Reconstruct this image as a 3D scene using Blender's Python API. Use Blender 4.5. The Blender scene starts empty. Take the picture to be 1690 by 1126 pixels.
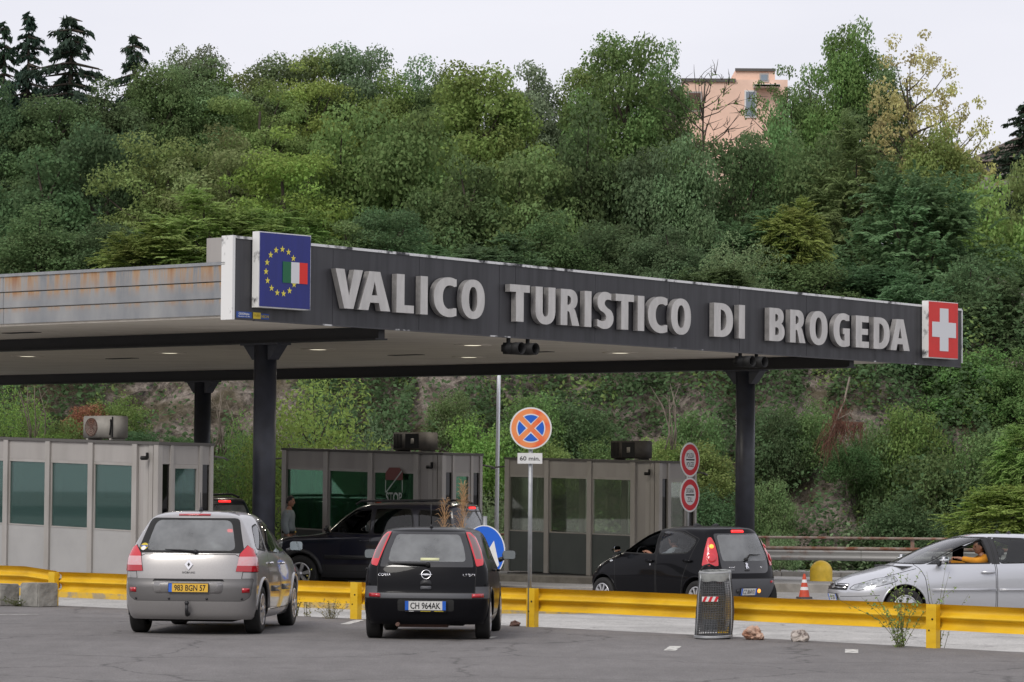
import bpy, bmesh, math, random
import numpy as np
from mathutils import Vector, Matrix, noise
from mathutils.bvhtree import BVHTree

R = math.radians
scene = bpy.context.scene
COL = scene.collection
random.seed(7)
rng = np.random.default_rng(11)

# ------------------------------------------------------------------ camera, sky, sun
cam_data = bpy.data.cameras.new("camera")
cam = bpy.data.objects.new("camera", cam_data)
COL.objects.link(cam)
cam_data.sensor_width = 36.0
cam_data.lens = 36.0 * 5400.0 / 1690.0
cam_data.clip_start = 0.5
cam_data.clip_end = 3000.0
PITCH = math.atan(249.0 / 5400.0)
cam.matrix_world = (Matrix.Translation((0, 0, 1.9)) @ Matrix.Rotation(R(90) + PITCH, 4, 'X')
                    @ Matrix.Rotation(R(0.45), 4, 'Z'))
scene.camera = cam

SUN_EL, SUN_AZ = R(42), R(208)          # azimuth clockwise from +Y: light from the left, a little behind the camera
world = bpy.data.worlds.new("World")
scene.world = world
world.use_nodes = True
nt = world.node_tree
nt.nodes.clear()
sky = nt.nodes.new("ShaderNodeTexSky")
sky.sky_type = 'NISHITA'
sky.sun_disc = False
sky.sun_elevation = SUN_EL
sky.sun_rotation = SUN_AZ
sky.air_density = 1.0
sky.dust_density = 4.0
cloud = nt.nodes.new("ShaderNodeMix")
cloud.data_type = 'RGBA'
cloud.inputs[0].default_value = 0.88
cloud.inputs[7].default_value = (8.8, 8.7, 9.35, 1)     # closed cloud layer
bg = nt.nodes.new("ShaderNodeBackground")
bg.inputs[1].default_value = 0.1
wo = nt.nodes.new("ShaderNodeOutputWorld")
nt.links.new(sky.outputs[0], cloud.inputs[6])
ctc = nt.nodes.new("ShaderNodeTexCoord"); cmp_ = nt.nodes.new("ShaderNodeMapping"); cmp_.inputs['Scale'].default_value = (1.0, 1.0, 2.6)
cn = nt.nodes.new("ShaderNodeTexNoise"); cn.inputs['Scale'].default_value = 7.0; cn.inputs['Detail'].default_value = 5
cr_ = nt.nodes.new("ShaderNodeValToRGB")
cr_.color_ramp.elements[0].position = 0.3; cr_.color_ramp.elements[0].color = (8.3, 8.25, 8.95, 1)
cr_.color_ramp.elements[1].position = 0.7; cr_.color_ramp.elements[1].color = (9.1, 9.0, 9.6, 1)
nt.links.new(ctc.outputs['Generated'], cmp_.inputs[0]); nt.links.new(cmp_.outputs[0], cn.inputs['Vector'])
nt.links.new(cn.outputs[0], cr_.inputs[0]); nt.links.new(cr_.outputs[0], cloud.inputs[7])
nt.links.new(cloud.outputs[2], bg.inputs[0])
nt.links.new(bg.outputs[0], wo.inputs[0])

sd = bpy.data.lights.new("sun", 'SUN')
sun = bpy.data.objects.new("sun", sd)
COL.objects.link(sun)
sd.energy = 1.5
sd.angle = R(24)
sd.color = (1.0, 0.96, 0.9)
sdir = Vector((math.sin(SUN_AZ) * math.cos(SUN_EL), math.cos(SUN_AZ) * math.cos(SUN_EL), math.sin(SUN_EL)))
sun.rotation_euler = sdir.to_track_quat('Z', 'Y').to_euler()
sun.location = sdir * 100

vs = scene.view_settings
vs.view_transform = 'Standard'
vs.look = 'None'
vs.exposure = 0.12
vs.gamma = 1.0
scene.cycles.max_bounces = 8
scene.cycles.transparent_max_bounces = 24
scene.cycles.caustics_reflective = False
scene.cycles.caustics_refractive = False

# ------------------------------------------------------------------ the road frame
# u runs along the lanes (left and away), v runs across them (right and away)
P0 = Vector((0.296, 46.248))
U = Vector((-0.74314, 0.66913))
V = Vector((0.66913, 0.74314))
def ab(a, b, z=0.0):
    p = P0 + U * a + V * b
    return Vector((p.x, p.y, z))
def to_ab(x, y):
    d = Vector((x, y)) - P0
    return d.dot(U), d.dot(V)
ROAD = Matrix(((U.x, V.x, 0, P0.x), (U.y, V.y, 0, P0.y), (0, 0, 1, 0), (0, 0, 0, 1)))   # (a,b,z) -> world (left handed)
def lane_z(b):
    return -0.13 - 0.009 * max(0.0, min(b, 40.0))
YAW_U = math.atan2(U.y, U.x)

# ------------------------------------------------------------------ materials
def new_mat(name):
    m = bpy.data.materials.new(name)
    m.use_nodes = True
    t = m.node_tree
    t.nodes.clear()
    out = t.nodes.new("ShaderNodeOutputMaterial")
    return m, t, out
def N(t, kind, **kw):
    n = t.nodes.new(kind)
    for k, v in kw.items():
        setattr(n, k, v)
    return n
def noise_node(t, scale, detail=6, rough=0.6, vec=None, stretch=None, coord='Object'):
    tc = N(t, "ShaderNodeTexCoord")
    src = tc.outputs[coord]
    if stretch:
        mp = N(t, "ShaderNodeMapping")
        mp.inputs['Scale'].default_value = stretch
        t.links.new(src, mp.inputs[0]); src = mp.outputs[0]
    n = N(t, "ShaderNodeTexNoise")
    n.inputs['Scale'].default_value = scale
    n.inputs['Detail'].default_value = detail
    n.inputs['Roughness'].default_value = rough
    t.links.new(src, n.inputs['Vector'])
    return n
def ramp(t, src, stops):
    r = N(t, "ShaderNodeValToRGB")
    e = r.color_ramp.elements
    while len(e) < len(stops):
        e.new(0.5)
    for i, (p, c) in enumerate(stops):
        e[i].position = p
        e[i].color = (c[0], c[1], c[2], 1) if not isinstance(c, (int, float)) else (c, c, c, 1)
    t.links.new(src, r.inputs[0])
    return r
def mixc(t, fac, a, b):
    m = N(t, "ShaderNodeMix", data_type='RGBA')
    for sock, val in ((m.inputs[0], fac), (m.inputs[6], a), (m.inputs[7], b)):
        if hasattr(val, 'is_linked') or hasattr(val, 'links'):
            t.links.new(val, sock)
        elif isinstance(val, (int, float)):
            sock.default_value = val
        else:
            sock.default_value = (val[0], val[1], val[2], 1)
    return m.outputs[2]
def mat(name, col, rough=0.6, metal=0.0, var=0.0, vscale=3.0, col2=None, bump=0.0, bscale=40.0,
        coat=0.0, stretch=None, emit=None, spec=0.5, lo=0.35, hi=0.65):
    m, t, out = new_mat(name)
    b = N(t, "ShaderNodeBsdfPrincipled")
    b.inputs['Roughness'].default_value = rough
    b.inputs['Metallic'].default_value = metal
    b.inputs['Specular IOR Level'].default_value = spec
    b.inputs['Coat Weight'].default_value = coat
    b.inputs['Coat Roughness'].default_value = 0.04
    if var or col2:
        n = noise_node(t, vscale, stretch=stretch)
        c2 = col2 or tuple(c * (1 - var) for c in col)
        r = ramp(t, n.outputs[0], [(lo, c2), (hi, col)])
        t.links.new(r.outputs[0], b.inputs['Base Color'])
    else:
        b.inputs['Base Color'].default_value = (*col, 1)
    if bump:
        n2 = noise_node(t, bscale)
        bp = N(t, "ShaderNodeBump")
        bp.inputs['Strength'].default_value = bump
        bp.inputs['Distance'].default_value = 0.02
        t.links.new(n2.outputs[0], bp.inputs['Height'])
        t.links.new(bp.outputs[0], b.inputs['Normal'])
    if emit:
        b.inputs['Emission Color'].default_value = (*emit[0], 1)
        b.inputs['Emission Strength'].default_value = emit[1]
    t.links.new(b.outputs[0], out.inputs[0])
    return m
def glass_mat(name, tint, refl=1.0, rough=0.02, haze=0.0, hazecol=(0.5, 0.5, 0.5), dirt=0):
    m, t, out = new_mat(name)
    tr = N(t, "ShaderNodeBsdfTransparent"); tr.inputs[0].default_value = (*tint, 1)
    gl = N(t, "ShaderNodeBsdfGlossy"); gl.inputs['Roughness'].default_value = rough
    gl.inputs[0].default_value = (1, 1, 1, 1)
    fr = N(t, "ShaderNodeFresnel"); fr.inputs[0].default_value = 1.5
    mu = N(t, "ShaderNodeMath", operation='MULTIPLY'); mu.inputs[1].default_value = refl
    mx = N(t, "ShaderNodeMixShader")
    t.links.new(fr.outputs[0], mu.inputs[0]); t.links.new(mu.outputs[0], mx.inputs[0])
    first = tr.outputs[0]
    if haze:
        df = N(t, "ShaderNodeBsdfDiffuse"); df.inputs[0].default_value = (*hazecol, 1)
        m2 = N(t, "ShaderNodeMixShader"); m2.inputs[0].default_value = haze
        if dirt:                      # dust film and painted sky reflection, thicker in places
            dn = noise_node(t, dirt, 4)
            dr = ramp(t, dn.outputs[0], [(0.34, haze * .62), (0.66, haze)])
            t.links.new(dr.outputs[0], m2.inputs[0])
        t.links.new(tr.outputs[0], m2.inputs[1]); t.links.new(df.outputs[0], m2.inputs[2])
        first = m2.outputs[0]
    t.links.new(first, mx.inputs[1]); t.links.new(gl.outputs[0], mx.inputs[2])
    t.links.new(mx.outputs[0], out.inputs[0])
    return m
def asphalt_mat(name, base, spread=0.25, patches=()):
    m, t, out = new_mat(name)
    b = N(t, "ShaderNodeBsdfPrincipled")
    b.inputs['Roughness'].default_value = 0.9
    b.inputs['Specular IOR Level'].default_value = 0.25
    n1 = noise_node(t, 0.35, 5); n2 = noise_node(t, 3.0, 6, stretch=(1, 0.35, 1)); n3 = noise_node(t, 55.0, 3)
    lo = tuple(c * (1 - spread) for c in base); hi = tuple(c * (1 + spread * 0.6) for c in base)
    r1 = ramp(t, n1.outputs[0], [(0.3, lo), (0.7, hi)])
    r2 = ramp(t, n2.outputs[0], [(0.35, 0.90), (0.65, 1.06)])
    r3 = ramp(t, n3.outputs[0], [(0.28, 0.55), (0.5, 1.0), (0.72, 1.5)])
    def mul(x, y):
        k = N(t, "ShaderNodeMix", data_type='RGBA', blend_type='MULTIPLY'); k.inputs[0].default_value = 1
        t.links.new(x, k.inputs[6]); t.links.new(y, k.inputs[7]); return k.outputs[2]
    n4 = noise_node(t, 13.0, 4, 0.7); r4 = ramp(t, n4.outputs[0], [(0.32, 0.86), (0.5, 1.0), (0.70, 1.14)])
    n5 = noise_node(t, 0.9, 3, 0.5, stretch=(1, 1, 1)); r5 = ramp(t, n5.outputs[0], [(0.24, 0.72), (0.36, 1.0)])
    c = mul(mul(mul(mul(r1.outputs[0], r2.outputs[0]), r3.outputs[0]), r4.outputs[0]), r5.outputs[0])
    # a few thin cracks
    vo = N(t, "ShaderNodeTexVoronoi", feature='DISTANCE_TO_EDGE'); vo.inputs['Scale'].default_value = 0.28
    nd = noise_node(t, 1.2, 4)
    tc = N(t, "ShaderNodeTexCoord")
    ad = N(t, "ShaderNodeMix", data_type='RGBA', blend_type='ADD'); ad.inputs[0].default_value = 0.9
    t.links.new(tc.outputs['Object'], ad.inputs[6]); t.links.new(nd.outputs[1], ad.inputs[7])
    t.links.new(ad.outputs[2], vo.inputs['Vector'])
    rc = ramp(t, vo.outputs[0], [(0.0, 0.55), (0.012, 1.0)])
    c = mul(c, rc.outputs[0])
    t.links.new(c, b.inputs['Base Color'])
    bp = N(t, "ShaderNodeBump"); bp.inputs['Strength'].default_value = 0.5; bp.inputs['Distance'].default_value = 0.01
    t.links.new(n3.outputs[0], bp.inputs['Height']); t.links.new(bp.outputs[0], b.inputs['Normal'])
    t.links.new(b.outputs[0], out.inputs[0])
    return m

M = {}
M['asphalt'] = asphalt_mat('parking_asphalt', (0.172, 0.163, 0.159), 0.14)
M['lane'] = asphalt_mat('lane_asphalt', (0.31, 0.303, 0.295), 0.15)
M['pale_lane'] = asphalt_mat('pale_concrete', (0.43, 0.42, 0.40), 0.22)
M['kerb'] = mat('kerb_concrete', (0.36, 0.34, 0.31), 0.9, var=0.35, vscale=2.5, bump=0.3)
M['kerb_yellow'] = mat('worn_yellow_kerb_paint', (0.62, 0.40, 0.05), 0.8, col2=(0.34, 0.28, 0.18), vscale=4.0, lo=0.4, hi=0.55)
M['concrete'] = mat('weathered_concrete', (0.33, 0.32, 0.29), 0.95, var=0.45, vscale=4.0, bump=0.5, bscale=25)
M['line'] = mat('worn_white_paint', (0.58, 0.57, 0.53), 0.85, col2=(0.22, 0.21, 0.2), vscale=9.0, lo=0.38, hi=0.52)
def yellow_mat():
    m, t, out = new_mat('yellow_rail_paint')
    b = N(t, "ShaderNodeBsdfPrincipled"); b.inputs['Roughness'].default_value = 0.45
    n1 = noise_node(t, 1.5, 6, stretch=(1, 1, 3)); n2 = noise_node(t, 5.5, 7, 0.72); n3 = noise_node(t, 16, 5, 0.7, stretch=(1, 1, 2.5))
    base = ramp(t, n1.outputs[0], [(0.3, (0.55, 0.315, 0.012)), (0.55, (0.74, 0.455, 0.012)), (0.8, (0.78, 0.52, 0.05))])
    dirt = ramp(t, n2.outputs[0], [(0.64, 0.0), (0.76, 0.75)])
    chip = ramp(t, n3.outputs[0], [(0.70, 0.0), (0.74, 0.9)])
    c = mixc(t, dirt.outputs[0], base.outputs[0], (0.26, 0.15, 0.03))
    c = mixc(t, chip.outputs[0], c, (0.10, 0.075, 0.05))
    t.links.new(c, b.inputs['Base Color'])
    bp = N(t, "ShaderNodeBump"); bp.inputs['Strength'].default_value = 0.12; bp.inputs['Distance'].default_value = 0.01
    t.links.new(n2.outputs[0], bp.inputs['Height']); t.links.new(bp.outputs[0], b.inputs['Normal'])
    t.links.new(b.outputs[0], out.inputs[0])
    return m
M['yellow'] = yellow_mat()
M['yellow_dome'] = mat('yellow_bollard_paint', (0.80, 0.54, 0.045), 0.5, var=0.2, vscale=6.0)
M['fascia'] = mat('dark_fascia_sheet', (0.024, 0.024, 0.028), 0.45, col2=(0.047, 0.047, 0.053), vscale=2.0, stretch=(2.5, 2.5, 0.15), bump=0.03)
M['trim'] = mat('scuffed_bare_metal_trim', (0.70, 0.70, 0.70), 0.45, metal=0.35, col2=(0.05, 0.05, 0.055), vscale=2.2, lo=0.36, hi=0.46)
M['letter'] = mat('brushed_letter_metal', (0.60, 0.585, 0.565), 0.5, metal=0.25, var=0.18, vscale=5.0, stretch=(1, 1, 0.3))
M['letter_side'] = mat('letter_return_metal', (0.50, 0.485, 0.475), 0.38, metal=0.55, var=0.3, vscale=6.0)
M['soffit'] = mat('painted_soffit', (0.74, 0.69, 0.61), 0.7, col2=(0.58, 0.53, 0.46), vscale=1.4, stretch=(0.5, 3, 1), lo=0.3, hi=0.6)
M['steel_dark'] = mat('dark_blue_steel_paint', (0.040, 0.044, 0.060), 0.42, var=0.4, vscale=3)
M['beam'] = mat('black_steel_paint', (0.007, 0.007, 0.009), 0.5)
M['booth'] = mat('grey_booth_panel', (0.37, 0.35, 0.335), 0.6, col2=(0.31, 0.293, 0.278), vscale=1.2, stretch=(1.5, 1.5, 0.3))
M['booth_low'] = mat('grey_booth_lower_panel', (0.37, 0.365, 0.358), 0.6, var=0.1, vscale=1.5)
M['booth_green'] = mat('dark_green_grey_panel', (0.075, 0.088, 0.085), 0.4, var=0.15, vscale=2)
M['booth_post'] = mat('booth_mullion', (0.42, 0.40, 0.38), 0.5, col2=(0.34, 0.32, 0.295), vscale=2.0, stretch=(1, 1, 0.3), metal=0.2)
M['booth_roof'] = mat('booth_roof_edge', (0.10, 0.095, 0.09), 0.7)
M['booth_in'] = mat('booth_inside', (0.36, 0.40, 0.38), 0.8)
M['pale_panel'] = mat('pale_panel_grey', (0.52, 0.55, 0.54), 0.8, var=0.3, vscale=3, stretch=(0.3, 0.3, 2))
M['teal_glass'] = glass_mat('teal_tinted_glass', (0.40, 0.62, 0.56), 0.9, 0.015, 0.30, (0.10, 0.19, 0.175))
M['green_glass'] = glass_mat('green_tinted_glass', (0.36, 0.64, 0.48), 0.55, 0.01, 0.20, (0.05, 0.12, 0.08))
M['grey_glass'] = glass_mat('grey_tinted_glass', (0.86, 0.90, 0.83), 0.9, 0.01, 0.06, (0.35, 0.38, 0.32))
M['car_glass'] = glass_mat('car_glass', (0.66, 0.69, 0.68), 1.1, 0.01, 0.03, (0.4, 0.42, 0.43))
M['car_glass_dark'] = glass_mat('dark_car_glass', (0.16, 0.17, 0.18), 1.0, 0.01)
M['hatch_glass'] = glass_mat('hazy_hatch_glass', (0.50, 0.53, 0.53), 1.0, 0.03, 0.42, (0.46, 0.48, 0.49), 2.6)
M['rubber'] = mat('black_rubber', (0.012, 0.012, 0.012), 0.75, bump=0.1)
M['tyre'] = mat('tyre_rubber', (0.017, 0.0165, 0.016), 0.8, var=0.3, vscale=8)
M['under'] = mat('car_underside', (0.008, 0.008, 0.008), 0.9)
M['interior'] = mat('car_interior_cloth', (0.03, 0.03, 0.032), 0.9)
M['seat'] = mat('seat_cloth', (0.05, 0.05, 0.055), 0.95)
M['seat_grey'] = mat('pale_seat_cloth', (0.16, 0.16, 0.165), 0.95)
M['plastic'] = mat('black_plastic', (0.018, 0.018, 0.02), 0.5)
M['plastic_grey'] = mat('dark_grey_plastic', (0.075, 0.077, 0.085), 0.5)
M['silver_paint'] = mat('warm_silver_paint', (0.37, 0.358, 0.352), 0.34, metal=0.5, coat=1.0, col2=(0.345, 0.333, 0.327), vscale=60)
M['silver_bumper'] = mat('grey_bumper_paint', (0.155, 0.15, 0.148), 0.45, metal=0.4, coat=0.4)
M['pale_silver'] = mat('bright_silver_paint', (0.56, 0.57, 0.60), 0.32, metal=0.6, coat=1.0)
M['black_paint'] = mat('black_car_paint', (0.0055, 0.0055, 0.007), 0.3, coat=0.22, spec=0.05)
M['navy_paint'] = mat('dark_blue_car_paint', (0.004, 0.0045, 0.014), 0.3, coat=0.9, spec=0.4)
M['chrome'] = mat('chrome', (0.75, 0.75, 0.77), 0.12, metal=1.0)
M['alloy'] = mat('wheel_alloy', (0.52, 0.52, 0.54), 0.35, metal=0.6)
M['mirror'] = mat('mirror_glass', (0.55, 0.62, 0.64), 0.05, metal=1.0)
M['lens_red'] = mat('red_lamp_lens', (0.55, 0.008, 0.018), 0.15, coat=1.0, spec=0.6)
M['lens_deep'] = mat('deep_red_lamp_lens', (0.42, 0.004, 0.012), 0.15, coat=1.0)
M['lens_pink'] = mat('clear_pinkish_lamp_lens', (0.70, 0.30, 0.32), 0.12, coat=1.0, col2=(0.62, 0.42, 0.44), vscale=25, stretch=(1, 1, 4))
M['lens_smoke'] = mat('smoky_lamp_lens', (0.17, 0.10, 0.10), 0.12, coat=1.0)
M['lens_clear'] = mat('clear_lamp_lens', (0.62, 0.64, 0.66), 0.1, metal=0.5, coat=1.0, col2=(0.25, 0.26, 0.27), vscale=14)
M['lamp_lit'] = mat('lit_red_lamp', (0.6, 0.01, 0.01), 0.3, emit=((1.0, 0.03, 0.03), 1.6))
M['lamp_amber'] = mat('lit_amber_lamp', (0.7, 0.25, 0.03), 0.3, emit=((1.0, 0.35, 0.05), 1.5))
M['plate_white'] = mat('plate_white', (0.66, 0.66, 0.64), 0.4)
M['plate_yellow'] = mat('plate_yellow', (0.70, 0.42, 0.04), 0.4)
M['plate_blue'] = mat('plate_blue', (0.02, 0.12, 0.55), 0.4)
M['ink'] = mat('black_ink', (0.012, 0.012, 0.014), 0.5)
M['white'] = mat('white_paint', (0.78, 0.78, 0.77), 0.4)
M['sign_white'] = mat('sign_white', (0.72, 0.72, 0.71), 0.4, var=0.08, vscale=5)
M['sign_red'] = mat('sign_red', (0.58, 0.012, 0.022), 0.4)
M['sign_orange'] = mat('faded_orange_red', (0.83, 0.27, 0.09), 0.45, col2=(0.78, 0.12, 0.04), vscale=2.6, lo=0.36, hi=0.5)
M['sign_blue'] = mat('sign_blue', (0.010, 0.11, 0.56), 0.4)
M['eu_blue'] = mat('deep_blue_lightbox', (0.014, 0.022, 0.20), 0.35, var=0.2, vscale=1.6, stretch=(4, 4, 0.3))
M['star'] = mat('star_yellow', (0.72, 0.62, 0.08), 0.5)
M['flag_green'] = mat('flag_green', (0.004, 0.12, 0.045), 0.4)
M['flag_white'] = mat('flag_white', (0.66, 0.67, 0.69), 0.4)
M['flag_red'] = mat('flag_red', (0.70, 0.02, 0.012), 0.4)
M['swiss_red'] = mat('swiss_red', (0.66, 0.018, 0.012), 0.38, var=0.1, vscale=3)
M['box_white'] = mat('scuffed_white_box', (0.74, 0.74, 0.73), 0.5, col2=(0.10, 0.10, 0.105), vscale=2.6, stretch=(1, 1, 0.8), lo=0.36, hi=0.46)
M['galv'] = mat('galvanised_steel', (0.36, 0.37, 0.38), 0.45, metal=0.5, var=0.2, vscale=8)
M['galv_pale'] = mat('pale_galvanised_post', (0.86, 0.88, 0.92), 0.5, metal=0.3)
M['rust'] = mat('rusty_steel', (0.22, 0.085, 0.045), 0.9, col2=(0.34, 0.28, 0.24), vscale=3.0, lo=0.4, hi=0.62)
M['rail_grey'] = mat('dull_zinc_rail', (0.40, 0.395, 0.38), 0.6, metal=0.3, col2=(0.26, 0.15, 0.10), vscale=2.0, lo=0.28, hi=0.42)
M['ac'] = mat('air_conditioner_casing', (0.42, 0.40, 0.36), 0.7, var=0.2, vscale=5)
M['ac_dark'] = mat('air_conditioner_dark_casing', (0.10, 0.09, 0.08), 0.7, var=0.3, vscale=5)
M['black'] = mat('matt_black', (0.006, 0.006, 0.006), 0.7)
M['lamp_warm'] = mat('lit_ceiling_lamp', (0.8, 0.75, 0.6), 0.4, emit=((1.0, 0.92, 0.70), 1.3))
M['cone'] = mat('cone_orange', (0.62, 0.075, 0.03), 0.6, var=0.3, vscale=9)
M['cone_base'] = mat('cone_dark_base', (0.06, 0.055, 0.055), 0.8)
M['skin'] = mat('skin', (0.34, 0.17, 0.11), 0.55)
M['hair'] = mat('dark_hair', (0.008, 0.007, 0.006), 0.6)
M['uniform'] = mat('grey_uniform_cloth', (0.25, 0.285, 0.30), 0.9, var=0.2, vscale=6, bump=0.3, bscale=15)
M['uniform_dark'] = mat('dark_grey_uniform_trousers', (0.09, 0.105, 0.115), 0.9)
M['sweater'] = mat('mustard_yellow_sweater', (0.66, 0.27, 0.015), 0.9, var=0.25, vscale=8, bump=0.3, bscale=25)
M['shirt'] = mat('pale_shirt', (0.35, 0.38, 0.42), 0.9)
M['gold'] = mat('gold_badge', (0.6, 0.42, 0.08), 0.4, metal=0.6)
M['wire'] = mat('galvanised_wire_mesh', (0.12, 0.123, 0.128), 0.5, metal=0.5)
M['bag'] = glass_mat('translucent_bag', (0.40, 0.41, 0.43), 0.5, 0.3, 0.30, (0.17, 0.175, 0.18))
M['bag_rim'] = mat('folded_grey_bag', (0.30, 0.31, 0.30), 0.5, var=0.3, vscale=9)
M['rock_pink'] = mat('pinkish_stone', (0.44, 0.22, 0.14), 0.95, col2=(0.50, 0.36, 0.28), vscale=7, bump=0.8, bscale=14)
M['rock_grey'] = mat('pale_grey_stone', (0.46, 0.41, 0.37), 0.95, col2=(0.16, 0.13, 0.12), vscale=11, bump=0.8, bscale=18, lo=0.38, hi=0.5)
M['rock_brown'] = mat('brown_stone', (0.13, 0.075, 0.06), 0.95, bump=0.6)
M['pink_wall'] = mat('salmon_render', (0.80, 0.565, 0.45), 0.9, var=0.08, vscale=2)
M['roof_brown'] = mat('brown_roof_tiles', (0.13, 0.10, 0.085), 0.9, var=0.3, vscale=6)
M['pane'] = mat('dull_window_pane', (0.20, 0.25, 0.30), 0.15)
M['weed_stem'] = mat('green_brown_stem', (0.12, 0.12, 0.06), 0.9)
M['bark'] = mat('bark', (0.075, 0.06, 0.045), 0.95, var=0.5, vscale=6, bump=0.6, bscale=20)
M['bark_pale'] = mat('pale_bark', (0.24, 0.20, 0.16), 0.95, var=0.4, vscale=6)
M['vest'] = mat('yellow_vest_cloth', (0.60, 0.42, 0.03), 0.9)
M['stop_red'] = mat('faded_stop_red', (0.16, 0.045, 0.04), 0.6)
M['sticker_blue'] = mat('sticker_blue', (0.02, 0.07, 0.30), 0.5)
M['sticker_yellow'] = mat('sticker_yellow', (0.60, 0.45, 0.03), 0.5)
M['paper'] = mat('pale_paper', (0.62, 0.63, 0.38), 0.8)
M['dry_grass'] = mat('dry_reed', (0.46, 0.28, 0.14), 0.9, var=0.3, vscale=12)
M['dead_twigs'] = mat('dead_red_brown_twigs', (0.17, 0.075, 0.05), 0.95, var=0.4, vscale=10)

def fascia_rust_mat():
    m, t, out = new_mat('zinc_fascia_with_rust_runs')
    b = N(t, "ShaderNodeBsdfPrincipled"); b.inputs['Roughness'].default_value = 0.5; b.inputs['Metallic'].default_value = 0.3
    n1 = noise_node(t, 1.0, 6, stretch=(1.2, 1.2, 0.5)); n2 = noise_node(t, 1.0, 7, 0.7, stretch=(3.5, 3.5, 0.35))
    base = ramp(t, n1.outputs[0], [(0.3, (0.19, 0.205, 0.225)), (0.7, (0.37, 0.37, 0.365))])
    rust = ramp(t, n2.outputs[0], [(0.46, (0.38, 0.34, 0.30)), (0.54, (0.44, 0.27, 0.14)), (0.66, (0.34, 0.145, 0.05))])
    at = N(t, "ShaderNodeAttribute", attribute_name='rusty')
    mu = N(t, "ShaderNodeMath", operation='MULTIPLY')
    mask = ramp(t, n2.outputs[0], [(0.42, 0.0), (0.50, 1.0)])
    t.links.new(mask.outputs[0], mu.inputs[0]); t.links.new(at.outputs['Fac'], mu.inputs[1])
    t.links.new(mixc(t, mu.outputs[0], base.outputs[0], rust.outputs[0]), b.inputs['Base Color'])
    t.links.new(b.outputs[0], out.inputs[0])
    return m
M['rust_fascia'] = fascia_rust_mat()

def leaf_mat(name, transl=0.42):
    # colour = the object's own colour, varied leaf by leaf through the 'tone' attribute
    m, t, out = new_mat(name)
    oi = N(t, "ShaderNodeObjectInfo")
    at = N(t, "ShaderNodeAttribute", attribute_name='tone')
    hs = N(t, "ShaderNodeHueSaturation")
    r1 = ramp(t, at.outputs['Fac'], [(0.0, 0.475), (1.0, 0.515)])
    v1 = ramp(t, at.outputs['Fac'], [(0.0, 0.45), (1.0, 1.0)])
    mu = N(t, "ShaderNodeMath", operation='MULTIPLY'); mu.inputs[1].default_value = 1.5
    t.links.new(v1.outputs[0], mu.inputs[0])
    t.links.new(r1.outputs[0], hs.inputs['Hue']); t.links.new(mu.outputs[0], hs.inputs['Value'])
    t.links.new(oi.outputs['Color'], hs.inputs['Color'])
    b = N(t, "ShaderNodeBsdfPrincipled"); b.inputs['Roughness'].default_value = 0.6
    b.inputs['Specular IOR Level'].default_value = 0.06
    tr = N(t, "ShaderNodeBsdfTranslucent")
    mx = N(t, "ShaderNodeMixShader"); mx.inputs[0].default_value = transl
    t.links.new(hs.outputs[0], b.inputs['Base Color']); t.links.new(hs.outputs[0], tr.inputs[0])
    t.links.new(b.outputs[0], mx.inputs[1]); t.links.new(tr.outputs[0], mx.inputs[2])
    t.links.new(mx.outputs[0], out.inputs[0])
    return m
M['leaf'] = leaf_mat('leaf')

def rock_mat():
    m, t, out = new_mat('hillside_rock_and_soil')
    b = N(t, "ShaderNodeBsdfPrincipled"); b.inputs['Roughness'].default_value = 0.95
    n1 = noise_node(t, 0.5, 8, 0.65); n2 = noise_node(t, 4.5, 8, 0.7); n3 = noise_node(t, 0.22, 3)
    rock = ramp(t, n2.outputs[0], [(0.34, (0.05, 0.045, 0.045)), (0.46, (0.20, 0.165, 0.14)), (0.6, (0.34, 0.29, 0.25)), (0.75, (0.46, 0.41, 0.36))])
    soil = ramp(t, n2.outputs[0], [(0.3, (0.07, 0.06, 0.035)), (0.7, (0.16, 0.13, 0.08))])
    mk = ramp(t, n1.outputs[0], [(0.40, 0.0), (0.55, 1.0)])
    t.links.new(mixc(t, mk.outputs[0], soil.outputs[0], rock.outputs[0]), b.inputs['Base Color'])
    bp = N(t, "ShaderNodeBump"); bp.inputs['Strength'].default_value = 0.9; bp.inputs['Distance'].default_value = 0.25
    t.links.new(n2.outputs[0], bp.inputs['Height']); t.links.new(bp.outputs[0], b.inputs['Normal'])
    t.links.new(b.outputs[0], out.inputs[0])
    return m
M['hill'] = rock_mat()

# ------------------------------------------------------------------ mesh helpers
def link(o, parent=None):
    COL.objects.link(o)
    if parent is not None:
        o.parent = parent
    return o
def tag(o, label, cat, group=None):
    o['label'] = label
    o['category'] = cat
    if group:
        o['group'] = group
    return o
def empty(name, loc=(0, 0, 0), yaw=0.0, label=None, cat=None, group=None):
    o = bpy.data.objects.new(name, None)
    o.empty_display_size = 0.3
    COL.objects.link(o)
    o.location = loc
    o.rotation_euler = (0, 0, yaw)
    if label:
        tag(o, label, cat, group)
    return o
def structure(o):
    o['kind'] = 'structure'
    return o

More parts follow.
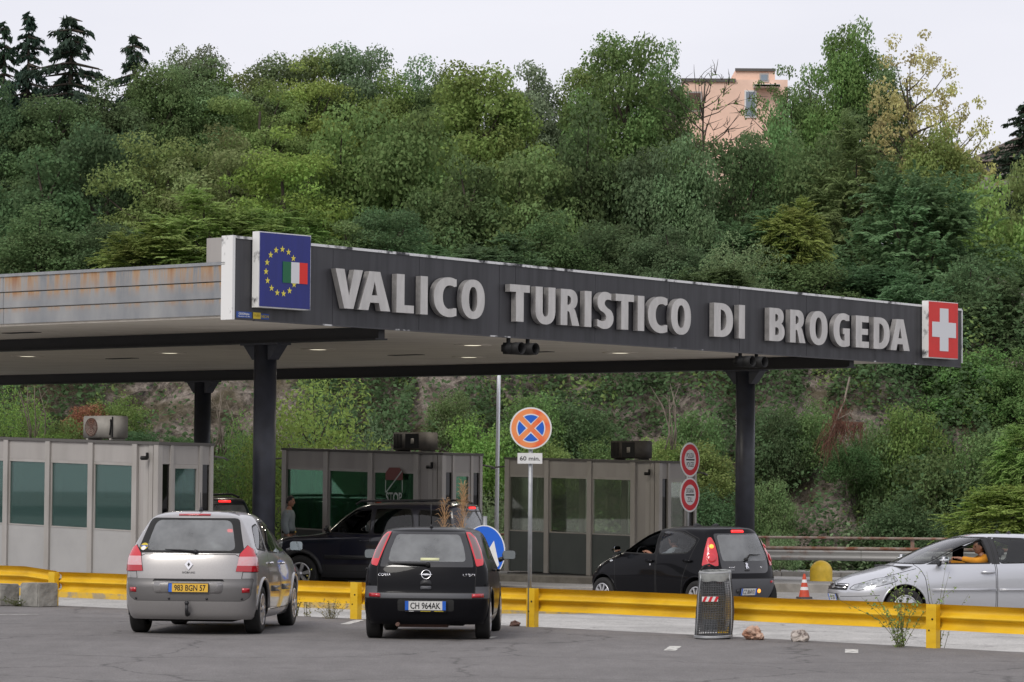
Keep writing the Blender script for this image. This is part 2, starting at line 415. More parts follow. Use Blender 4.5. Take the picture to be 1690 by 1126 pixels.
class MB:
    """collects shapes in one bmesh and links them as one mesh object"""
    def __init__(self, xf=None):
        self.bm = bmesh.new()
        self.mi = 0
        self.xf = xf or Matrix.Identity(4)
    def m(self, i):
        self.mi = i
        return self
    def _v(self, p):
        return self.bm.verts.new(self.xf @ Vector(p))
    def _f(self, vs, smooth=False):
        try:
            f = self.bm.faces.new(vs)
        except ValueError:
            return None
        f.material_index = self.mi
        f.smooth = smooth
        return f
    def poly(self, pts, smooth=False):
        return self._f([self._v(p) for p in pts], smooth)
    def hexa(self, p):
        v = [self._v(q) for q in p]
        for i in ((3, 2, 1, 0), (4, 5, 6, 7), (0, 1, 5, 4), (1, 2, 6, 5), (2, 3, 7, 6), (3, 0, 4, 7)):
            self._f([v[k] for k in i])
        return self
    def box(self, lo, hi):
        x0, y0, z0 = lo; x1, y1, z1 = hi
        return self.hexa([(x0, y0, z0), (x1, y0, z0), (x1, y1, z0), (x0, y1, z0),
                          (x0, y0, z1), (x1, y0, z1), (x1, y1, z1), (x0, y1, z1)])
    def rbox(self, lo, hi, r=0.02, seg=2):
        """box with bevelled edges"""
        b2 = bmesh.new()
        bmesh.ops.create_cube(b2, size=1.0)
        c = [(lo[i] + hi[i]) / 2 for i in range(3)]; s = [hi[i] - lo[i] for i in range(3)]
        for v in b2.verts:
            v.co = Vector([c[i] + v.co[i] * s[i] for i in range(3)])
        bmesh.ops.bevel(b2, geom=list(b2.edges), offset=min(r, min(s) * 0.49), segments=seg, affect='EDGES')
        self.merge(b2, smooth=True)
        return self
    def merge(self, b2, mtx=None, smooth=None):
        mp = {}
        for v in b2.verts:
            mp[v] = self._v(mtx @ v.co if mtx else v.co)
        for f in b2.faces:
            self._f([mp[v] for v in f.verts], f.smooth if smooth is None else smooth)
        b2.free()
        return self
    def tube(self, pts, r, n=8, caps=True, smooth=True):
        pts = [Vector(p) for p in pts]
        rs = r if isinstance(r, (list, tuple)) else [r] * len(pts)
        rings = []
        ref = None
        for i, p in enumerate(pts):
            d = (pts[min(i + 1, len(pts) - 1)] - pts[max(i - 1, 0)])
            if d.length < 1e-9:
                d = Vector((0, 0, 1))
            d.normalize()
            if ref is None:
                ref = Vector((0, 0, 1)) if abs(d.z) < 0.9 else Vector((1, 0, 0))
            s = d.cross(ref)
            if s.length < 1e-6:
                s = d.cross(Vector((0.3, 1, 0.2)))
            s.normalize(); w = s.cross(d).normalized(); ref = w
            rings.append([self._v(p + (s * math.cos(2 * math.pi * k / n) + w * math.sin(2 * math.pi * k / n)) * rs[i]) for k in range(n)])
        for a, b in zip(rings, rings[1:]):
            for k in range(n):
                self._f([a[k], a[(k + 1) % n], b[(k + 1) % n], b[k]], smooth)
        if caps:
            self._f(list(reversed(rings[0]))); self._f(rings[-1])
        return self
    def lathe(self, prof, n=24, mtx=None, smooth=True, cap0=False, cap1=False):
        """profile of (radius, height) about local z"""
        mtx = mtx or Matrix.Identity(4)
        rings = []
        for r, h in prof:
            rings.append([self._v(mtx @ Vector((r * math.cos(2 * math.pi * k / n), r * math.sin(2 * math.pi * k / n), h))) for k in range(n)])
        for a, b in zip(rings, rings[1:]):
            for k in range(n):
                self._f([a[k], a[(k + 1) % n], b[(k + 1) % n], b[k]], smooth)
        if cap0: self._f(list(reversed(rings[0])))
        if cap1: self._f(rings[-1])
        return self
    def prism(self, poly, d0, d1, mtx=None, cap=True):
        """2d polygon in local xy extruded from z=d0 to z=d1"""
        mtx = mtx or Matrix.Identity(4)
        a = [self._v(mtx @ Vector((x, y, d0))) for x, y in poly]
        b = [self._v(mtx @ Vector((x, y, d1))) for x, y in poly]
        k = len(poly)
        for i in range(k):
            self._f([a[i], a[(i + 1) % k], b[(i + 1) % k], b[i]])
        if cap:
            self._f(list(reversed(a))); self._f(b)
        return self
    def ball(self, c, rad, n=12, m=8, mtx=None):
        b2 = bmesh.new()
        bmesh.ops.create_uvsphere(b2, u_segments=n, v_segments=m, radius=1.0)
        rad = rad if isinstance(rad, (tuple, list)) else (rad,) * 3
        for v in b2.verts:
            q = Vector((v.co.x * rad[0], v.co.y * rad[1], v.co.z * rad[2]))
            v.co = (mtx @ q if mtx else q) + Vector(c)
        self.merge(b2, smooth=True)
        return self
    def build(self, name, mats, parent=None, smooth=None, fixn=True):
        me = bpy.data.meshes.new(name)
        if fixn:
            bmesh.ops.recalc_face_normals(self.bm, faces=list(self.bm.faces))
        if smooth is not None:
            for f in self.bm.faces: f.smooth = smooth
        self.bm.to_mesh(me); self.bm.free()
        for k in (mats if isinstance(mats, (list, tuple)) else [mats]):
            me.materials.append(M[k] if isinstance(k, str) else k)
        return link(bpy.data.objects.new(name, me), parent)

def text_bm(s, h, weight=0.0, width=1.0, depth=0.004, spacing=1.0, fit=None):
    """lettering as a bmesh in the xy plane, cap height h, centred on the origin; fit = total width"""
    cu = bpy.data.curves.new("lettering", 'FONT')
    cu.body = s; cu.size = 1.0; cu.offset = weight; cu.extrude = 0.0; cu.resolution_u = 3
    cu.space_character = spacing
    o = bpy.data.objects.new("lettering", cu)
    COL.objects.link(o)
    dg = bpy.context.evaluated_depsgraph_get()
    me = bpy.data.meshes.new_from_object(o.evaluated_get(dg))
    bm = bmesh.new(); bm.from_mesh(me)
    bpy.data.objects.remove(o); bpy.data.curves.remove(cu); bpy.data.meshes.remove(me)
    xs = [v.co.x for v in bm.verts]; ys = [v.co.y for v in bm.verts]
    x0, x1, y0, y1 = min(xs), max(xs), min(ys), max(ys)
    sy = h / 0.70
    sx = (fit / (x1 - x0)) if fit else sy * width
    for v in bm.verts:
        v.co = Vector(((v.co.x - (x0 + x1) / 2) * sx, (v.co.y - 0.35) * sy, 0))
    if depth:
        r = bmesh.ops.extrude_face_region(bm, geom=list(bm.faces))
        for e in r['geom']:
            if isinstance(e, bmesh.types.BMVert): e.co.z += depth
    return bm
def frame_mtx(origin, right, up):
    r = Vector(right).normalized(); u = Vector(up).normalized(); n = r.cross(u).normalized(); u = n.cross(r)
    o = Vector(origin)
    return Matrix(((r.x, u.x, n.x, o.x), (r.y, u.y, n.y, o.y), (r.z, u.z, n.z, o.z), (0, 0, 0, 1)))
def circle(r, n=40, a0=0.0, a1=2 * math.pi, c=(0, 0)):
    full = abs(a1 - a0 - 2 * math.pi) < 1e-6
    k = n if full else n + 1
    return [(c[0] + r * math.cos(a0 + (a1 - a0) * i / n), c[1] + r * math.sin(a0 + (a1 - a0) * i / n)) for i in range(k)]
# ================================================================== THE SETTING
def road_xf(org):
    """(a,b,z) coordinates -> local coordinates of a root standing at org"""
    return Matrix.Translation(-Vector(org)) @ ROAD

# ground and lanes: one sheet out to the horizon, falling gently away from the car park
mb = MB(ROAD)
bs = [-1500, 0, 5, 10, 15, 20, 25, 30, 40, 1500]
for b0, b1 in zip(bs, bs[1:]):
    for a0, a1 in ((-1500, -60), (-60, 60), (60, 1500)):
        mb.poly([(a0, b0, lane_z(b0)), (a1, b0, lane_z(b0)), (a1, b1, lane_z(b1)), (a0, b1, lane_z(b1))])
structure(mb.build('road', 'lane'))

EDGE = [(60, 0.4), (25, 0.15), (11, 0.12), (7, 0.15), (3.5, 0.16), (0, 0.15), (-3.5, -0.12), (-7.3, -0.55), (-8.8, -0.72), (-12, -1.3), (-25, -3.6), (-60, -10)]
def edge_b(a):
    for (a0, b0), (a1, b1) in zip(EDGE, EDGE[1:]):
        if a1 <= a <= a0:
            t = (a - a0) / (a1 - a0)
            return b0 + t * (b1 - b0)
    return 0.0
mb = MB(ROAD)
aa = [60, 40, 25] + [25 - 0.35 * i for i in range(1, 110)] + [-15, -25, -60]
aa = sorted(set(round(x, 3) for x in aa))
def eb(a):
    return edge_b(a) + (0.035 * noise.noise(Vector((a * 1.3, 2.2, 0))) + 0.015 * noise.noise(Vector((a * 5.3, 7.2, 0))) if -15 < a < 25 else 0)
for a0, a1 in zip(aa, aa[1:]):
    mb.poly([(a0, eb(a0), 0), (a1, eb(a1), 0), (a1, -120, 0), (a0, -120, 0)])
    mb.poly([(a0, eb(a0), 0), (a1, eb(a1), 0), (a1, eb(a1) + 0.02, -0.3), (a0, eb(a0) + 0.02, -0.3)])
structure(mb.build('parking_lot', 'asphalt'))

mb = MB(ROAD)
for a0, a1 in zip(aa, aa[1:]):
    if a0 < -40 or a1 > 40: continue
    e0, e1 = edge_b(a0), edge_b(a1)
    w0 = 8.0 + 0.8 * noise.noise(Vector((a0 * 0.2, 0, 5))); w1 = 8.0 + 0.8 * noise.noise(Vector((a1 * 0.2, 0, 5)))
    lo0, lo1 = e0 - 0.2, e1 - 0.2
    for s0, s1 in ((0, 0.5), (0.5, 1)):
        q = [(a0, lo0 + w0 * s0), (a1, lo1 + w1 * s0), (a1, lo1 + w1 * s1), (a0, lo0 + w0 * s1)]
        mb.poly([(a, b, lane_z(b) + 0.006) for a, b in q])
structure(mb.build('pavement', 'pale_lane'))

# raised islands with kerbs between the lanes
def island(a0, a1, b0, b1, top, kerbmat, nose_r):
    mb = MB(ROAD)
    pts = []
    for i in range(9):
        t = -math.pi / 2 + math.pi * i / 8
        pts.append((a0 + nose_r - nose_r * math.cos(t), (b0 + b1) / 2 - (b1 - b0) / 2 * -math.sin(t)))
    pts = [(a1, b0)] + pts + [(a1, b1)]
    def zt(b): return lane_z(b) + top
    n = len(pts)
    ring_in = [(max(a, a0 + 0.16) if 0 < i < n - 1 else a, b + (0.15 if b < (b0 + b1) / 2 else -0.15)) for i, (a, b) in enumerate(pts)]
    for i in range(n - 1):
        p, q = pts[i], pts[i + 1]
        pi, qi = ring_in[i], ring_in[i + 1]
        mb.m(0).poly([(p[0], p[1], lane_z(p[1]) - 0.1), (q[0], q[1], lane_z(q[1]) - 0.1), (q[0], q[1], zt(q[1]) - 0.015), (p[0], p[1], zt(p[1]) - 0.015)])
        mb.m(1).poly([(p[0], p[1], zt(p[1]) - 0.015), (q[0], q[1], zt(q[1]) - 0.015), (qi[0], qi[1], zt(qi[1])), (pi[0], pi[1], zt(pi[1]))])
    mb.m(2).poly([(a, b, zt(b)) for a, b in ring_in])
    return structure(mb.build('kerb_island', [kerbmat, 'kerb', 'lane']))
island(6.5, 60, 6.3, 12.4, 0.17, 'kerb_yellow', 2.0)
island(14.5, 60, 18.0, 21.0, 0.18, 'kerb', 1.2)
island(13.8, 60, 26.0, 30.0, 0.20, 'kerb', 1.4)

# worn bay lines on the car park, 4 mm proud
def paint(q):
    mb = MB()
    mb.poly([(x, y, 0.004) for x, y in q])
    structure(mb.build('parking_line', 'line'))
def bay_line(p, q, w=0.12):
    p, q = Vector(p), Vector(q)
    d = (q - p).normalized(); n = Vector((-d.y, d.x)) * w / 2
    paint([p + n, p - n, q - n, q + n])
bay_line((1.93, 39.6), (2.06, 40.75), 0.15)
bay_line((4.10, 39.35), (4.20, 40.3), 0.16)
bay_line((-4.75, 46.6), (-4.55, 48.6))
bay_line((-2.35, 46.6), (-2.2, 48.2), 0.14)
bay_line((-9.2, 48.3), (-7.1, 49.4), 0.10)
bay_line((-8.2, 45.6), (-7.2, 46.3), 0.08)
bay_line((-0.35, 42.35), (-0.2, 43.0), 0.1)

# ------------------------------------------------------------------ hillside
def hill_z(x, y):
    y0 = 104.0 + 1.2 * math.sin(x * 0.11 + 1.0) + 0.8 * noise.noise(Vector((x * 0.12, 3.1, 0)))
    if x < -3: y0 += 0.5
    d = y - y0
    top = 6.6 + 1.1 * noise.noise(Vector((x * 0.07, 9.0, 0)))
    if d < 0:
        z = -0.62
    elif d < 7:
        t = d / 7.0
        z = -0.62 + (top + 0.62) * (t ** 0.85)
    elif d < 22:
        z = top + (d - 7) * 0.20
    elif d < 50:
        z = top + 3.0 + (d - 22) * 0.12
    else:
        z = top + 6.36 + (d - 50) * 0.03
    if d > 0:
        k = min(1, d / 2)
        z += k * (0.7 * noise.noise(Vector((x * 0.35, y * 0.35, z * 0.2))) + 0.35 * noise.noise(Vector((x * 0.9, y * 0.9, z * 0.5))))
        if d < 8:
            z += k * 0.35 * (abs(noise.noise(Vector((x * 0.8, y * 2.1, 1.7)))) - 0.2)
    return z
HX = np.concatenate([np.arange(-110, -30, 2.5), np.arange(-30, 34, 0.5), np.arange(34, 120, 2.5)])
HY = np.concatenate([np.arange(100, 102.5, 1.2), np.arange(102.5, 114, 0.33), np.arange(114, 158, 1.5), np.arange(158, 420, 15)])
HZ = np.array([[hill_z(float(x), float(y)) for x in HX] for y in HY])
nx, ny = len(HX), len(HY)
vv = np.stack([np.tile(HX, ny), np.repeat(HY, nx), HZ.ravel()], axis=1)
# ragged overhangs on the rock face: push the steep part in and out
for k in range(len(vv)):
    x, y, z = vv[k]
    if 103 < y < 114 and z > 0:
        vv[k, 1] += 0.7 * noise.noise(Vector((x * 0.6, 0, z * 1.1))) + 0.35 * noise.noise(Vector((x * 1.7, 5, z * 2.6)))
ff = [(j * nx + i, j * nx + i + 1, (j + 1) * nx + i + 1, (j + 1) * nx + i) for j in range(ny - 1) for i in range(nx - 1)]
me = bpy.data.meshes.new('hillside')
me.from_pydata(vv.tolist(), [], ff)
me.materials.append(M['hill'])
hill = structure(link(bpy.data.objects.new('hillside', me)))
HILL_BVH = BVHTree.FromPolygons([Vector(v) for v in vv], ff)
def ground_at(x, y):
    h = HILL_BVH.ray_cast(Vector((x, y, 80)), Vector((0, 0, -1)))
    return h[0].z if h[0] else -0.62

# unseen hill ring added behind the camera to darken reflections and the low sky
mb = MB()
n = 60
def vz(t, rr): return 27 + 9 * noise.noise(Vector((math.cos(t) * 3, math.sin(t) * 3, rr)))
for i in range(n):
    t0 = R(165 + 210 * i / n); t1 = R(165 + 210 * (i + 1) / n)
    def P(t, r, z): return (r * math.cos(t), 20 + r * math.sin(t), z)
    rr = [(170, -0.7), (205, .45), (250, .8), (330, 1.0)]
    for (ra, ha), (rb, hb) in zip(rr, rr[1:]):
        mb.poly([P(t0, ra, ha if ha < 0 else ha * vz(t0, ra * .01)), P(t1, ra, ha if ha < 0 else ha * vz(t1, ra * .01)), P(t1, rb, hb * vz(t1, rb * .01)), P(t0, rb, hb * vz(t0, rb * .01))], True)
structure(mb.build('added_hills', mat('added_hill_green', (0.05, 0.065, 0.03), 0.95, var=0.6, vscale=0.15, bump=0.6, bscale=0.5)))
# ================================================================== CANOPY
A_F = 14.67                    # front plane of the roof (the sign runs along it)
CB0, CB1 = 7.95, 32.3          # canopy side edges
A_END = 48.5
def soff(a): return 5.17 + 0.003 * (a - A_F)
c_org = ab(A_F, 20, -0.2)
canopy = empty('border_canopy', c_org, 0, 'long flat-roofed grey border canopy on dark round columns over the booths', 'canopy')
X = road_xf(c_org)
mb = MB(X)
for a0, a1 in ((A_F + 0.16, 30), (30, A_END)):
    mb.hexa([(a0, CB0 + .05, soff(a0)), (a1, CB0 + .05, soff(a1)), (a1, CB1, soff(a1)), (a0, CB1, soff(a0)),
             (a0, CB0 + .05, soff(a0) + .95), (a1, CB0 + .05, soff(a1) + .95), (a1, CB1, soff(a1) + .95), (a0, CB1, soff(a0) + .95)])
mb.build('roof_slab', 'soffit', canopy)
# side edge: three overlapping sheet bands with rust runs, a flashing on top
for k in range(3):
    z0, z1 = 0.045 + 0.325 * k, 0.045 + 0.325 * (k + 1) - 0.022
    mb = MB(X)
    cuts = [A_F + .22, 21.5, 28.5, 36, 43, A_END]
    lay = mb.bm.verts.layers.float.new('rusty')
    for a0, a1 in zip(cuts, cuts[1:]):
        a1 -= 0.012
        p = 0.012 * k
        rows = [z0, z0 + 0.1, z0 + 0.2, z1]
        n = 14
        for i in range(n):
            x0 = a0 + (a1 - a0) * i / n; x1 = a0 + (a1 - a0) * (i + 1) / n
            for j in range(3):
                q = [(x0, CB0 - p, soff(x0) + rows[j]), (x1, CB0 - p, soff(x1) + rows[j]), (x1, CB0 - p, soff(x1) + rows[j + 1]), (x0, CB0 - p, soff(x0) + rows[j + 1])]
                f = mb.poly(q)
                for v, r in zip(f.verts, (rows[j], rows[j], rows[j + 1], rows[j + 1])):
                    t = (r - z0) / (z1 - z0)
                    v[lay] = (0.35 + 0.65 * t) if k == 2 else (0.75 * max(0, t * 3 - 1.6) if k == 1 else 0.6 * max(0, t * 3 - 1.9))
        for zz in (z0, z1):
            mb.poly([(a0, CB0 - p, soff(a0) + zz), (a1, CB0 - p, soff(a1) + zz), (a1, CB0 + 0.05, soff(a1) + zz), (a0, CB0 + 0.05, soff(a0) + zz)])
        for xx in (a0, a1):
            mb.poly([(xx, CB0 - p, soff(xx) + z0), (xx, CB0 - p, soff(xx) + z1), (xx, CB0 + 0.05, soff(xx) + z1), (xx, CB0 + 0.05, soff(xx) + z0)])
    mb.build('edge_band', 'rust_fascia', canopy)
mb = MB(X)
mb.hexa([(A_F + .2, CB0 - .05, soff(A_F) + 1.0), (A_END, CB0 - .05, soff(A_END) + 1.0), (A_END, CB1, soff(A_END) + 1.0), (A_F + .2, CB1, soff(A_F) + 1.0),
         (A_F + .2, CB0 - .05, soff(A_F) + 1.06), (A_END, CB0 - .05, soff(A_END) + 1.06), (A_END, CB1, soff(A_END) + 1.06), (A_F + .2, CB1, soff(A_F) + 1.06)])
mb.build('roof_flashing', 'galv', canopy)
# beams along the lanes, I-section
for bb, h in ((12.15, 0.26), (28.0, 0.29)):
    mb = MB(X)
    s = 0.12
    a0, a1 = A_F + .17, A_END - .5
    def bar(b0, b1, d0, d1):
        mb.hexa([(a0, b0, soff(a0) - d1), (a1, b0, soff(a1) - d1), (a1, b1, soff(a1) - d1), (a0, b1, soff(a0) - d1),
                 (a0, b0, soff(a0) - d0), (a1, b0, soff(a1) - d0), (a1, b1, soff(a1) - d0), (a0, b1, soff(a0) - d0)])
    bar(bb - .17, bb + .17, h - .03, h)
    bar(bb - .09, bb + .09, 0.002, h - .03)
    mb.build('beam', 'beam', canopy)
# round columns with flared heads
for a, b in ((18.18, 12.15), (18.0, 28.0), (37.3, 28.0), (37.0, 12.15)):
    zb = lane_z(b) + 0.15
    zt = soff(a) - (0.26 if b < 20 else 0.29)
    mb = MB(X)
    T = X @ Matrix.Translation((a, b, 0))
    mb2 = MB(); mb2.lathe([(0.235, zb), (0.235, zt - 0.04)], 24, T, cap0=True, cap1=True)
    mb2.lathe([(0.33, zb), (0.33, zb + .03), (0.24, zb + .03)], 24, T)
    mb2.box((0, 0, 0), (0, 0, 0)) if False else None
    col = mb2.build('column', 'steel_dark', canopy)
    mh = MB(X)
    for d in (-1, 1):                      # haunch plates under the beam
        mh.hexa([(a + d * .2, b - .13, zt - .34), (a + d * .26, b - .13, zt - .34), (a + d * .26, b + .13, zt - .34), (a + d * .2, b + .13, zt - .34),
                 (a + d * .2, b - .13, zt - .042), (a + d * .52, b - .13, zt - .042), (a + d * .52, b + .13, zt - .042), (a + d * .2, b + .13, zt - .042)])
    mh.box((a - .55, b - .2, zt - .04), (a + .55, b + .2, zt - .001))
    mh.build('column_head', 'steel_dark', col)
# recessed ceiling lamps (lit), the last three added as fill, and dark slots
for a, b in ((23.69, 19.1), (18.86, 19.19), (33.38, 18.41), (21.3, 30.4), (28.5, 18.8), (38.5, 18.2), (24.0, 30.5), (18.6, 24.0), (23.6, 24.2)):
    mb = MB(X); z = soff(a)
    T = X @ Matrix.Translation((a, b, z))
    mb.xf = Matrix.Identity(4)
    mb.m(0).lathe([(0.30, -0.004), (0.36, -0.030), (0.42, -0.012), (0.42, 0.01)], 24, T)
    mb.m(1).lathe([(0.001, -0.02), (0.20, -0.016), (0.30, -0.004)], 24, T)
    lit = (a, b) != (21.3, 30.4)
    if lit:                              # lit lamps and added ones each shine warm light down to brighten the booths
        ld = bpy.data.lights.new('ceiling_and_fill_light', 'AREA'); ld.shape = 'DISK'; ld.size = 0.55; ld.energy = 42; ld.color = (1.0, 0.93, 0.80)
        lo = bpy.data.objects.new('ceiling_and_fill_light', ld); COL.objects.link(lo); lo.location = ab(a, b, soff(a) - 0.05)
    mb.build('ceiling_lamp', ['soffit', 'lamp_warm' if lit else 'sign_white'], canopy)
for a, b in ((23.41, 10.0), (32.4, 20.7), (24.2, 22.6), (20.2, 22.8)):
    mb = MB(X); z = soff(a)
    mb.box((a - .5, b - .13, z - .012), (a + .5, b + .13, z - .002))
    mb.build('ceiling_slot', 'black', canopy)

# ------------------------------------------------------------------ the long dark sign along the front
def f_top(b): return 6.715 - 0.0103 * (b - 7.97)
def f_bot(b): return 5.135 - 0.0040 * (b - 7.97)
s_org = ab(A_F, 20, 5.0)
sign = empty('fascia_sign', s_org, 0, 'long dark fascia sign with raised metal letters reading VALICO TURISTICO DI BROGEDA', 'sign')
SX = road_xf(s_org)
joints = [7.97, 10.6, 13.05, 15.45, 15.95, 18.5, 21.0, 23.5, 26.0, 28.7, 32.29]
mb = MB(SX)
for b0, b1 in zip(joints, joints[1:]):
    b1 -= 0.010
    mb.hexa([(A_F, b0, f_bot(b0)), (A_F, b1, f_bot(b1)), (A_F + .14, b1, f_bot(b1)), (A_F + .14, b0, f_bot(b0)),
             (A_F, b0, f_top(b0)), (A_F, b1, f_top(b1)), (A_F + .14, b1, f_top(b1)), (A_F + .14, b0, f_top(b0))])
mb.build('sign_board', 'fascia', sign)
mb = MB(SX)
for b0, b1 in ((7.97, 15.9), (15.91, 18.7), (18.71, 20.9), (20.91, 23.3), (23.31, 26.1), (26.11, 29.0), (29.01, 32.29)):
    mb.hexa([(A_F - .02, b0, f_top(b0) - .045), (A_F - .02, b1, f_top(b1) - .045), (A_F + .22, b1, f_top(b1) - .04), (A_F + .22, b0, f_top(b0) - .04),
             (A_F - .02, b0, f_top(b0) + .006), (A_F - .02, b1, f_top(b1) + .006), (A_F + .22, b1, f_top(b1) + .01), (A_F + .22, b0, f_top(b0) + .01)])
mb.build('top_trim', 'trim', sign)
mb = MB(SX)
mb.hexa([(A_F - .012, 8.5, f_bot(8.5) - .012), (A_F - .012, 32.29, f_bot(32.29) - .012), (A_F + .05, 32.29, f_bot(32.29) - .012), (A_F + .05, 8.5, f_bot(8.5) - .012),
         (A_F - .012, 8.5, f_bot(8.5) + .018), (A_F - .012, 32.29, f_bot(32.29) + .018), (A_F + .05, 32.29, f_bot(32.29) + .018), (A_F + .05, 8.5, f_bot(8.5) + .018)])
mb.build('bottom_trim', mat('mostly_painted_trim', (0.05, 0.05, 0.055), 0.45, col2=(0.6, 0.6, 0.6), vscale=1.6, lo=0.34, hi=0.40), sign)
mb = MB(SX)
mb.box((A_F - .012, 7.90, f_bot(8) - .01), (A_F + .30, 7.968, f_top(8) + .012))
mb.build('end_cap', 'box_white', sign)
mb = MB(SX)
mb.box((A_F - .012, 32.30, f_bot(32.3) + .1), (A_F + .18, 32.34, f_top(32.3) - .02))
mb.build('end_cap', 'trim', sign)
mb = MB(SX)     # pale return panel behind the end, above the side edge
mb.box((A_F + .302, 7.93, soff(A_F) + 1.065), (A_F + .75, 8.4, 6.70))
mb.build('return_panel', 'booth', sign)

# letters: outlines in a unit cell (width w, cap height 1)
def arc(cx, cy, rx, ry, d0, d1, n=14, p=2.25):
    out = []
    for i in range(n + 1):
        t = R(d0 + (d1 - d0) * i / n)
        c, s = math.cos(t), math.sin(t)
        out.append((cx + rx * math.copysign(abs(c) ** (2 / p), c), cy + ry * math.copysign(abs(s) ** (2 / p), s)))
    return out
def glyph(ch):
    s = 0.27       # stem in units of cap height
    if ch == 'I': return 0.27, [[(0, 0), (0.27, 0), (0.27, 1), (0, 1)]]
    if ch == 'L': return 0.60, [[(0, 0), (0.60, 0), (0.60, .2), (s, .2), (s, 1), (0, 1)]]
    if ch == 'T': return 0.70, [[(.215, 0), (.485, 0), (.485, .8), (.70, .8), (.70, 1), (0, 1), (0, .8), (.215, .8)]]
    if ch == 'V': return 0.88, [[(.29, 0), (.585, 0), (.88, 1), (.595, 1), (.44, .33), (.285, 1), (0, 1)]]
    if ch == 'A': return 0.90, [[(0, 0), (.275, 0), (.325, .2), (.575, .2), (.625, 0), (.90, 0), (.605, 1), (.295, 1)],
                                [(.372, .39), (.45, .74), (.528, .39)]]
    if ch == 'E': return 0.58, [[(0, 0), (.58, 0), (.58, .195), (s, .195), (s, .41), (.54, .41), (.54, .595), (s, .595), (s, .805), (.57, .805), (.57, 1), (0, 1)]]
    if ch == 'O': return 0.86, [arc(.43, .5, .43, .525, 0, 360, 44)[:-1], arc(.43, .5, .155, .33, 0, 360, 32)[:-1]]
    if ch == 'D': return 0.78, [[(0, 0), (.30, 0)] + arc(.28, .5, .50, .5, -88, 88, 22) + [(.30, 1), (0, 1)],
                                [(s, .19), (s, .81)] + arc(.27, .5, .235, .31, 88, -88, 16)]
    if ch == 'U': return 0.76, [[(0, 1), (0, .37)] + arc(.38, .37, .38, .395, 180, 360, 24)[1:-1] + [(.76, .37), (.76, 1), (.49, 1), (.49, .36)]
                                + arc(.38, .36, .11, .17, 0, -180, 12)[1:-1] + [(.27, .36), (.27, 1)]]
    if ch == 'C': return 0.70, [[(.70, .80), (.70, .985)] + arc(.47, .5, .47, .525, 66, 294, 32, 2.15) + [(.70, .012), (.70, .215)]
                                + arc(.50, .5, .225, .315, 300, 60, 26)]
    if ch == 'G': return 0.76, [[(.735, .80), (.735, .975)] + arc(.47, .5, .47, .525, 64, 290, 32, 2.15) + [(.64, -.01), (.76, .03), (.76, .56), (.45, .56), (.45, .38), (.515, .38), (.515, .19)]
                                + arc(.47, .5, .195, .325, 286, 62, 26)]
    if ch == 'B': return 0.70, [[(0, 0), (.36, 0)] + arc(.36, .285, .34, .285, -90, 58, 14) + [(.545, .53)] + arc(.36, .745, .295, .255, -48, 90, 14) + [(0, 1)],
                                [(s, .185), (s, .42), (.34, .42)] + arc(.335, .30, .105, .115, 88, -88, 10) + [(.34, .185)],
                                [(s, .60), (s, .82), (.33, .82)] + arc(.315, .71, .09, .105, 88, -88, 10) + [(.33, .60)]]
    if ch == 'R': return 0.76, [[(0, 0), (s, 0), (s, .39), (.315, .39), (.355, .36), (.47, 0), (.76, 0), (.62, .36)] + [(.585, .43), (.54, .47)] + arc(.36, .72, .32, .28, -50, 90, 16) + [(0, 1)],
                                [(s, .57), (s, .82), (.33, .82)] + arc(.315, .695, .105, .12, 88, -88, 10) + [(.33, .57)]]
    if ch == 'S':
        top = arc(.345, .735, .345, .285, 52, 236, 26, 2.1)
        bot = arc(.30, .275, .36, .295, 52, -126, 26, 2.1)
        pts = [(.56, .795)] + [(.565, .985)] + arc(.335, .725, .325, .295, 48, 232, 22, 2.1) + [(.27, .435), (.34, .375)] \
            + [(.365, .32), (.355, .255), (.30, .205), (.21, .19), (.10, .205), (.012, .24), (.012, .045)] \
            + arc(.29, .28, .37, .305, 238, 410, 22, 2.1) + [(.43, .56), (.35, .615), (.305, .66), (.30, .725), (.345, .785), (.43, .81)]
        return 0.66, [pts]
def glyph_bm(ch, w, h, depth):
    gw, loops = glyph(ch)
    cu = bpy.data.curves.new('letter', 'CURVE')
    cu.dimensions = '2D'; cu.fill_mode = 'BOTH'; cu.extrude = depth / 2
    for lp in loops:
        sp = cu.splines.new('POLY'); sp.points.add(len(lp) - 1); sp.use_cyclic_u = True
        for p, (x, y) in zip(sp.points, lp):
            p.co = (x / gw * w, y * h, 0, 1)
    o = bpy.data.objects.new('letter', cu); COL.objects.link(o)
    dg = bpy.context.evaluated_depsgraph_get()
    me = bpy.data.meshes.new_from_object(o.evaluated_get(dg))
    bm = bmesh.new(); bm.from_mesh(me)
    bpy.data.objects.remove(o); bpy.data.curves.remove(cu); bpy.data.meshes.remove(me)
    return bm
LETTERS = [('V', 10.51, 11.27), ('A', 11.16, 12.05), ('L', 12.23, 12.73), ('I', 12.92, 13.13), ('C', 13.31, 13.98), ('O', 14.13, 14.83),
           ('T', 15.60, 16.22), ('U', 16.40, 17.03), ('R', 17.20, 17.80), ('I', 17.97, 18.19), ('S', 18.38, 18.92), ('T', 18.99, 19.60), ('I', 19.73, 19.95), ('C', 20.08, 20.74), ('O', 20.87, 21.56),
           ('D', 22.38, 23.06), ('I', 23.27, 23.49), ('B', 24.39, 24.96), ('R', 25.17, 25.75), ('O', 25.91, 26.60), ('G', 26.83, 27.47), ('E', 27.71, 28.23), ('D', 28.42, 29.07), ('A', 29.10, 29.89)]
DEP = 0.135
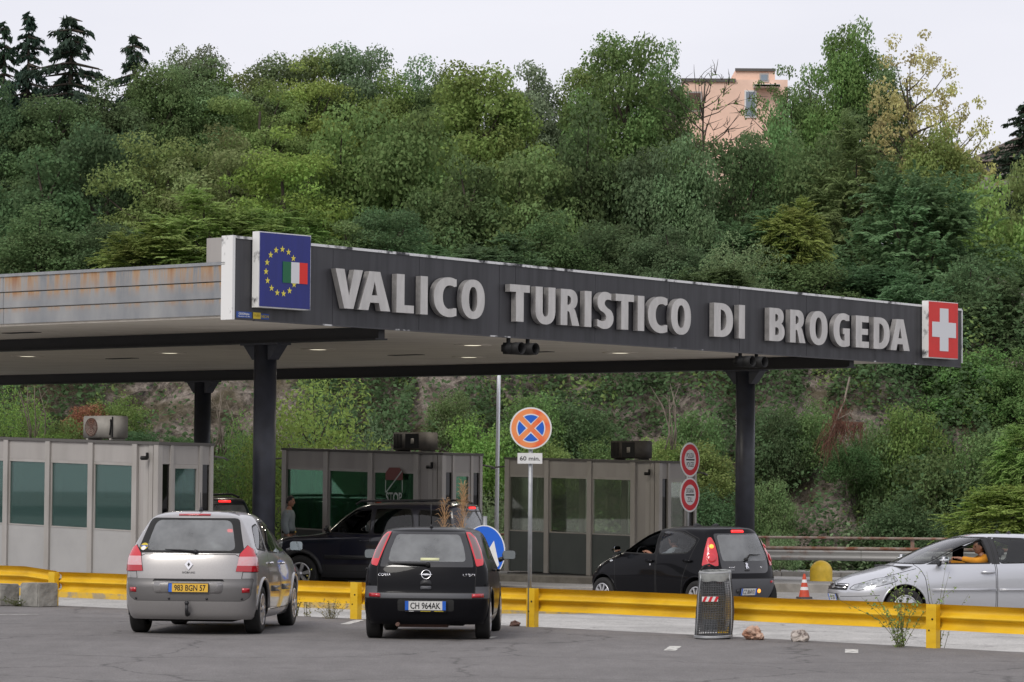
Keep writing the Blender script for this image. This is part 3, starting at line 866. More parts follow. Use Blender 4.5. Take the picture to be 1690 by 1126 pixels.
for ch, b0, b1 in LETTERS:
    zb = 5.452 - 0.0068 * (b0 - 12.3); zt = 6.222 - 0.0083 * (b0 - 12.3)
    bm = glyph_bm(ch, b1 - b0, zt - zb, DEP)
    mb = MB()
    for f in bm.faces:
        f.material_index = 0
    T = SX @ Matrix(((0, 0, -1, A_F - .024 - DEP / 2), (1, 0, 0, b0), (0, 1, 0, zb), (0, 0, 0, 1)))
    bm.normal_update()
    vm = {v: mb.bm.verts.new(T @ v.co) for v in bm.verts}
    for f in bm.faces:
        mb.mi = 0 if abs(f.normal.z) > 0.7 else 1
        mb._f([vm[v] for v in f.verts])
    bm.free()
    bmesh.ops.remove_doubles(mb.bm, verts=list(mb.bm.verts), dist=1e-5)
    mb.build('letter', ['letter', 'letter_side'], sign)
# small maker's stickers at the lower left corner of the board
def on_board(b, z, off): return frame_mtx(SX @ Vector((A_F - off, b, z)), (SX.to_3x3() @ Vector((0, 1, 0))), (0, 0, 1))
def board_rect(mb, b0, b1, z0, z1, off=0.004):
    mb.poly([(A_F - off, b0, z0), (A_F - off, b1, z0), (A_F - off, b1, z1), (A_F - off, b0, z1)])
st = MB(SX)
st.m(0); board_rect(st, 8.02, 8.42, 5.168, 5.285)
st.m(1); board_rect(st, 8.46, 8.66, 5.165, 5.285)
st.m(0); board_rect(st, 8.66, 8.88, 5.163, 5.270)
st.xf = Matrix.Identity(4)
st.m(2).merge(text_bm("ODEONplex", 0.040, 0.01, depth=0.0015, fit=0.28), on_board(8.22, 5.244, 0.006))
st.m(2).merge(text_bm("Neonlicht AG 091", 0.022, 0.0, depth=0.0015, fit=0.30), on_board(8.22, 5.196, 0.006))
st.m(3).merge(text_bm("PUBLI", 0.042, 0.0, depth=0.0015, fit=0.14), on_board(8.56, 5.225, 0.006))
st.m(1).merge(text_bm("NEON", 0.055, 0.01, depth=0.0015, fit=0.19), on_board(8.77, 5.217, 0.006))
st.build('maker_sticker', ['sticker_blue', 'sticker_yellow', 'white', mat('sticker_ochre', (0.40, 0.27, 0.02), 0.5)], sign)

# ------------------------------------------------------------------ lightboxes at both ends of the sign
def lightbox(name, label, b0, b1, z0, z1, proud, face):
    o = ab(A_F - proud, (b0 + b1) / 2, z0)
    root = empty(name, o, 0, label, 'sign')
    LX = road_xf(o)
    mb = MB(LX)
    a0, a1 = A_F - proud + .012, A_F - .026
    mb.box((a0, b0, z0), (a1, b1, z1))
    mb.build('box_frame', 'box_white', root)
    mb = MB(LX)
    e = 0.02
    mb.hexa([(a0 - .012, b0 + e, z0 + e), (a0 - .012, b1 - e, z0 + e), (a0 - .001, b1 - e, z0 + e), (a0 - .001, b0 + e, z0 + e),
             (a0 - .012, b0 + e, z1 - e), (a0 - .012, b1 - e, z1 - e), (a0 - .001, b1 - e, z1 - e), (a0 - .001, b0 + e, z1 - e)])
    mb.build('face_panel', face, root)
    T = frame_mtx(LX @ Vector((a0 - .016, b0, z0)), LX.to_3x3() @ Vector((0, 1, 0)), (0, 0, 1))
    return root, T, b1 - b0, z1 - z0
eu, T, W, H = lightbox('flag_lightbox', 'blue lightbox with a ring of yellow stars and a small green, white and red flag', 8.40, 9.78, 5.375, 6.825, 0.22, 'eu_blue')
def star_pts(cx, cy, r):
    return [(cx + (r if k % 2 == 0 else r * .40) * math.sin(k * math.pi / 5), cy + (r if k % 2 == 0 else r * .40) * math.cos(k * math.pi / 5)) for k in range(10)]
for k in range(15):
    t = 2 * math.pi * (k + 0.12) / 15
    mb = MB()
    mb.prism(star_pts(.42 * W + .295 * W * math.sin(t), .49 * H + .295 * H * math.cos(t), 0.067), 0, 0.003, T)
    mb.build('star', 'star', eu)
fx0, fx1, fy0, fy1 = .445 * W, .925 * W, .345 * H, .625 * H
mb = MB()
for i in range(3):
    x0 = fx0 + (fx1 - fx0) * i / 3; x1 = fx0 + (fx1 - fx0) * (i + 1) / 3
    mb.m(i).prism([(x0, fy0), (x1, fy0), (x1, fy1), (x0, fy1)], 0, 0.007, T)
mb.build('tricolour', ['flag_green', 'flag_white', 'flag_red'], eu)
ch, T, W, H = lightbox('flag_lightbox', 'red lightbox with a white cross at the far right end of the fascia sign', 30.59, 31.85, 5.205, 6.583, 0.22, 'swiss_red')
mb = MB()
cx, cy, aw, al = .51 * W, .505 * H, .145 * W, .40 * W
sh = .375 * H
mb.prism([(cx - aw, cy - sh), (cx + aw, cy - sh), (cx + aw, cy - aw), (cx + al, cy - aw), (cx + al, cy + aw), (cx + aw, cy + aw),
          (cx + aw, cy + sh), (cx - aw, cy + sh), (cx - aw, cy + aw), (cx - al, cy + aw), (cx - al, cy - aw), (cx - aw, cy - aw)], 0, 0.004, T)
mb.build('cross', 'flag_white', ch)

# ------------------------------------------------------------------ lane signals hanging under the sign
def lane_signal(b, label, red):
    o = ab(A_F + .1, b, 4.72)
    root = empty('lane_signal', o, 0, label, 'traffic light', 'lane signals under the fascia sign')
    LX = road_xf(o)
    a = A_F + .1
    mb = MB(LX)
    mb.rbox((a - .10, b - .42, 4.76), (a + .14, b + .42, 5.0), 0.05, 3)
    mb.build('housing', 'black', root)
    for k, (db, lit) in enumerate(((-.22, red), (.22, False))):
        c = LX @ Vector((a - .10, b + db, 4.88))
        d = (LX.to_3x3() @ Vector((-1, 0, 0))).normalized()
        f = frame_mtx(c, Vector((0, 0, 1)).cross(d), (0, 0, 1))
        mb = MB()
        mb.lathe([(0.125, -.02), (0.125, .20), (0.115, .20), (0.105, .0)], 20, f)
        v = mb.build('visor', 'black', root)
        mb = MB()
        mb.lathe([(0.11, .004), (0.06, .012), (0.001, .016)], 20, f)
        mb.build('lens', mat('dim_red_lens', (0.16, 0.02, 0.02), 0.3) if lit else mat('dark_lens', (0.01, 0.01, 0.011), 0.2), root)
    for db in (-.3, .3):
        mb = MB(LX)
        mb.box((a - .03, b + db - .03, 4.99), (a + .03, b + db + .03, 5.165))
        mb.box((a - .10, b + db - .09, 5.10), (a + .10, b + db + .09, 5.118))
        mb.build('bracket', 'black', root)
lane_signal(16.15, 'black two-lamp lane signal hung under the sign below TURISTICO', True)
lane_signal(23.95, 'black two-lamp lane signal hung beside the head of the right front column', False)
# ================================================================== CUSTOMS BOOTHS
def booth(label, a0, a1, b0, b1, zt0, slope, glass, low, n_long, notch=True, base_z=None, win=(0.47, 1.62), cor_w=.70):
    """a0..a1 along the lane (a0 = near end), b0..b1 across; roof edge zt0 at a0 rising by slope"""
    zb = (lane_z(b0) + 0.17) if base_z is None else base_z
    o = ab(a0, (b0 + b1) / 2, zb)
    root = empty('customs_booth', o, 0, label, 'booth', 'customs booths in the lanes')
    X = road_xf(o)
    def zt(a): return zt0 + slope * (a - a0)
    def slab(mb, p0, p1, q0, q1, d0, d1):
        """a from p0..p1, b q0..q1, depth below the roof edge d0 (upper) .. d1 (lower)"""
        mb.hexa([(p0, q0, zt(p0) - d1), (p1, q0, zt(p1) - d1), (p1, q1, zt(p1) - d1), (p0, q1, zt(p0) - d1),
                 (p0, q0, zt(p0) - d0), (p1, q0, zt(p1) - d0), (p1, q1, zt(p1) - d0), (p0, q1, zt(p0) - d0)])
    Hh = zt0 - zb
    cor = cor_w if notch else 0.0            # post cluster at the near corner
    # roof
    mb = MB(X); slab(mb, a0 - .03, a1 + .03, b0 - .03, b1 + .03, -.035, .018); mb.build('roof', 'booth_roof', root)
    mb = MB(X); slab(mb, a0 + .06, a1 - .06, b0 + .06, b1 - .06, .03, .06); mb.build('ceiling', 'booth_in', root)
    mb = MB(X); mb.box((a0 + .05, b0 + .05, zb), (a1 - .05, b1 - .05, zb + .06)); mb.build('floor_plinth', 'booth_roof', root)
    pw = 0.075
    w0, w1 = win
    la, lb = a0 + cor, a1
    pitch = (lb - la) / n_long
    # long sides
    for side, (s0, s1) in (('front', (b0, b0 + .07)), ('back', (b1 - .07, b1))):
        head = MB(X); lows = MB(X)
        for k in range(n_long):
            p0, p1 = la + pitch * k + pw, la + pitch * (k + 1) - pw
            slab(head, p0, p1, s0 + .012, s1 - .012, .02, w0 - .055)
            slab(lows, p0, p1, s0 + .012, s1 - .012, w1 + .03, Hh - .02)
            fr = MB(X)
            slab(fr, p0 + .001, p1 - .001, s0 + .004, s1 - .004, w0 - .053, w0)
            slab(fr, p0 + .001, p1 - .001, s0 + .004, s1 - .004, w1, w1 + .028)
            slab(fr, p0 + .001, p0 + .035, s0 + .01, s1 - .01, w0 + .001, w1 - .001)
            slab(fr, p1 - .035, p1 - .001, s0 + .01, s1 - .01, w0 + .001, w1 - .001)
            f = fr.build('window', 'booth_post', root)
            pn = MB(X)
            slab(pn, p0 + .037, p1 - .037, (s0 + s1) / 2 - .004, (s0 + s1) / 2 + .004, w0 + .002, w1 - .002)
            pn.build('pane', glass, f)
        head.build('head_panel', 'booth', root)
        lows.build('lower_panel', low, root)
        for k in range(n_long + 1):
            p = la + pitch * k
            if k == n_long: p -= pw
            mb = MB(X)
            sgn = -1 if side == 'front' else 1
            q0, q1 = (s0 - .035, s1) if side == 'front' else (s0, s1 + .035)
            slab(mb, p - pw + .004, p + pw - .004, q0, q1, .019, Hh)
            mb.build('mullion', 'booth_post', root)
    # near corner: a cluster of boxed posts and a narrow infill
    if cor:
        for j, (x, wd) in enumerate(((a0 + .07, .07), (a0 + .24, .06), (a0 + .40, .07))):
            mb = MB(X); slab(mb, x - wd, x + wd, b0 - .02 + .02 * j, b0 + .10, .019, Hh); mb.build('corner_post', 'booth_post', root)
        mb = MB(X); slab(mb, a0 + .14, a0 + cor - pw, b0 + .03, b0 + .06, .02, Hh); mb.build('corner_infill', 'booth', root)
    # ends
    for e0, e1, near in ((a0, a0 + .07, True), (a1 - .07, a1, False)):
        seg = [b0 + .10, b0 + .34, b1 - .34, b1 - .08]
        mb = MB(X)
        slab(mb, e0 + .012, e1 - .012, b0 + .08, b1 - .07, .02, w0 - .055)
        mb.build('head_panel', 'booth', root)
        mb = MB(X)
        for q0, q1 in ((seg[0], seg[1] - .04), (seg[2] + .04, seg[3])):
            slab(mb, e0 + .02, e1 - .02, q0, q1, w1 + .03, Hh)
        mb.build('lower_panel', low, root)
        for q in (seg[1], seg[2]):
            mb = MB(X); slab(mb, e0 - .02, e1, q - .04, q + .04, .019, Hh); mb.build('mullion', 'booth_post', root)
        mb = MB(X); slab(mb, e0 - .02 if near else e0, e1 if near else e1 + .02, b1 - .08, b1 + .0, .019, Hh); mb.build('corner_post', 'booth_post', root)
        for q0, q1 in ((seg[0], seg[1] - .042), (seg[2] + .042, seg[3] - .002)):
            mb = MB(X); slab(mb, e0 + .03, e1 - .03, q0, q1, w0 - .05, w1 + .028); mb.build('side_light', 'car_glass_dark' if near else glass, root)
        dr = MB(X)
        slab(dr, e0 + .004, e1 - .004, seg[1] + .042, seg[2] - .042, w0 - .053, w0 + .03)
        slab(dr, e0 + .004, e1 - .004, seg[1] + .042, seg[2] - .042, w1 + .05, Hh - .03)
        slab(dr, e0 + .004, e1 - .004, seg[1] + .042, seg[1] + .10, w0 + .031, w1 + .049)
        slab(dr, e0 + .004, e1 - .004, seg[2] - .10, seg[2] - .042, w0 + .031, w1 + .049)
        d = dr.build('door', 'booth_post' if near else 'booth', root)
        pn = MB(X); slab(pn, e0 + .03, e0 + .038, seg[1] + .102, seg[2] - .102, w0 + .032, w1 + .048); pn.build('pane', glass, d)
        hd = MB(X); slab(hd, e0 - .03, e0 - .012, seg[2] - .085, seg[2] - .06, w1 - .12, w1 + .02) if near else slab(hd, e1 + .012, e1 + .03, seg[2] - .085, seg[2] - .06, w1 - .12, w1 + .02)
        hd.build('handle', 'galv', d)
    # inside: a counter and a screen
    mb = MB(X)
    mb.box((a0 + 1.2, b0 + .15, zb + .95), (a1 - .4, b0 + .65, zb + .99)); mb.box((a0 + 1.4, b0 + .2, zb + .06), (a1 - .6, b0 + .6, zb + .95))
    mb.build('counter', 'booth_in', root)
    # camera and stay arms
    mb = MB(X)
    ca = a0 + .30
    mb.rbox((ca - .05, b0 - .20, zt(ca) - .33), (ca + .05, b0 - .05, zt(ca) - .25), .015)
    mb.box((ca - .015, b0 - .07, zt(ca) - .30), (ca + .015, b0 - .021, zt(ca) - .18))
    mb.build('security_camera', 'black', root)
    mb = MB(X)
    mb.tube([(a1 + .02, b0 + .1, zt(a1) - .2), (a1 + .3, b0 - .05, zt(a1) - .22), (a1 + .42, b0 - .1, zt(a1) - .27)], .022, 6)
    mb.tube([(a0 + .02, b1 - .02, zt(a0) - .22), (a0 - .1, b1 + .22, zt(a0) - .26), (a0 - .1, b1 + .32, zt(a0) - .3)], .022, 6)
    mb.build('stay_arm', 'booth_roof', root)
    return root, X, zb, zt
b1r, b1x, b1z, b1t = booth('grey customs booth with pale teal windows behind the silver hatchback, at the left edge', 18.12, 25.55, 9.2, 10.66, 2.80, .0255, 'teal_glass', 'booth_low', 5, win=(.455, 1.75), cor_w=.70)
b2r, b2x, b2z, b2t = booth('grey customs booth behind the dark off-road vehicle, a stop notice in its glass', 18.95, 24.05, 18.35, 19.63, 2.72, .0245, 'green_glass', 'booth_green', 3, win=(.455, 1.80), cor_w=.80)
b3r, b3x, b3z, b3t = booth('grey customs booth with see-through windows and dark lower panels behind the 60 min. sign', 20.25, 25.35, 27.5, 28.92, 2.655, .0185, 'grey_glass', 'booth_green', 3, win=(.46, 1.81), cor_w=.84)

# pale panels stand in for reflections and inside shapes in the first booth's glass
mb = MB(b1x)
mb.box((19.0, 10.44, b1z + 1.0), (21.3, 10.46, b1z + 1.75))
mb.box((21.4, 10.44, b1z + .95), (25.0, 10.46, b1z + 1.55))
mb.build('reflection_panel', 'pale_panel', b1r)
mb = MB(b1x)
mb.box((23.75, 9.36, b1z + 1.1), (23.95, 9.42, b1z + 2.5)); mb.box((19.2, 9.5, b1z + 1.36), (22.4, 9.6, b1z + 1.38))
mb.build('inner_post', 'black', b1r)
mb = MB(b2x)
for a in (20.7, 22.3):
    mb.box((a - .06, 19.2, b2z), (a + .06, 19.26, b2z + 2.6))
mb.rbox((23.0, 19.0, b2z + 1.85), (23.35, 19.1, b2z + 2.15), .02)
mb.build('inner_post', 'black', b2r)
# stop notice fixed inside the glass of the second booth
T = frame_mtx(b2x @ Vector((20.40, 18.30, b2z + 1.93)), b2x.to_3x3() @ Vector((-1, 0, 0)), (0, 0, 1))
mb = MB()
oc = [(.36 * math.cos(R(22.5 + 45 * k)), .36 * math.sin(R(22.5 + 45 * k)) + .28) for k in range(8)]
mb.m(0).prism([(-.16, .62), (.16, .62), (.27, .50), (.27, .34), (-.27, .34), (-.27, .50)], 0, .004, T)
mb.m(1).prism([(-.27, .06), (-.23, .06), (.24, .52), (.24, .56)], .006, .010, T)
mb.m(1).prism([(-.27, .06), (-.27, .34), (-.25, .34), (-.25, .06)], .006, .010, T)
mb.m(1).prism([(.25, .06), (.25, .34), (.27, .34), (.27, .06)], .006, .010, T)
mb.m(1).merge(text_bm("STOP", .22, .02, depth=.004, fit=.50), T @ Matrix.Translation((0, -.05, .004)))
mb.build('stop_notice', ['stop_red', 'pale_panel'], b2r)

# yellow vest hanging inside the end window of the first booth
o = b1x.inverted() @ (b1x @ Vector((18.35, 10.05, 1.55)))
vo = ab(18.4, 10.05, 1.45)
vx = road_xf(vo)
vest = MB(vx)
for sg in (-1, 1):
    vest.hexa([(18.37, 10.05 + sg * .05, 1.45), (18.43, 10.05 + sg * .05, 1.45), (18.43, 10.05 + sg * .27, 1.50), (18.37, 10.05 + sg * .27, 1.50),
               (18.37, 10.05 + sg * .09, 2.10), (18.43, 10.05 + sg * .09, 2.10), (18.43, 10.05 + sg * .20, 2.06), (18.37, 10.05 + sg * .20, 2.06)])
vest.hexa([(18.37, 9.90, 2.08), (18.43, 9.90, 2.08), (18.43, 10.20, 2.08), (18.37, 10.20, 2.08), (18.37, 9.94, 2.2), (18.43, 9.94, 2.2), (18.43, 10.16, 2.2), (18.37, 10.16, 2.2)])
tag(vest.build('safety_vest', 'vest'), 'yellow safety vest hanging behind the end window of the leftmost booth', 'vest').location = vo

# air conditioners on the booth roofs
def air_con(label, a, b, z, w, d, h, dark, yaw_extra=0.0):
    o = ab(a, b, z)
    root = empty('air_conditioner', o, 0, label, 'air conditioner', 'air conditioners on the booth roofs')
    X = road_xf(o)
    body = 'ac_dark' if dark else 'ac'
    mb = MB(X)
    mb.rbox((a - w / 2, b - d / 2, z + .04), (a + w / 2, b + d / 2, z + h), .02)
    for s in (-1, 1):
        mb.box((a + s * w * .38 - .03, b - d / 2 + .02, z), (a + s * w * .38 + .03, b + d / 2 - .02, z + .04))
    mb.build('casing', body, root)
    return root, X
def fan(root, X, c, axis, r, mt):
    d = (X.to_3x3() @ Vector(axis)).normalized()
    f = frame_mtx(X @ Vector(c), Vector((0, 0, 1)).cross(d), (0, 0, 1))
    mb = MB()
    mb.m(0).lathe([(r, 0.002), (r, .012), (r * .93, .012), (r * .9, .004), (0.001, .004)], 28, f)
    for k in range(1, 5):
        mb.m(1).lathe([(r * k / 5 - .006, .012), (r * k / 5, .018), (r * k / 5 + .006, .012)], 24, f)
    for k in range(6):
        t = k * math.pi / 3
        mb.m(1).merge(MB().tube([(0, 0, .014), (r * math.cos(t), r * math.sin(t), .014)], .006, 5).bm, f)
    mb.m(0).lathe([(r * .25, .016), (0.001, .022)], 16, f)
    mb.build('fan_grille', mt, root)
zr = b1t(20.6) + .036
r, X = air_con('weathered beige air conditioner with a round rusty fan on the leftmost booth roof', 20.72, 10.05, zr, .95, .42, .50, False)
fan(r, X, (20.92, 9.84, zr + .27), (0, -1, 0), .19, ['rock_brown', 'rust'])
mb = MB(X); mb.box((20.25, 9.83, zr + .06), (20.28, 9.839, zr + .48)); mb.tube([(20.30, 9.82, zr + .42), (20.27, 9.80, zr + .3), (20.30, 9.80, zr + .1)], .018, 6); mb.build('pipe', 'black', r)
zr = b2t(20.3) + .036
r, X = air_con('dark brown air conditioner with a square grille on the middle booth roof', 20.42, 19.0, zr, 1.0, .45, .44, True)
mb = MB(X); mb.box((20.1, 18.768, zr + .08), (20.52, 18.774, zr + .40)); mb.build('grille', 'black', r)
mb = MB(X); mb.rbox((20.24, 18.755, zr + .18), (20.34, 18.767, zr + .30), .008); mb.build('badge', 'ac', r)
mb = MB(X)
for k in range(6): mb.box((20.62 + .045 * k, 18.762, zr + .08), (20.64 + .045 * k, 18.774, zr + .40))
mb.build('side_louvre', 'black', r)
zr = b3t(21.6) + .036
r, X = air_con('brown air conditioner with a black grille on the rightmost booth roof', 21.75, 28.2, zr, 1.0, .45, .48, True)
mb = MB(X); mb.box((21.45, 27.968, zr + .08), (21.86, 27.974, zr + .44)); mb.build('grille', 'black', r)
mb = MB(X); mb.rbox((21.59, 27.955, zr + .18), (21.70, 27.967, zr + .32), .008); mb.build('badge', 'ac', r)
mb = MB(X)
for k in range(6): mb.box((21.96 + .045 * k, 27.962, zr + .08), (21.98 + .045 * k, 27.974, zr + .44))
mb.build('side_louvre', 'black', r)
# ================================================================== CARS
# local axes: x forward, y left, z up, origin on the road under the middle of the wheelbase
def catmull(rows, per):
    out = []
    n = len(rows)
    for i in range(n - 1):
        p0 = rows[max(i - 1, 0)]; p1 = rows[i]; p2 = rows[i + 1]; p3 = rows[min(i + 2, n - 1)]
        for k in range(per):
            t = k / per
            out.append([0.5 * (2 * b + (c - a) * t + (2 * a - 5 * b + 4 * c - d) * t * t + (3 * b - a - 3 * c + d) * t ** 3)
                        for a, b, c, d in zip(p0, p1, p2, p3)])
    out.append(list(rows[-1]))
    return out
def body_shell(rows, nfr=13, nsd=26, exf=2.5, exr=2.9, per=5):
    """stack of horizontal outlines -> closed body. row = (z, xf, cf, xr, cr, wf, wm, wr)"""
    bm = bmesh.new()
    rings = []
    for z, xf, cf, xr, cr, wf, wm, wr in catmull(rows, per):
        half = []
        for i in range(nfr):                       # front, centre to corner
            t = (math.pi / 2) * i / nfr
            half.append((xf - cf + cf * math.cos(t) ** (2 / exf), wf * math.sin(t) ** (2 / exf)))
        xa, xb = xf - cf, xr + cr
        for i in range(nsd + 1):
            t = i / nsd
            s = 2 * t - 1
            q = wm + ((wr + wf) / 2 - wm) * s * s + (wr - wf) / 2 * s
            half.append((xa + (xb - xa) * t, q))
        for i in range(1, nfr + 1):
            t = (math.pi / 2) * (1 - i / nfr)
            half.append((xr + cr - cr * math.cos(t) ** (2 / exr), wr * math.sin(t) ** (2 / exr)))
        ring = [bm.verts.new((x, y, z)) for x, y in half]
        ring += [bm.verts.new((x, -y, z)) for x, y in reversed(half[1:-1])]
        rings.append(ring)
    n = len(rings[0])
    for a, b in zip(rings, rings[1:]):
        for k in range(n):
            bm.faces.new([a[k], a[(k + 1) % n], b[(k + 1) % n], b[k]])
    c = bm.verts.new((sum(v.co.x for v in rings[-1]) / n, 0, rings[-1][0].co.z + 0.003))
    for k in range(n):
        bm.faces.new([rings[-1][k], rings[-1][(k + 1) % n], c])
    bmesh.ops.recalc_face_normals(bm, faces=list(bm.faces))
    return bm
def rounded(poly, r, n=3):
    out = []
    k = len(poly)
    for i in range(k):
        p = Vector(poly[i - 1]); q = Vector(poly[i]); s = Vector(poly[(i + 1) % k])
        rr = r[i] if isinstance(r, (list, tuple)) else r
        if rr <= 0: out.append(tuple(q)); continue
        d0 = (p - q); d1 = (s - q)
        m = min(rr, d0.length * .45, d1.length * .45)
        a = q + d0.normalized() * m; b = q + d1.normalized() * m
        for j in range(n + 1):
            t = j / n
            out.append(tuple(a * (1 - t) ** 2 + q * 2 * t * (1 - t) + b * t * t))
    return out
def offset_poly(poly, d):
    """move every edge outwards by d (negative = inwards)"""
    area = sum(poly[i - 1][0] * poly[i][1] - poly[i][0] * poly[i - 1][1] for i in range(len(poly)))
    sg = 1 if area > 0 else -1
    out = []
    k = len(poly)
    for i in range(k):
        p = Vector(poly[i - 1]); q = Vector(poly[i]); s = Vector(poly[(i + 1) % k])
        e0 = (q - p).normalized(); e1 = (s - q).normalized()
        n0 = Vector((e0.y, -e0.x)) * sg; n1 = Vector((e1.y, -e1.x)) * sg
        b = n0 + n1
        l = max(b.dot(n0), 0.35)
        out.append(tuple(q + b * (d / l)))
    return out
def inside(poly, x, y):
    r = False
    k = len(poly)
    for i in range(k):
        x0, y0 = poly[i - 1]; x1, y1 = poly[i]
        if (y0 > y) != (y1 > y) and x < (x1 - x0) * (y - y0) / (y1 - y0) + x0:
            r = not r
    return r
VIEWS = {   # direction the face looks to, and the two picture axes
    'L': (Vector((0, 1, 0)), Vector((1, 0, 0)), Vector((0, 0, 1))),
    'R': (Vector((0, -1, 0)), Vector((1, 0, 0)), Vector((0, 0, 1))),
    'B': (Vector((-1, 0, 0)), Vector((0, 1, 0)), Vector((0, 0, 1))),
    'F': (Vector((1, 0, 0)), Vector((0, 1, 0)), Vector((0, 0, 1))),
    'BL': (Vector((-.741, .671, 0)), Vector((-.671, -.741, 0)), Vector((0, 0, 1))),
    'BR': (Vector((-.741, -.671, 0)), Vector((.671, -.741, 0)), Vector((0, 0, 1))),
    'T': (Vector((0, 0, 1)), Vector((1, 0, 0)), Vector((0, 1, 0))),
}
class Body:
    def __init__(self, bm):
        self.bm = bm
        self.part = bm.faces.layers.int.new('part')
        self.mt = bm.faces.layers.int.new('mt')
        self.names = ['body']
        bm.normal_update()
        me = bpy.data.meshes.new('x')
        vs = [v.co.copy() for v in bm.verts]; bm.verts.index_update()
        fs = [[v.index for v in f.verts] for f in bm.faces]
        self.vn = [v.normal.copy() for v in bm.verts]
        self.v0, self.f0 = vs, fs
        self.bvh = BVHTree.FromPolygons(vs, fs)
        bpy.data.meshes.remove(me)
    def normal_at(self, p):
        loc, nr, i, d = self.bvh.find_nearest(p)
        if i is None: return Vector((0, 0, 1))
        f = self.f0[i]
        w = [1.0 / ((self.v0[k] - loc).length_squared + 1e-7) for k in f]
        n = Vector()
        # inverse-distance blend of the vertex normals gives a continuous field
        for k, ww in zip(f, w): n += self.vn[k] * ww
        return n.normalized()
    def surf(self, view, x, y, off=0.0):
        """point on the shell seen from that view at picture coordinates x,y"""
        d, r, u = VIEWS[view]
        h = self.bvh.ray_cast(d * 6 + r * x + u * y, -d)
        return h[0] + d * off if h[0] else None
    def faces_in(self, view, poly, nmin, pad=0.0):
        d, r, u = VIEWS[view]
        xs = [p[0] for p in poly]; ys = [p[1] for p in poly]
        x0, x1, y0, y1 = min(xs) - pad, max(xs) + pad, min(ys) - pad, max(ys) + pad
        out = []
        for f in self.bm.faces:
            if f.normal.dot(d) < nmin: continue
            px = [v.co.dot(r) for v in f.verts]; py = [v.co.dot(u) for v in f.verts]
            if max(px) < x0 or min(px) > x1 or max(py) < y0 or min(py) > y1: continue
            out.append(f)
        return out
    def cut(self, view, poly, name=None, mtl=0, nmin=0.2, only=None, where=None):
        """cut the outline into the shell; faces inside go to part `name` (None = stay body) with material slot mtl"""
        d, r, u = VIEWS[view]
        k = len(poly)
        cand = set(self.faces_in(view, poly, nmin))
        for i in range(k):
            a = Vector(poly[i - 1]); b = Vector(poly[i])
            e = b - a
            if e.length < 1e-5: continue
            nrm = Vector((e.y, -e.x)).normalized()
            pn = r * nrm.x + u * nrm.y
            co = r * a.x + u * a.y
            c0 = co.dot(pn)
            er = r * e.x + u * e.y
            lo = min(a.dot(e), b.dot(e)) - 0.06 * e.length; hi = max(a.dot(e), b.dot(e)) + 0.06 * e.length
            keep = []
            for f in cand:
                ds = [v.co.dot(pn) - c0 for v in f.verts]
                if min(ds) > -1e-6 or max(ds) < 1e-6: continue
                ts = [v.co.dot(er) for v in f.verts]
                if max(ts) >= lo and min(ts) <= hi: keep.append(f)
            if not keep: continue
            g = set(keep)
            for f in keep:
                g.update(f.edges); g.update(f.verts)
            cand.difference_update(keep)
            res = bmesh.ops.bisect_plane(self.bm, geom=list(g), plane_co=co, plane_no=pn, dist=1e-5)
            cand.update(x for x in res['geom'] if isinstance(x, bmesh.types.BMFace))
            cand = {f for f in cand if f.is_valid}
        if name is not None:
            if name not in self.names: self.names.append(name)
            pid = self.names.index(name)
        self.bm.normal_update()
        res = []
        for f in self.faces_in(view, poly, nmin):
            c = f.calc_center_median()
            if not inside(poly, c.dot(r), c.dot(u)): continue
            if where and not where(c): continue
            if only is not None and self.names[f[self.part]] not in only: continue
            if name is not None: f[self.part] = pid
            if mtl is not None: f[self.mt] = mtl
            res.append(f)
        return res
    def seam(self, view, poly, w=0.012, mtl=1, nmin=0.2, only=('body',), name=None, inner_mtl=None):
        """a dark gap round an outline, and the outline's inside as a part of its own"""
        r = self.cut(view, offset_poly(poly, -w), name, inner_mtl, nmin, only)
        self.cut(view, poly, None, mtl, nmin, only)
        return r
    def arch(self, x, zc, rad, ymin):
        for vw in ('L', 'R'):
            poly = circle(rad, 28, c=(x, zc))
            fs = self.cut(vw, poly, None, 0, 0.02, None, lambda c: abs(c.y) > ymin)
            bmesh.ops.delete(self.bm, geom=fs, context='FACES')
    def split(self, parent, mats, pushes, pmat):
        """link each part as its own mesh, normals taken from the uncut shell"""
        objs = {}
        self.bm.verts.index_update()
        for pid, nm in enumerate(self.names):
            fs = [f for f in self.bm.faces if f[self.part] == pid]
            if not fs: continue
            vid = {}; co = []; nn = []; faces = []; mi = []
            push = pushes.get(nm, 0.0)
            for f in fs:
                idx = []
                for v in f.verts:
                    if v not in vid:
                        n = self.normal_at(v.co)
                        vid[v] = len(co); co.append(v.co + n * push); nn.append(n)
                    idx.append(vid[v])
                faces.append(idx); mi.append(f[self.mt])
            clean = nm.split('#')[0]
            me = bpy.data.meshes.new(clean)
            me.from_pydata([tuple(c) for c in co], [], faces)
            for k in pmat.get(nm, mats): me.materials.append(M[k])
            me.polygons.foreach_set('material_index', mi)
            me.polygons.foreach_set('use_smooth', [True] * len(faces))
            me.update()
            me.normals_split_custom_set_from_vertices([tuple(n) for n in nn])
            objs[nm] = link(bpy.data.objects.new(clean, me), parent)
        return objs
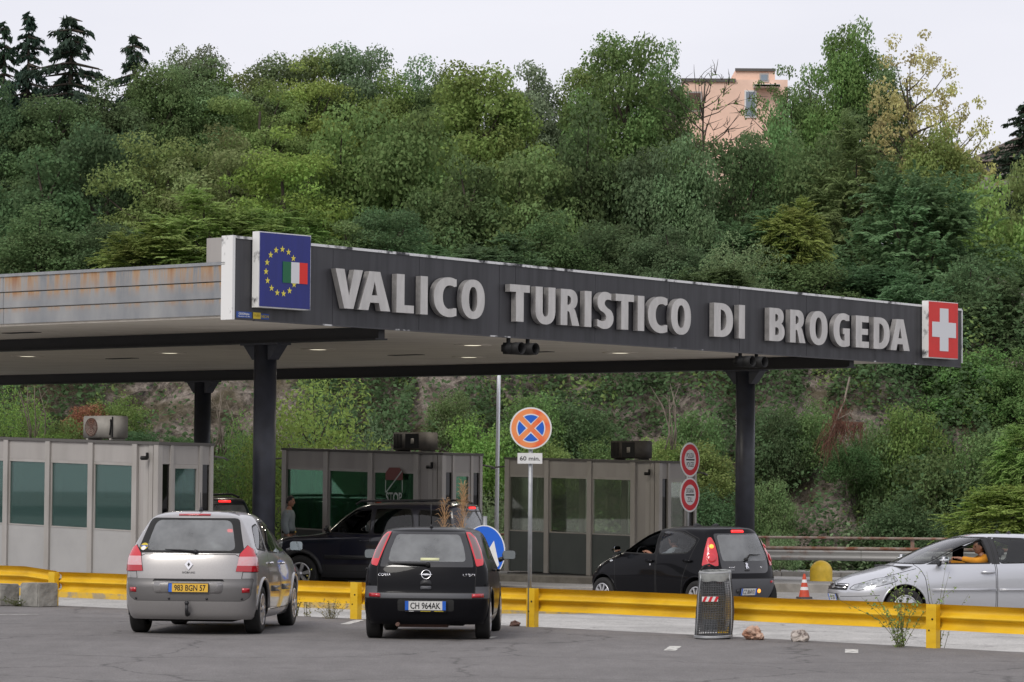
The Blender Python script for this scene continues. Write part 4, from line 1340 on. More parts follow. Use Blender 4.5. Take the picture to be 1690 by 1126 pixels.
    def inner(self, parent, skip, dist=0.045):
        """dark lining a little inside the shell, with the same openings"""
        co = []; vid = {}; faces = []
        for f in self.bm.faces:
            if self.names[f[self.part]] in skip: continue
            idx = []
            for v in f.verts:
                if v not in vid:
                    vid[v] = len(co); co.append(v.co - self.normal_at(v.co) * dist)
                idx.append(vid[v])
            faces.append(list(reversed(idx)))
        me = bpy.data.meshes.new('interior_trim')
        me.from_pydata([tuple(c) for c in co], [], faces)
        me.materials.append(M['interior'])
        me.polygons.foreach_set('use_smooth', [True] * len(faces))
        return link(bpy.data.objects.new('interior_trim', me), parent)

def wheel(parent, x, y, r, w, style, rim_r):
    """y is the outer face of the tyre; the tyre is the wheel's own mesh, the rim its child"""
    s = 1 if y > 0 else -1
    T = Matrix.Translation((x, y, r)) @ Matrix.Rotation(R(-90 * s), 4, 'X')     # local z points outwards
    mb = MB()
    prof = [(rim_r, -w * .95), (r * .93, -w), (r * .985, -w * .93), (r, -w * .8), (r, -w * .2), (r * .985, -w * .07), (r * .93, 0.0), (rim_r * 1.06, 0.006), (rim_r, -0.012)]
    mb.lathe(prof, 40, T)
    for k in range(3):
        g = -w * (.32 + .18 * k)
        mb.lathe([(r + .0006, g - .006), (r + .0006, g + .006)], 40, T)
    o = mb.build('wheel', 'tyre', parent)
    mb = MB()
    mb.m(1).lathe([(rim_r, -.012), (rim_r * .9, -.05), (0.001, -.06)], 32, T)
    mb.m(0).lathe([(rim_r, -.014), (rim_r, .004), (rim_r * .90, .008), (rim_r * .86, -.01), (rim_r * .86, -.04)], 32, T)
    if style == 'cover7':            # full cover with seven oval holes
        hole = [circle(rim_r * .115, 14, c=(rim_r * .66 * math.cos(2 * math.pi * k / 7), rim_r * .66 * math.sin(2 * math.pi * k / 7))) for k in range(7)]
        mb.m(0).lathe([(rim_r * .87, .002), (rim_r * .6, .022), (rim_r * .3, .026), (.001, .028)], 42, T)
        for h in hole: mb.m(1).prism([(px * 1.06, py * 1.06) for px, py in h], .018, .026, T)
        mb.m(0).lathe([(rim_r * .17, .026), (rim_r * .15, .034), (.001, .036)], 20, T)
    else:
        nsp = {'spoke9': 9, 'spoke5': 5, 'spoke6': 6}[style]
        wd = {'spoke9': .085, 'spoke5': .15, 'spoke6': .13}[style]
        for k in range(nsp):
            t = 2 * math.pi * k / nsp + .2
            c, sn = math.cos(t), math.sin(t)
            def P(rad, off): return (c * rad - sn * off, sn * rad + c * off)
            q = [P(rim_r * .14, -rim_r * wd * .8), P(rim_r * .9, -rim_r * wd * 1.25), P(rim_r * .9, rim_r * wd * 1.25), P(rim_r * .14, rim_r * wd * .8)]
            mb.m(0).prism(q, -.03, .006, T)
        mb.m(0).lathe([(rim_r * .26, -.03), (rim_r * .24, .012), (.001, .016)], 20, T)
    mb.build('rim', ['alloy', 'black'], o)
    return o
def plate(parent, T, w, h, text, ground='plate_white', bands=(True, True), fit=.74, weight=.0):
    mb = MB()
    mb.m(0).prism([(-w / 2 - .008, -h / 2 - .008), (w / 2 + .008, -h / 2 - .008), (w / 2 + .008, h / 2 + .008), (-w / 2 - .008, h / 2 + .008)], -.012, 0, T)
    mb.m(1).prism([(-w / 2, -h / 2), (w / 2, -h / 2), (w / 2, h / 2), (-w / 2, h / 2)], 0, .003, T)
    bw = w * .085
    for s, on in zip((-1, 1), bands):
        if on:
            x0, x1 = (-w / 2, -w / 2 + bw) if s < 0 else (w / 2 - bw, w / 2)
            mb.m(2).prism([(x0, -h / 2), (x1, -h / 2), (x1, h / 2), (x0, h / 2)], .0031, .005, T)
    p = mb.build('number_plate', ['plastic', ground, 'plate_blue'], parent)
    cx = (bw / 2 if bands[0] else 0) - (bw / 2 if bands[1] else 0)
    mb = MB(); mb.merge(text_bm(text, h * .68, weight, depth=.0015, fit=w * fit), T @ Matrix.Translation((cx, 0, .0032)))
    mb.build('lettering', 'ink', p)
    return p
def mirror_arm(parent, x, y, z, s, cap, size=(.10, .19, .125), glass=True):
    """door mirror; s = +1 left, -1 right"""
    mb = MB()
    b2 = bmesh.new(); bmesh.ops.create_cube(b2, size=1.0)
    for v in b2.verts:
        k = 1.0 if v.co.x < 0 else .72
        v.co = Vector((x + v.co.x * size[0], y + s * (.13 + v.co.y * size[1] * s * k), z + .075 + v.co.z * size[2] * k))
    bmesh.ops.bevel(b2, geom=list(b2.edges), offset=.042, segments=4, affect='EDGES')
    mb.m(0).merge(b2, smooth=True)
    mb.m(1).tube([(x + .02, y - s * .01, z), (x + .01, y + s * .06, z + .03)], [.035, .028], 8)
    o = mb.build('mirror', [cap, 'plastic'], parent)
    if glass:
        T = frame_mtx((x - size[0] / 2 - .002, y + s * .13, z + .075), (0, -1, 0), (0, 0, 1))
        g = MB(); g.prism(rounded([(-size[1] * .41, -size[2] * .40), (size[1] * .41, -size[2] * .40), (size[1] * .41, size[2] * .40), (-size[1] * .41, size[2] * .40)], .035), -.006, .002, T)
        g.build('mirror_glass', 'mirror', o)
    return o
def seat(parent, x, y, kind='seat', back_h=.62, mt='seat', w=.50):
    mb = MB()
    mb.rbox((x - .25, y - w / 2, .36), (x + .27, y + w / 2, .52), .06, 3)
    b2 = bmesh.new(); bmesh.ops.create_cube(b2, size=1.0)
    for v in b2.verts:
        z = .46 + (v.co.z + .5) * back_h
        v.co = Vector((x - .24 - (z - .46) * .28 + v.co.x * .13, y + v.co.y * (w if v.co.z < 0 else w * .86), z))
    bmesh.ops.bevel(b2, geom=list(b2.edges), offset=.05, segments=3, affect='EDGES')
    mb.merge(b2, smooth=True)
    o = mb.build(kind, mt, parent)
    hz = .46 + back_h + .12; hx = x - .24 - (back_h + .1) * .28
    mb = MB()
    for dy in ((0,) if w < .8 else (-w * .3, w * .3)):
        mb.rbox((hx - .05, y + dy - .13, hz - .09), (hx + .05, y + dy + .13, hz + .09), .045, 3)
        for q in (-.05, .05): mb.tube([(hx, y + dy + q, hz - .2), (hx, y + dy + q, hz - .08)], .008, 6)
    mb.build('headrest', mt, o)
    return o
def steering(parent, x, y, z):
    T = Matrix.Translation((x, y, z)) @ Matrix.Rotation(R(-68), 4, 'Y')
    mb = MB()
    ring = [T @ Vector((.185 * math.cos(t), .185 * math.sin(t), 0)) for t in [2 * math.pi * k / 24 for k in range(25)]]
    mb.tube(ring, .016, 8)
    mb.merge(MB().lathe([(.055, -.02), (.05, .02), (.001, .025)], 14, T).bm)
    for t in (0, 2.2, -2.2):
        mb.tube([T @ Vector((.04 * math.cos(t + 1.57), .04 * math.sin(t + 1.57), 0)), T @ Vector((.18 * math.cos(t + 1.57), .18 * math.sin(t + 1.57), 0))], .014, 6)
    return mb.build('steering_wheel', 'plastic', parent)
def cabin(parent, xs_front, xs_rear, dash_x, dash_z, w, mt='seat', back_h=.62, wheel_x=None):
    for s in (1, -1): seat(parent, xs_front, s * .36, 'seat', back_h, mt)
    seat(parent, xs_rear, 0, 'rear_bench', back_h - .04, mt, w=1.18)
    mb = MB()
    mb.rbox((dash_x - .28, -w, dash_z - .30), (dash_x + .35, w, dash_z), .07, 3)
    mb.build('dashboard', 'interior', parent)
    steering(parent, (wheel_x or dash_x - .36), .36, dash_z - .02)
    mb = MB(); mb.box((-1.3, -w + .02, .24), (1.2, w - .02, .34)); mb.build('cabin_floor', 'under', parent)
def wiper(parent, body, pts, view='B', mt='plastic'):
    P = [body.surf(view, x, z, .028) for x, z in pts]
    mb = MB(); mb.tube(P, [.018] + [.012] * (len(P) - 2) + [.006], 6)
    mb.lathe([(.03, -.03), (.03, .012), (.001, .016)], 12, frame_mtx(P[0], (0, -1, 0), (0, 0, 1)))
    return mb.build('wiper', mt, parent)
def patch(parent, name, mt, body, view, poly, off=.003, thick=.008, subdiv=1):
    """thin raised shape that follows the shell (badges, reflectors, strips)"""
    d, r, u = VIEWS[view]
    k = len(poly)
    if subdiv > 1:
        pp = []
        for i in range(k):
            a = Vector(poly[i]); b = Vector(poly[(i + 1) % k])
            pp += [tuple(a.lerp(b, t / subdiv)) for t in range(subdiv)]
        poly = pp; k = len(poly)
    pts = [body.surf(view, *p) for p in poly]
    if any(p is None for p in pts): return None
    cx = sum(p[0] for p in poly) / k; cy = sum(p[1] for p in poly) / k
    c = body.surf(view, cx, cy)
    mb = MB()
    def nn(p): return body.normal_at(p)
    lo = [mb._v(p + nn(p) * -.004) for p in pts]; hi = [mb._v(p + nn(p) * (off + thick)) for p in pts]
    mc = mb._v(c + nn(c) * (off + thick * 1.15))
    for i in range(k):
        mb._f([lo[i], lo[(i + 1) % k], hi[(i + 1) % k], hi[i]])
        mb._f([hi[i], hi[(i + 1) % k], mc], True)
    return mb.build(name, mt, parent)
def handle(parent, body, view, x, z, w=.17, mt='silver_paint', h=.032):
    a, b, m = body.surf(view, x - w / 2, z), body.surf(view, x + w / 2, z), body.surf(view, x, z)
    d = VIEWS[view][0]
    mb = MB()
    mb.tube([a + d * .004, a + d * .028, m + d * .036, b + d * .028, b + d * .004], [h * .3, h * .5, h * .55, h * .5, h * .3], 8)
    return mb.build('handle', mt, parent)
def arch_lip(parent, body, x, zc, rad, mt, r=.020, a0=0, a1=180, n=22):
    for vw, s in (('L', 1), ('R', -1)):
        pts = []
        for i in range(n + 1):
            t = R(a0 + (a1 - a0) * i / n)
            p = body.surf(vw, x + rad * math.cos(t), zc + rad * math.sin(t))
            if p: pts.append(p - Vector((0, s * .006, 0)))
        mb = MB(); mb.tube(pts, r, 8); mb.build('wheel_arch', mt, parent)
        mb = MB()                      # dark well behind the opening
        y1 = s * (abs(pts[0].y) - .02); y0 = s * .42
        arcp = [(x + (rad + .012) * math.cos(R(-12 + 204 * k / 20)), zc + (rad + .012) * math.sin(R(-12 + 204 * k / 20))) for k in range(21)]
        for (xa, za), (xb, zb) in zip(arcp, arcp[1:]):
            mb.poly([(xa, y0, za), (xb, y0, zb), (xb, y1, zb), (xa, y1, za)])
        mb.poly([(xx, y0, zz) for xx, zz in arcp])
        mb.build('wheel_well', 'under', parent)
def underside(parent, x0, x1, w, z0=.17, z1=.34):
    mb = MB(); mb.rbox((x0, -w, z0), (x1, w, z1), .05, 2)
    mb.build('underbody', 'under', parent)
def text_on(parent, body, view, s, x, z, h, fit, mt='chrome', name='badge', weight=.01):
    p = body.surf(view, x, z)
    d, r, u = VIEWS[view]
    n = body.normal_at(p)
    right = Vector((0, 0, 1)).cross(n)
    T = frame_mtx(p + n * .004, right, Vector((0, 0, 1)) - n * n.z)
    mb = MB(); mb.merge(text_bm(s, h, weight, depth=.004, fit=fit), T)
    return mb.build(name, mt, parent)
def on_shell(body, view, x, z, off=.004):
    p = body.surf(view, x, z); n = body.normal_at(p)
    return frame_mtx(p + n * off, Vector((0, 0, 1)).cross(n), Vector((0, 0, 1)) - n * n.z)
def sym(poly): return poly, [(-y, z) for y, z in poly]
def start_car(label, x, y, z, yaw, rows, axle, zc, arch_r, body_kw={}, name='parked_car', cat='car', group=None):
    root = empty(name, (x, y, z), yaw, label, cat, group)
    B = Body(body_shell(rows, **body_kw))
    for ax in (axle[0], axle[1]):
        B.arch(ax, zc, arch_r, 0.45)
    return root, B
def window(B, view, poly, name, frame=0.02, nmin=0.12, r=.05, slot=1):
    p = rounded(poly, r) if r else poly
    B.cut(view, offset_poly(p, frame), None, slot, nmin, ('body',))
    return B.cut(view, p, name, 0, nmin, ('body',))
def adopt(objs, child, par):
    if child in objs and par in objs: objs[child].parent = objs[par]

# ------------------------------------------------------------------ silver people carrier, left foreground
def silver_mpv():
    rows = [  # z, xf, cf, xr, cr, wf, wm, wr
        (.20, 2.02, .55, -1.96, .34, .76, .84, .80), (.27, 2.10, .60, -2.02, .36, .80, .872, .84), (.45, 2.17, .62, -2.07, .36, .845, .895, .865),
        (.62, 2.18, .66, -2.075, .33, .86, .902, .872), (.70, 2.14, .68, -2.055, .31, .86, .902, .87), (.80, 2.05, .70, -2.04, .30, .855, .90, .868),
        (.93, 1.78, .68, -2.015, .29, .845, .893, .86), (1.03, 1.32, .56, -1.985, .28, .82, .875, .84), (1.12, 1.00, .48, -1.94, .27, .785, .845, .805),
        (1.27, .75, .46, -1.855, .27, .73, .79, .738), (1.41, .47, .44, -1.765, .27, .67, .73, .668), (1.51, .20, .42, -1.69, .27, .615, .67, .605),
        (1.565, -.02, .38, -1.63, .32, .545, .60, .53), (1.605, -.25, .36, -1.44, .40, .41, .46, .40), (1.615, -.50, .2, -1.15, .25, .2, .25, .2)]
    yaw = R(84.8)
    root, B = start_car('silver people carrier with a yellow plate, parked at the yellow rail on the left', -4.02, 44.9, 0, yaw, rows, (1.34, -1.34), .33, .395)
    only = ('body',)
    # glass
    for vw in ('L', 'R'):
        window(B, vw, [(.98, 1.07), (.42, 1.46), (-.06, 1.475), (-.06, 1.05)], 'window#F' + vw, nmin=.5)
        window(B, vw, [(-.15, 1.055), (-.15, 1.475), (-.86, 1.45), (-.95, 1.085)], 'window#R' + vw)
        window(B, vw, [(-1.06, 1.095), (-.98, 1.435), (-1.28, 1.40), (-1.56, 1.13)], 'window#Q' + vw, r=.06)
    window(B, 'F', [(-.62, 1.10), (.62, 1.10), (.53, 1.50), (-.53, 1.50)], 'windscreen', nmin=.15)
    # hatch with its dark glass field
    hatch = rounded([(-.70, .66), (.70, .66), (.745, 1.00), (.70, 1.09), (.565, 1.545), (-.565, 1.545), (-.70, 1.09), (-.745, 1.00)], [.03, .03, .02, .03, .05, .05, .03, .02])
    black = rounded([(-.715, 1.065), (.715, 1.065), (.585, 1.525), (-.585, 1.525)], .06)
    B.cut('B', black, None, 1, .1, only)
    B.cut('B', rounded([(-.60, 1.10), (.60, 1.10), (.50, 1.50), (-.50, 1.50)], .09, 5), 'rear_window', 0, .1, only)
    lampA = [(.615, .83), (.655, 1.055), (.735, 1.165), (.80, 1.115), (.87, .95), (.885, .825)]
    for s, nm in ((1, 'L'), (-1, 'R')):
        p = [(s * y, z) for y, z in lampA]
        B.cut('B', offset_poly(p, .008), None, 1, .06, only)
        B.cut('B', p, 'tail_lamp#' + nm, 0, .06, only)
        for lo, hi, slot in ((.905, 1.02, 1), (.80, .905, 2)):
            B.cut('B', [(s * .55, lo), (s * .95, lo), (s * .95, hi), (s * .55, hi)], None, slot, .06, ('tail_lamp#' + nm,))
    # darker bumper zone
    bp = rounded([(-.835, .735), (.835, .735), (.80, .50), (.72, .445), (-.72, .445), (-.80, .50)], [.02, .02, .1, .1, .1, .1], 4)
    B.seam('B', [(-.67, .55), (.67, .55), (.735, .99), (.60, 1.055), (-.60, 1.055), (-.735, .99)], .009, 1, .1, only, 'tailgate', 0)
    B.cut('B', offset_poly(bp, .004), None, 1, .1, only)
    B.cut('B', bp, None, 2, .1, only)
    B.cut('B', [(-.70, .5), (.70, .5), (.71, .735), (-.71, .735)], None, 2, .1, ('tailgate',))
    doorF = rounded([(.99, .36), (1.03, .98), (.95, 1.09), (.40, 1.50), (-.09, 1.51), (-.09, .30), (.9, .30)], .03)
    doorR = rounded([(-.11, .30), (-.11, 1.51), (-.88, 1.485), (-1.03, 1.06), (-1.03, .84), (-.98, .62), (-.86, .44), (-.80, .30)], .03)
    for vw in ('L', 'R'):
        B.seam(vw, doorF, .010, 1, .12, ('body',), 'door#F' + vw)
        B.seam(vw, doorR, .010, 1, .12, ('body',), 'door#R' + vw)
    mats = ['silver_paint', 'rubber', 'silver_bumper']
    pm = {'rear_window': ['hatch_glass'], 'windscreen': ['car_glass']}
    for vw in ('L', 'R'):
        pm['tail_lamp#' + vw] = ['lens_red', 'lens_pink', 'lens_deep']
        for k in 'FRQ': pm['window#' + k + vw] = ['car_glass']
    B.inner(root, [n for n in B.names if 'window' in n or 'windscreen' in n or 'lamp' in n])
    ob = B.split(root, mats, {'tail_lamp#L': .012, 'tail_lamp#R': .012, 'rear_window': -.003}, pm)
    for vw in ('L', 'R'):
        for k in 'FR': adopt(ob, 'window#' + k + vw, 'door#' + k + vw)
        handle(ob['door#F' + vw], B, vw, .04, .905, .16, 'chrome'); handle(ob['door#R' + vw], B, vw, -.92, .925, .16, 'chrome')
        for x0, x1, dn in ((.03, .80, 'F'), (-.80, -.14, 'R')):
            patch(ob['door#' + dn + vw], 'rub_strip', 'silver_bumper', B, vw, [(x0, .545), (x1, .53), (x1, .605), (x0, .62)], .004, .014, 4)
    for ax in (1.34, -1.34): arch_lip(root, B, ax, .33, .398, 'silver_paint', .026)
    for ax in (1.34, -1.34):
        for s in (1, -1): wheel(root, ax, s * .865, .318, .205, 'spoke9', .21)
    underside(root, -1.9, 1.9, .60)
    cabin(root, .05, -.78, .98, 1.00, .66, 'seat_grey', .66)
    for s in (1, -1): mirror_arm(root, .93, s * .83, 1.05, s, 'silver_paint' if s > 0 else 'plastic', (.11, .21, .15))
    wiper(root, B, [(-.08, 1.085), (.10, 1.105), (.33, 1.112)])
    # plate recess, plate, reflectors, sensors, emblem, top lamp, aerial, tow ball, sticker
    patch(ob['tailgate'], 'plate_recess', 'silver_paint', B, 'B', rounded([(-.45, .545), (.45, .545), (.46, .70), (-.46, .70)], .05), .001, .004, 3)
    patch(ob['tailgate'], 'grip_shadow', 'black', B, 'B', [(-.47, .705), (.47, .705), (.45, .73), (-.45, .73)], .002, .006, 3)
    plate(root, on_shell(B, 'B', -.01, .615, .025), .52, .11, "983 BGN 57", 'plate_yellow', (True, False), .80, .016)
    for s in (1, -1):
        patch(root, 'reflector', 'lens_deep', B, 'B', [(s * .70, .555), (s * .79, .555), (s * .79, .615), (s * .70, .615)], .002, .006)
        for q in (.25, .70):
            mb = MB(); mb.lathe([(.016, 0), (.014, .006), (.001, .007)], 12, on_shell(B, 'B', s * q, .475)); mb.build('parking_sensor', 'plastic', root)
    T = on_shell(B, 'B', 0, .915, .004)
    mb = MB(); mb.m(0).prism([(0, -.072), (.055, 0), (0, .072), (-.055, 0)], 0, .012, T); mb.m(1).prism([(0, -.03), (.02, 0), (0, .03), (-.02, 0)], .012, .014, T)
    mb.build('emblem', ['chrome', 'plastic'], root)
    text_on(root, B, 'B', "SCENIC", 0, .815, .022, .17, 'silver_bumper')
    patch(root, 'high_brake_lamp', 'lens_deep', B, 'B', [(-.21, 1.553), (.21, 1.553), (.21, 1.575), (-.21, 1.575)], .003, .010, 3)
    mb = MB(); mb.tube([(-1.30, -.02, 1.60), (-1.32, -.02, 1.66)], [.035, .016], 8); mb.tube([(-1.32, -.02, 1.66), (-1.36, -.02, 1.86)], [.007, .004], 6); mb.build('aerial', 'plastic', root)
    mb = MB(); mb.tube([(-1.95, 0, .28), (-2.09, 0, .27), (-2.14, 0, .32), (-2.14, 0, .40)], [.03, .03, .024, .02], 8); mb.ball((-2.14, 0, .42), .03); mb.build('tow_ball', 'plastic', root)
    T = on_shell(B, 'B', .625, 1.145, .005)
    mb = MB(); mb.m(0).prism(circle(.055, 18), 0, .001, T); mb.m(1).prism([(-.05, -.008), (.05, -.008), (.05, .018), (-.05, .018)], .0012, .002, T); mb.m(2).prism(circle(.034, 14, c=(0, -.025)), .0022, .003, T)
    mb.build('sticker', ['sticker_yellow', 'sticker_blue', 'white'], root)
    # small red display seen through the rear glass and a pale thing on the parcel shelf
    mb = MB(); mb.rbox((-1.02, -.44, 1.33), (-.99, -.32, 1.375), .01); mb.build('cabin_lamp', 'lamp_lit', root)
    mb = MB(); mb.ball((-1.4, -.26, 1.13), (.08, .07, .05)); mb.ball((-1.36, -.20, 1.18), (.05, .05, .04)); mb.build('crumpled_paper', 'white', root)
    return root, B
silver_mpv()

# ------------------------------------------------------------------ small black hatchback, foreground centre
def black_hatch():
    rows = [
        (.20, 1.84, .55, -1.78, .32, .70, .77, .74), (.27, 1.90, .58, -1.83, .34, .74, .80, .775), (.42, 1.95, .6, -1.865, .34, .775, .818, .795),
        (.55, 1.95, .62, -1.87, .32, .785, .823, .80), (.64, 1.91, .62, -1.845, .30, .785, .823, .80), (.76, 1.78, .62, -1.83, .29, .78, .82, .795),
        (.88, 1.45, .58, -1.80, .28, .765, .81, .78), (.96, 1.08, .50, -1.765, .27, .745, .795, .755), (1.05, .85, .46, -1.71, .26, .715, .765, .72),
        (1.17, .62, .44, -1.63, .25, .675, .725, .67), (1.29, .37, .42, -1.545, .24, .63, .68, .61), (1.36, .16, .40, -1.50, .24, .585, .635, .565),
        (1.40, -.02, .38, -1.45, .28, .52, .565, .505), (1.425, -.20, .34, -1.32, .36, .38, .42, .38), (1.432, -.42, .2, -1.0, .25, .2, .23, .2)]
    yaw = R(87.2)
    root, B = start_car('small black hatchback with tall tail lamps and grey bumper strip, parked at the rail', -.985, 43.72, 0, yaw, rows, (1.245, -1.245), .30, .355)
    only = ('body',)
    for vw in ('L', 'R'):
        window(B, vw, [(.82, .99), (.40, 1.30), (-.22, 1.335), (-.22, .98)], 'window#F' + vw, nmin=.5)
        window(B, vw, [(-.32, .985), (-.32, 1.33), (-.98, 1.285), (-1.16, 1.06), (-1.10, 1.02)], 'window#R' + vw)
    window(B, 'F', [(-.60, .99), (.60, .99), (.50, 1.345), (-.50, 1.345)], 'windscreen', nmin=.15)
    lampA = [(.635, .935), (.605, 1.03), (.535, 1.225), (.475, 1.375), (.53, 1.37), (.605, 1.30), (.675, 1.15), (.715, 1.01), (.715, .955)]
    for s, nm in ((1, 'L'), (-1, 'R')):
        p = rounded([(s * y, z) for y, z in lampA], .015, 2)
        B.cut('B', p, 'tail_lamp#' + nm, 0, .05, only)
        B.cut('B', offset_poly([(s * .622, 1.03), (s * .553, 1.225), (s * .500, 1.352), (s * .53, 1.352), (s * .597, 1.285), (s * .660, 1.15), (s * .695, 1.03)], -.002), None, 1, .05, ('tail_lamp#' + nm,))
    gl = rounded([(-.50, 1.00), (.50, 1.00), (.475, 1.15), (.405, 1.345), (-.405, 1.345), (-.475, 1.15)], .05, 4)
    B.cut('B', rounded([(-.61, .925), (.61, .925), (.60, 1.0), (.49, 1.385), (-.49, 1.385), (-.60, 1.0)], .02), None, 3, .1, only)
    B.cut('B', gl, 'rear_window', 0, .1, only)
    B.seam('B', [(-.625, .60), (.625, .60), (.64, .92), (.60, 1.02), (.465, 1.40), (-.465, 1.40), (-.60, 1.02), (-.64, .92)], .008, 1, .1, only, 'tailgate', 0)
    # the glass field belongs to the tailgate's dark band
    B.cut('B', rounded([(-.60, .932), (.60, .932), (.59, 1.0), (.485, 1.38), (-.485, 1.38), (-.59, 1.0)], .02), None, 3, .1, ('tailgate',))
    for z0, z1, slot in ((.535, .685, 2),):
        B.cut('B', [(-.9, z0), (.9, z0), (.9, z1), (.63, z1), (.63, .60), (-.63, .60), (-.63, z1), (-.9, z1)], None, slot, .05, only)
    B.cut('B', [(-.9, .527), (.9, .527), (.9, .537), (-.9, .537)], None, 1, .05, only)
    B.cut('B', rounded([(-.36, .37), (.36, .37), (.36, .52), (-.36, .52)], .03), None, 1, .1, only)
    doorF = rounded([(.86, .38), (.90, .93), (.80, 1.03), (.38, 1.34), (-.26, 1.37), (-.26, .30), (.78, .30)], .03)
    doorR = rounded([(-.275, .30), (-.275, 1.37), (-.99, 1.325), (-1.19, 1.07), (-1.02, .92), (-.90, .68), (-.82, .46), (-.78, .30)], .03)
    for vw in ('L', 'R'):
        B.seam(vw, doorF, .010, 1, .12, ('body',), 'door#F' + vw)
        B.seam(vw, doorR, .010, 1, .12, ('body',), 'door#R' + vw)
    mats = ['black_paint', 'rubber', 'plastic_grey', 'black_gloss']
    pm = {'rear_window': ['hatch_glass'], 'windscreen': ['car_glass']}
    for vw in ('L', 'R'):
        pm['tail_lamp#' + vw] = ['lens_red', 'lens_smoke']
        for k in 'FR': pm['window#' + k + vw] = ['car_glass']
    B.inner(root, [n for n in B.names if 'window' in n or 'windscreen' in n or 'lamp' in n])
    ob = B.split(root, mats, {'tail_lamp#L': .008, 'tail_lamp#R': .008}, pm)
    for vw in ('L', 'R'):
        for k in 'FR': adopt(ob, 'window#' + k + vw, 'door#' + k + vw)
        handle(ob['door#F' + vw], B, vw, -.12, .86, .16, 'black_paint'); handle(ob['door#R' + vw], B, vw, -.98, .88, .16, 'black_paint')
    for ax in (1.245, -1.245):
        arch_lip(root, B, ax, .30, .357, 'black_paint', .018)
        for s in (1, -1): wheel(root, ax, s * .795, .288, .185, 'spoke9', .19)
    underside(root, -1.7, 1.7, .52, .18, .34)
    mb = MB(); mb.rbox((-1.72, -.30, .16), (-1.45, .40, .24), .03); mb.tube([(-1.5, .34, .205), (-1.86, .36, .20)], .025, 10); mb.build('exhaust', 'rock_brown', root)
    cabin(root, .0, -.72, .88, .93, .62, 'seat', .60)
    for s in (1, -1): mirror_arm(root, .73, s * .805, .975, s, 'plastic', (.11, .21, .14))
    wiper(root, B, [(-.02, .965), (.20, .972), (.50, .978)], mt='black')
    plate(root, on_shell(B, 'B', 0, .445, .028), .52, .115, "CH 964AK", 'plate_white', (True, True), .74, .016)
    mb = MB(); T = on_shell(B, 'B', 0, .378, .02)
    mb.m(0).prism([(-.26, -.012), (.26, -.012), (.26, .012), (-.26, .012)], 0, .006, T)
    for x, w, mi in ((-.18, .06, 1), (0, .13, 2), (.17, .12, 2)):
        mb.m(mi).prism([(x - w / 2, -.006), (x + w / 2, -.006), (x + w / 2, .005), (x - w / 2, .005)], .0062, .008, T)
    mb.build('plate_holder', ['plastic', 'white', 'sticker_yellow'], root)
    for s in (1, -1): patch(root, 'reflector', 'lens_deep', B, 'B', [(s * .585, .545), (s * .73, .548), (s * .73, .595), (s * .585, .59)], .004, .008, 3)
    T = on_shell(B, 'B', 0, .835, .004)
    mb = MB()
    ring = circle(.058, 28)
    mb.merge(MB().tube([(x, y, .004) for x, y in ring + ring[:1]], .007, 6, caps=False).bm, T)
    mb.prism([(-.085, .004), (.01, .012), (.085, -.002), (-.01, -.012)], .002, .009, T)
    mb.build('emblem', 'chrome', root)
    text_on(root, B, 'B', "CORSA", .535, .83, .036, .17); text_on(root, B, 'B', "1.7 DTI", -.545, .83, .033, .155)
    patch(root, 'lock_cover', 'plastic', B, 'B', rounded([(-.075, .70), (.075, .70), (.07, .745), (.035, .775), (-.035, .775), (-.07, .745)], .015), .002, .008)
    patch(root, 'latch_grip', 'plastic_grey', B, 'B', rounded([(-.07, .645), (.07, .645), (.07, .690), (-.07, .690)], .015), .003, .012)
    mb = MB(); mb.tube([(-1.22, -.02, 1.42), (-1.24, -.02, 1.47)], [.03, .012], 8); mb.tube([(-1.24, -.02, 1.47), (-1.34, -.02, 1.73)], [.008, .005], 6); mb.build('aerial', 'plastic', root)
    patch(root, 'paper_strip', 'paper', B, 'B', [(-.16, 1.012), (.08, 1.012), (.08, 1.045), (-.16, 1.045)], .003, .002)
    return root, B
M['black_gloss'] = mat('gloss_black_glass_border', (0.009, 0.009, 0.010), 0.12, coat=1.0)
black_hatch()

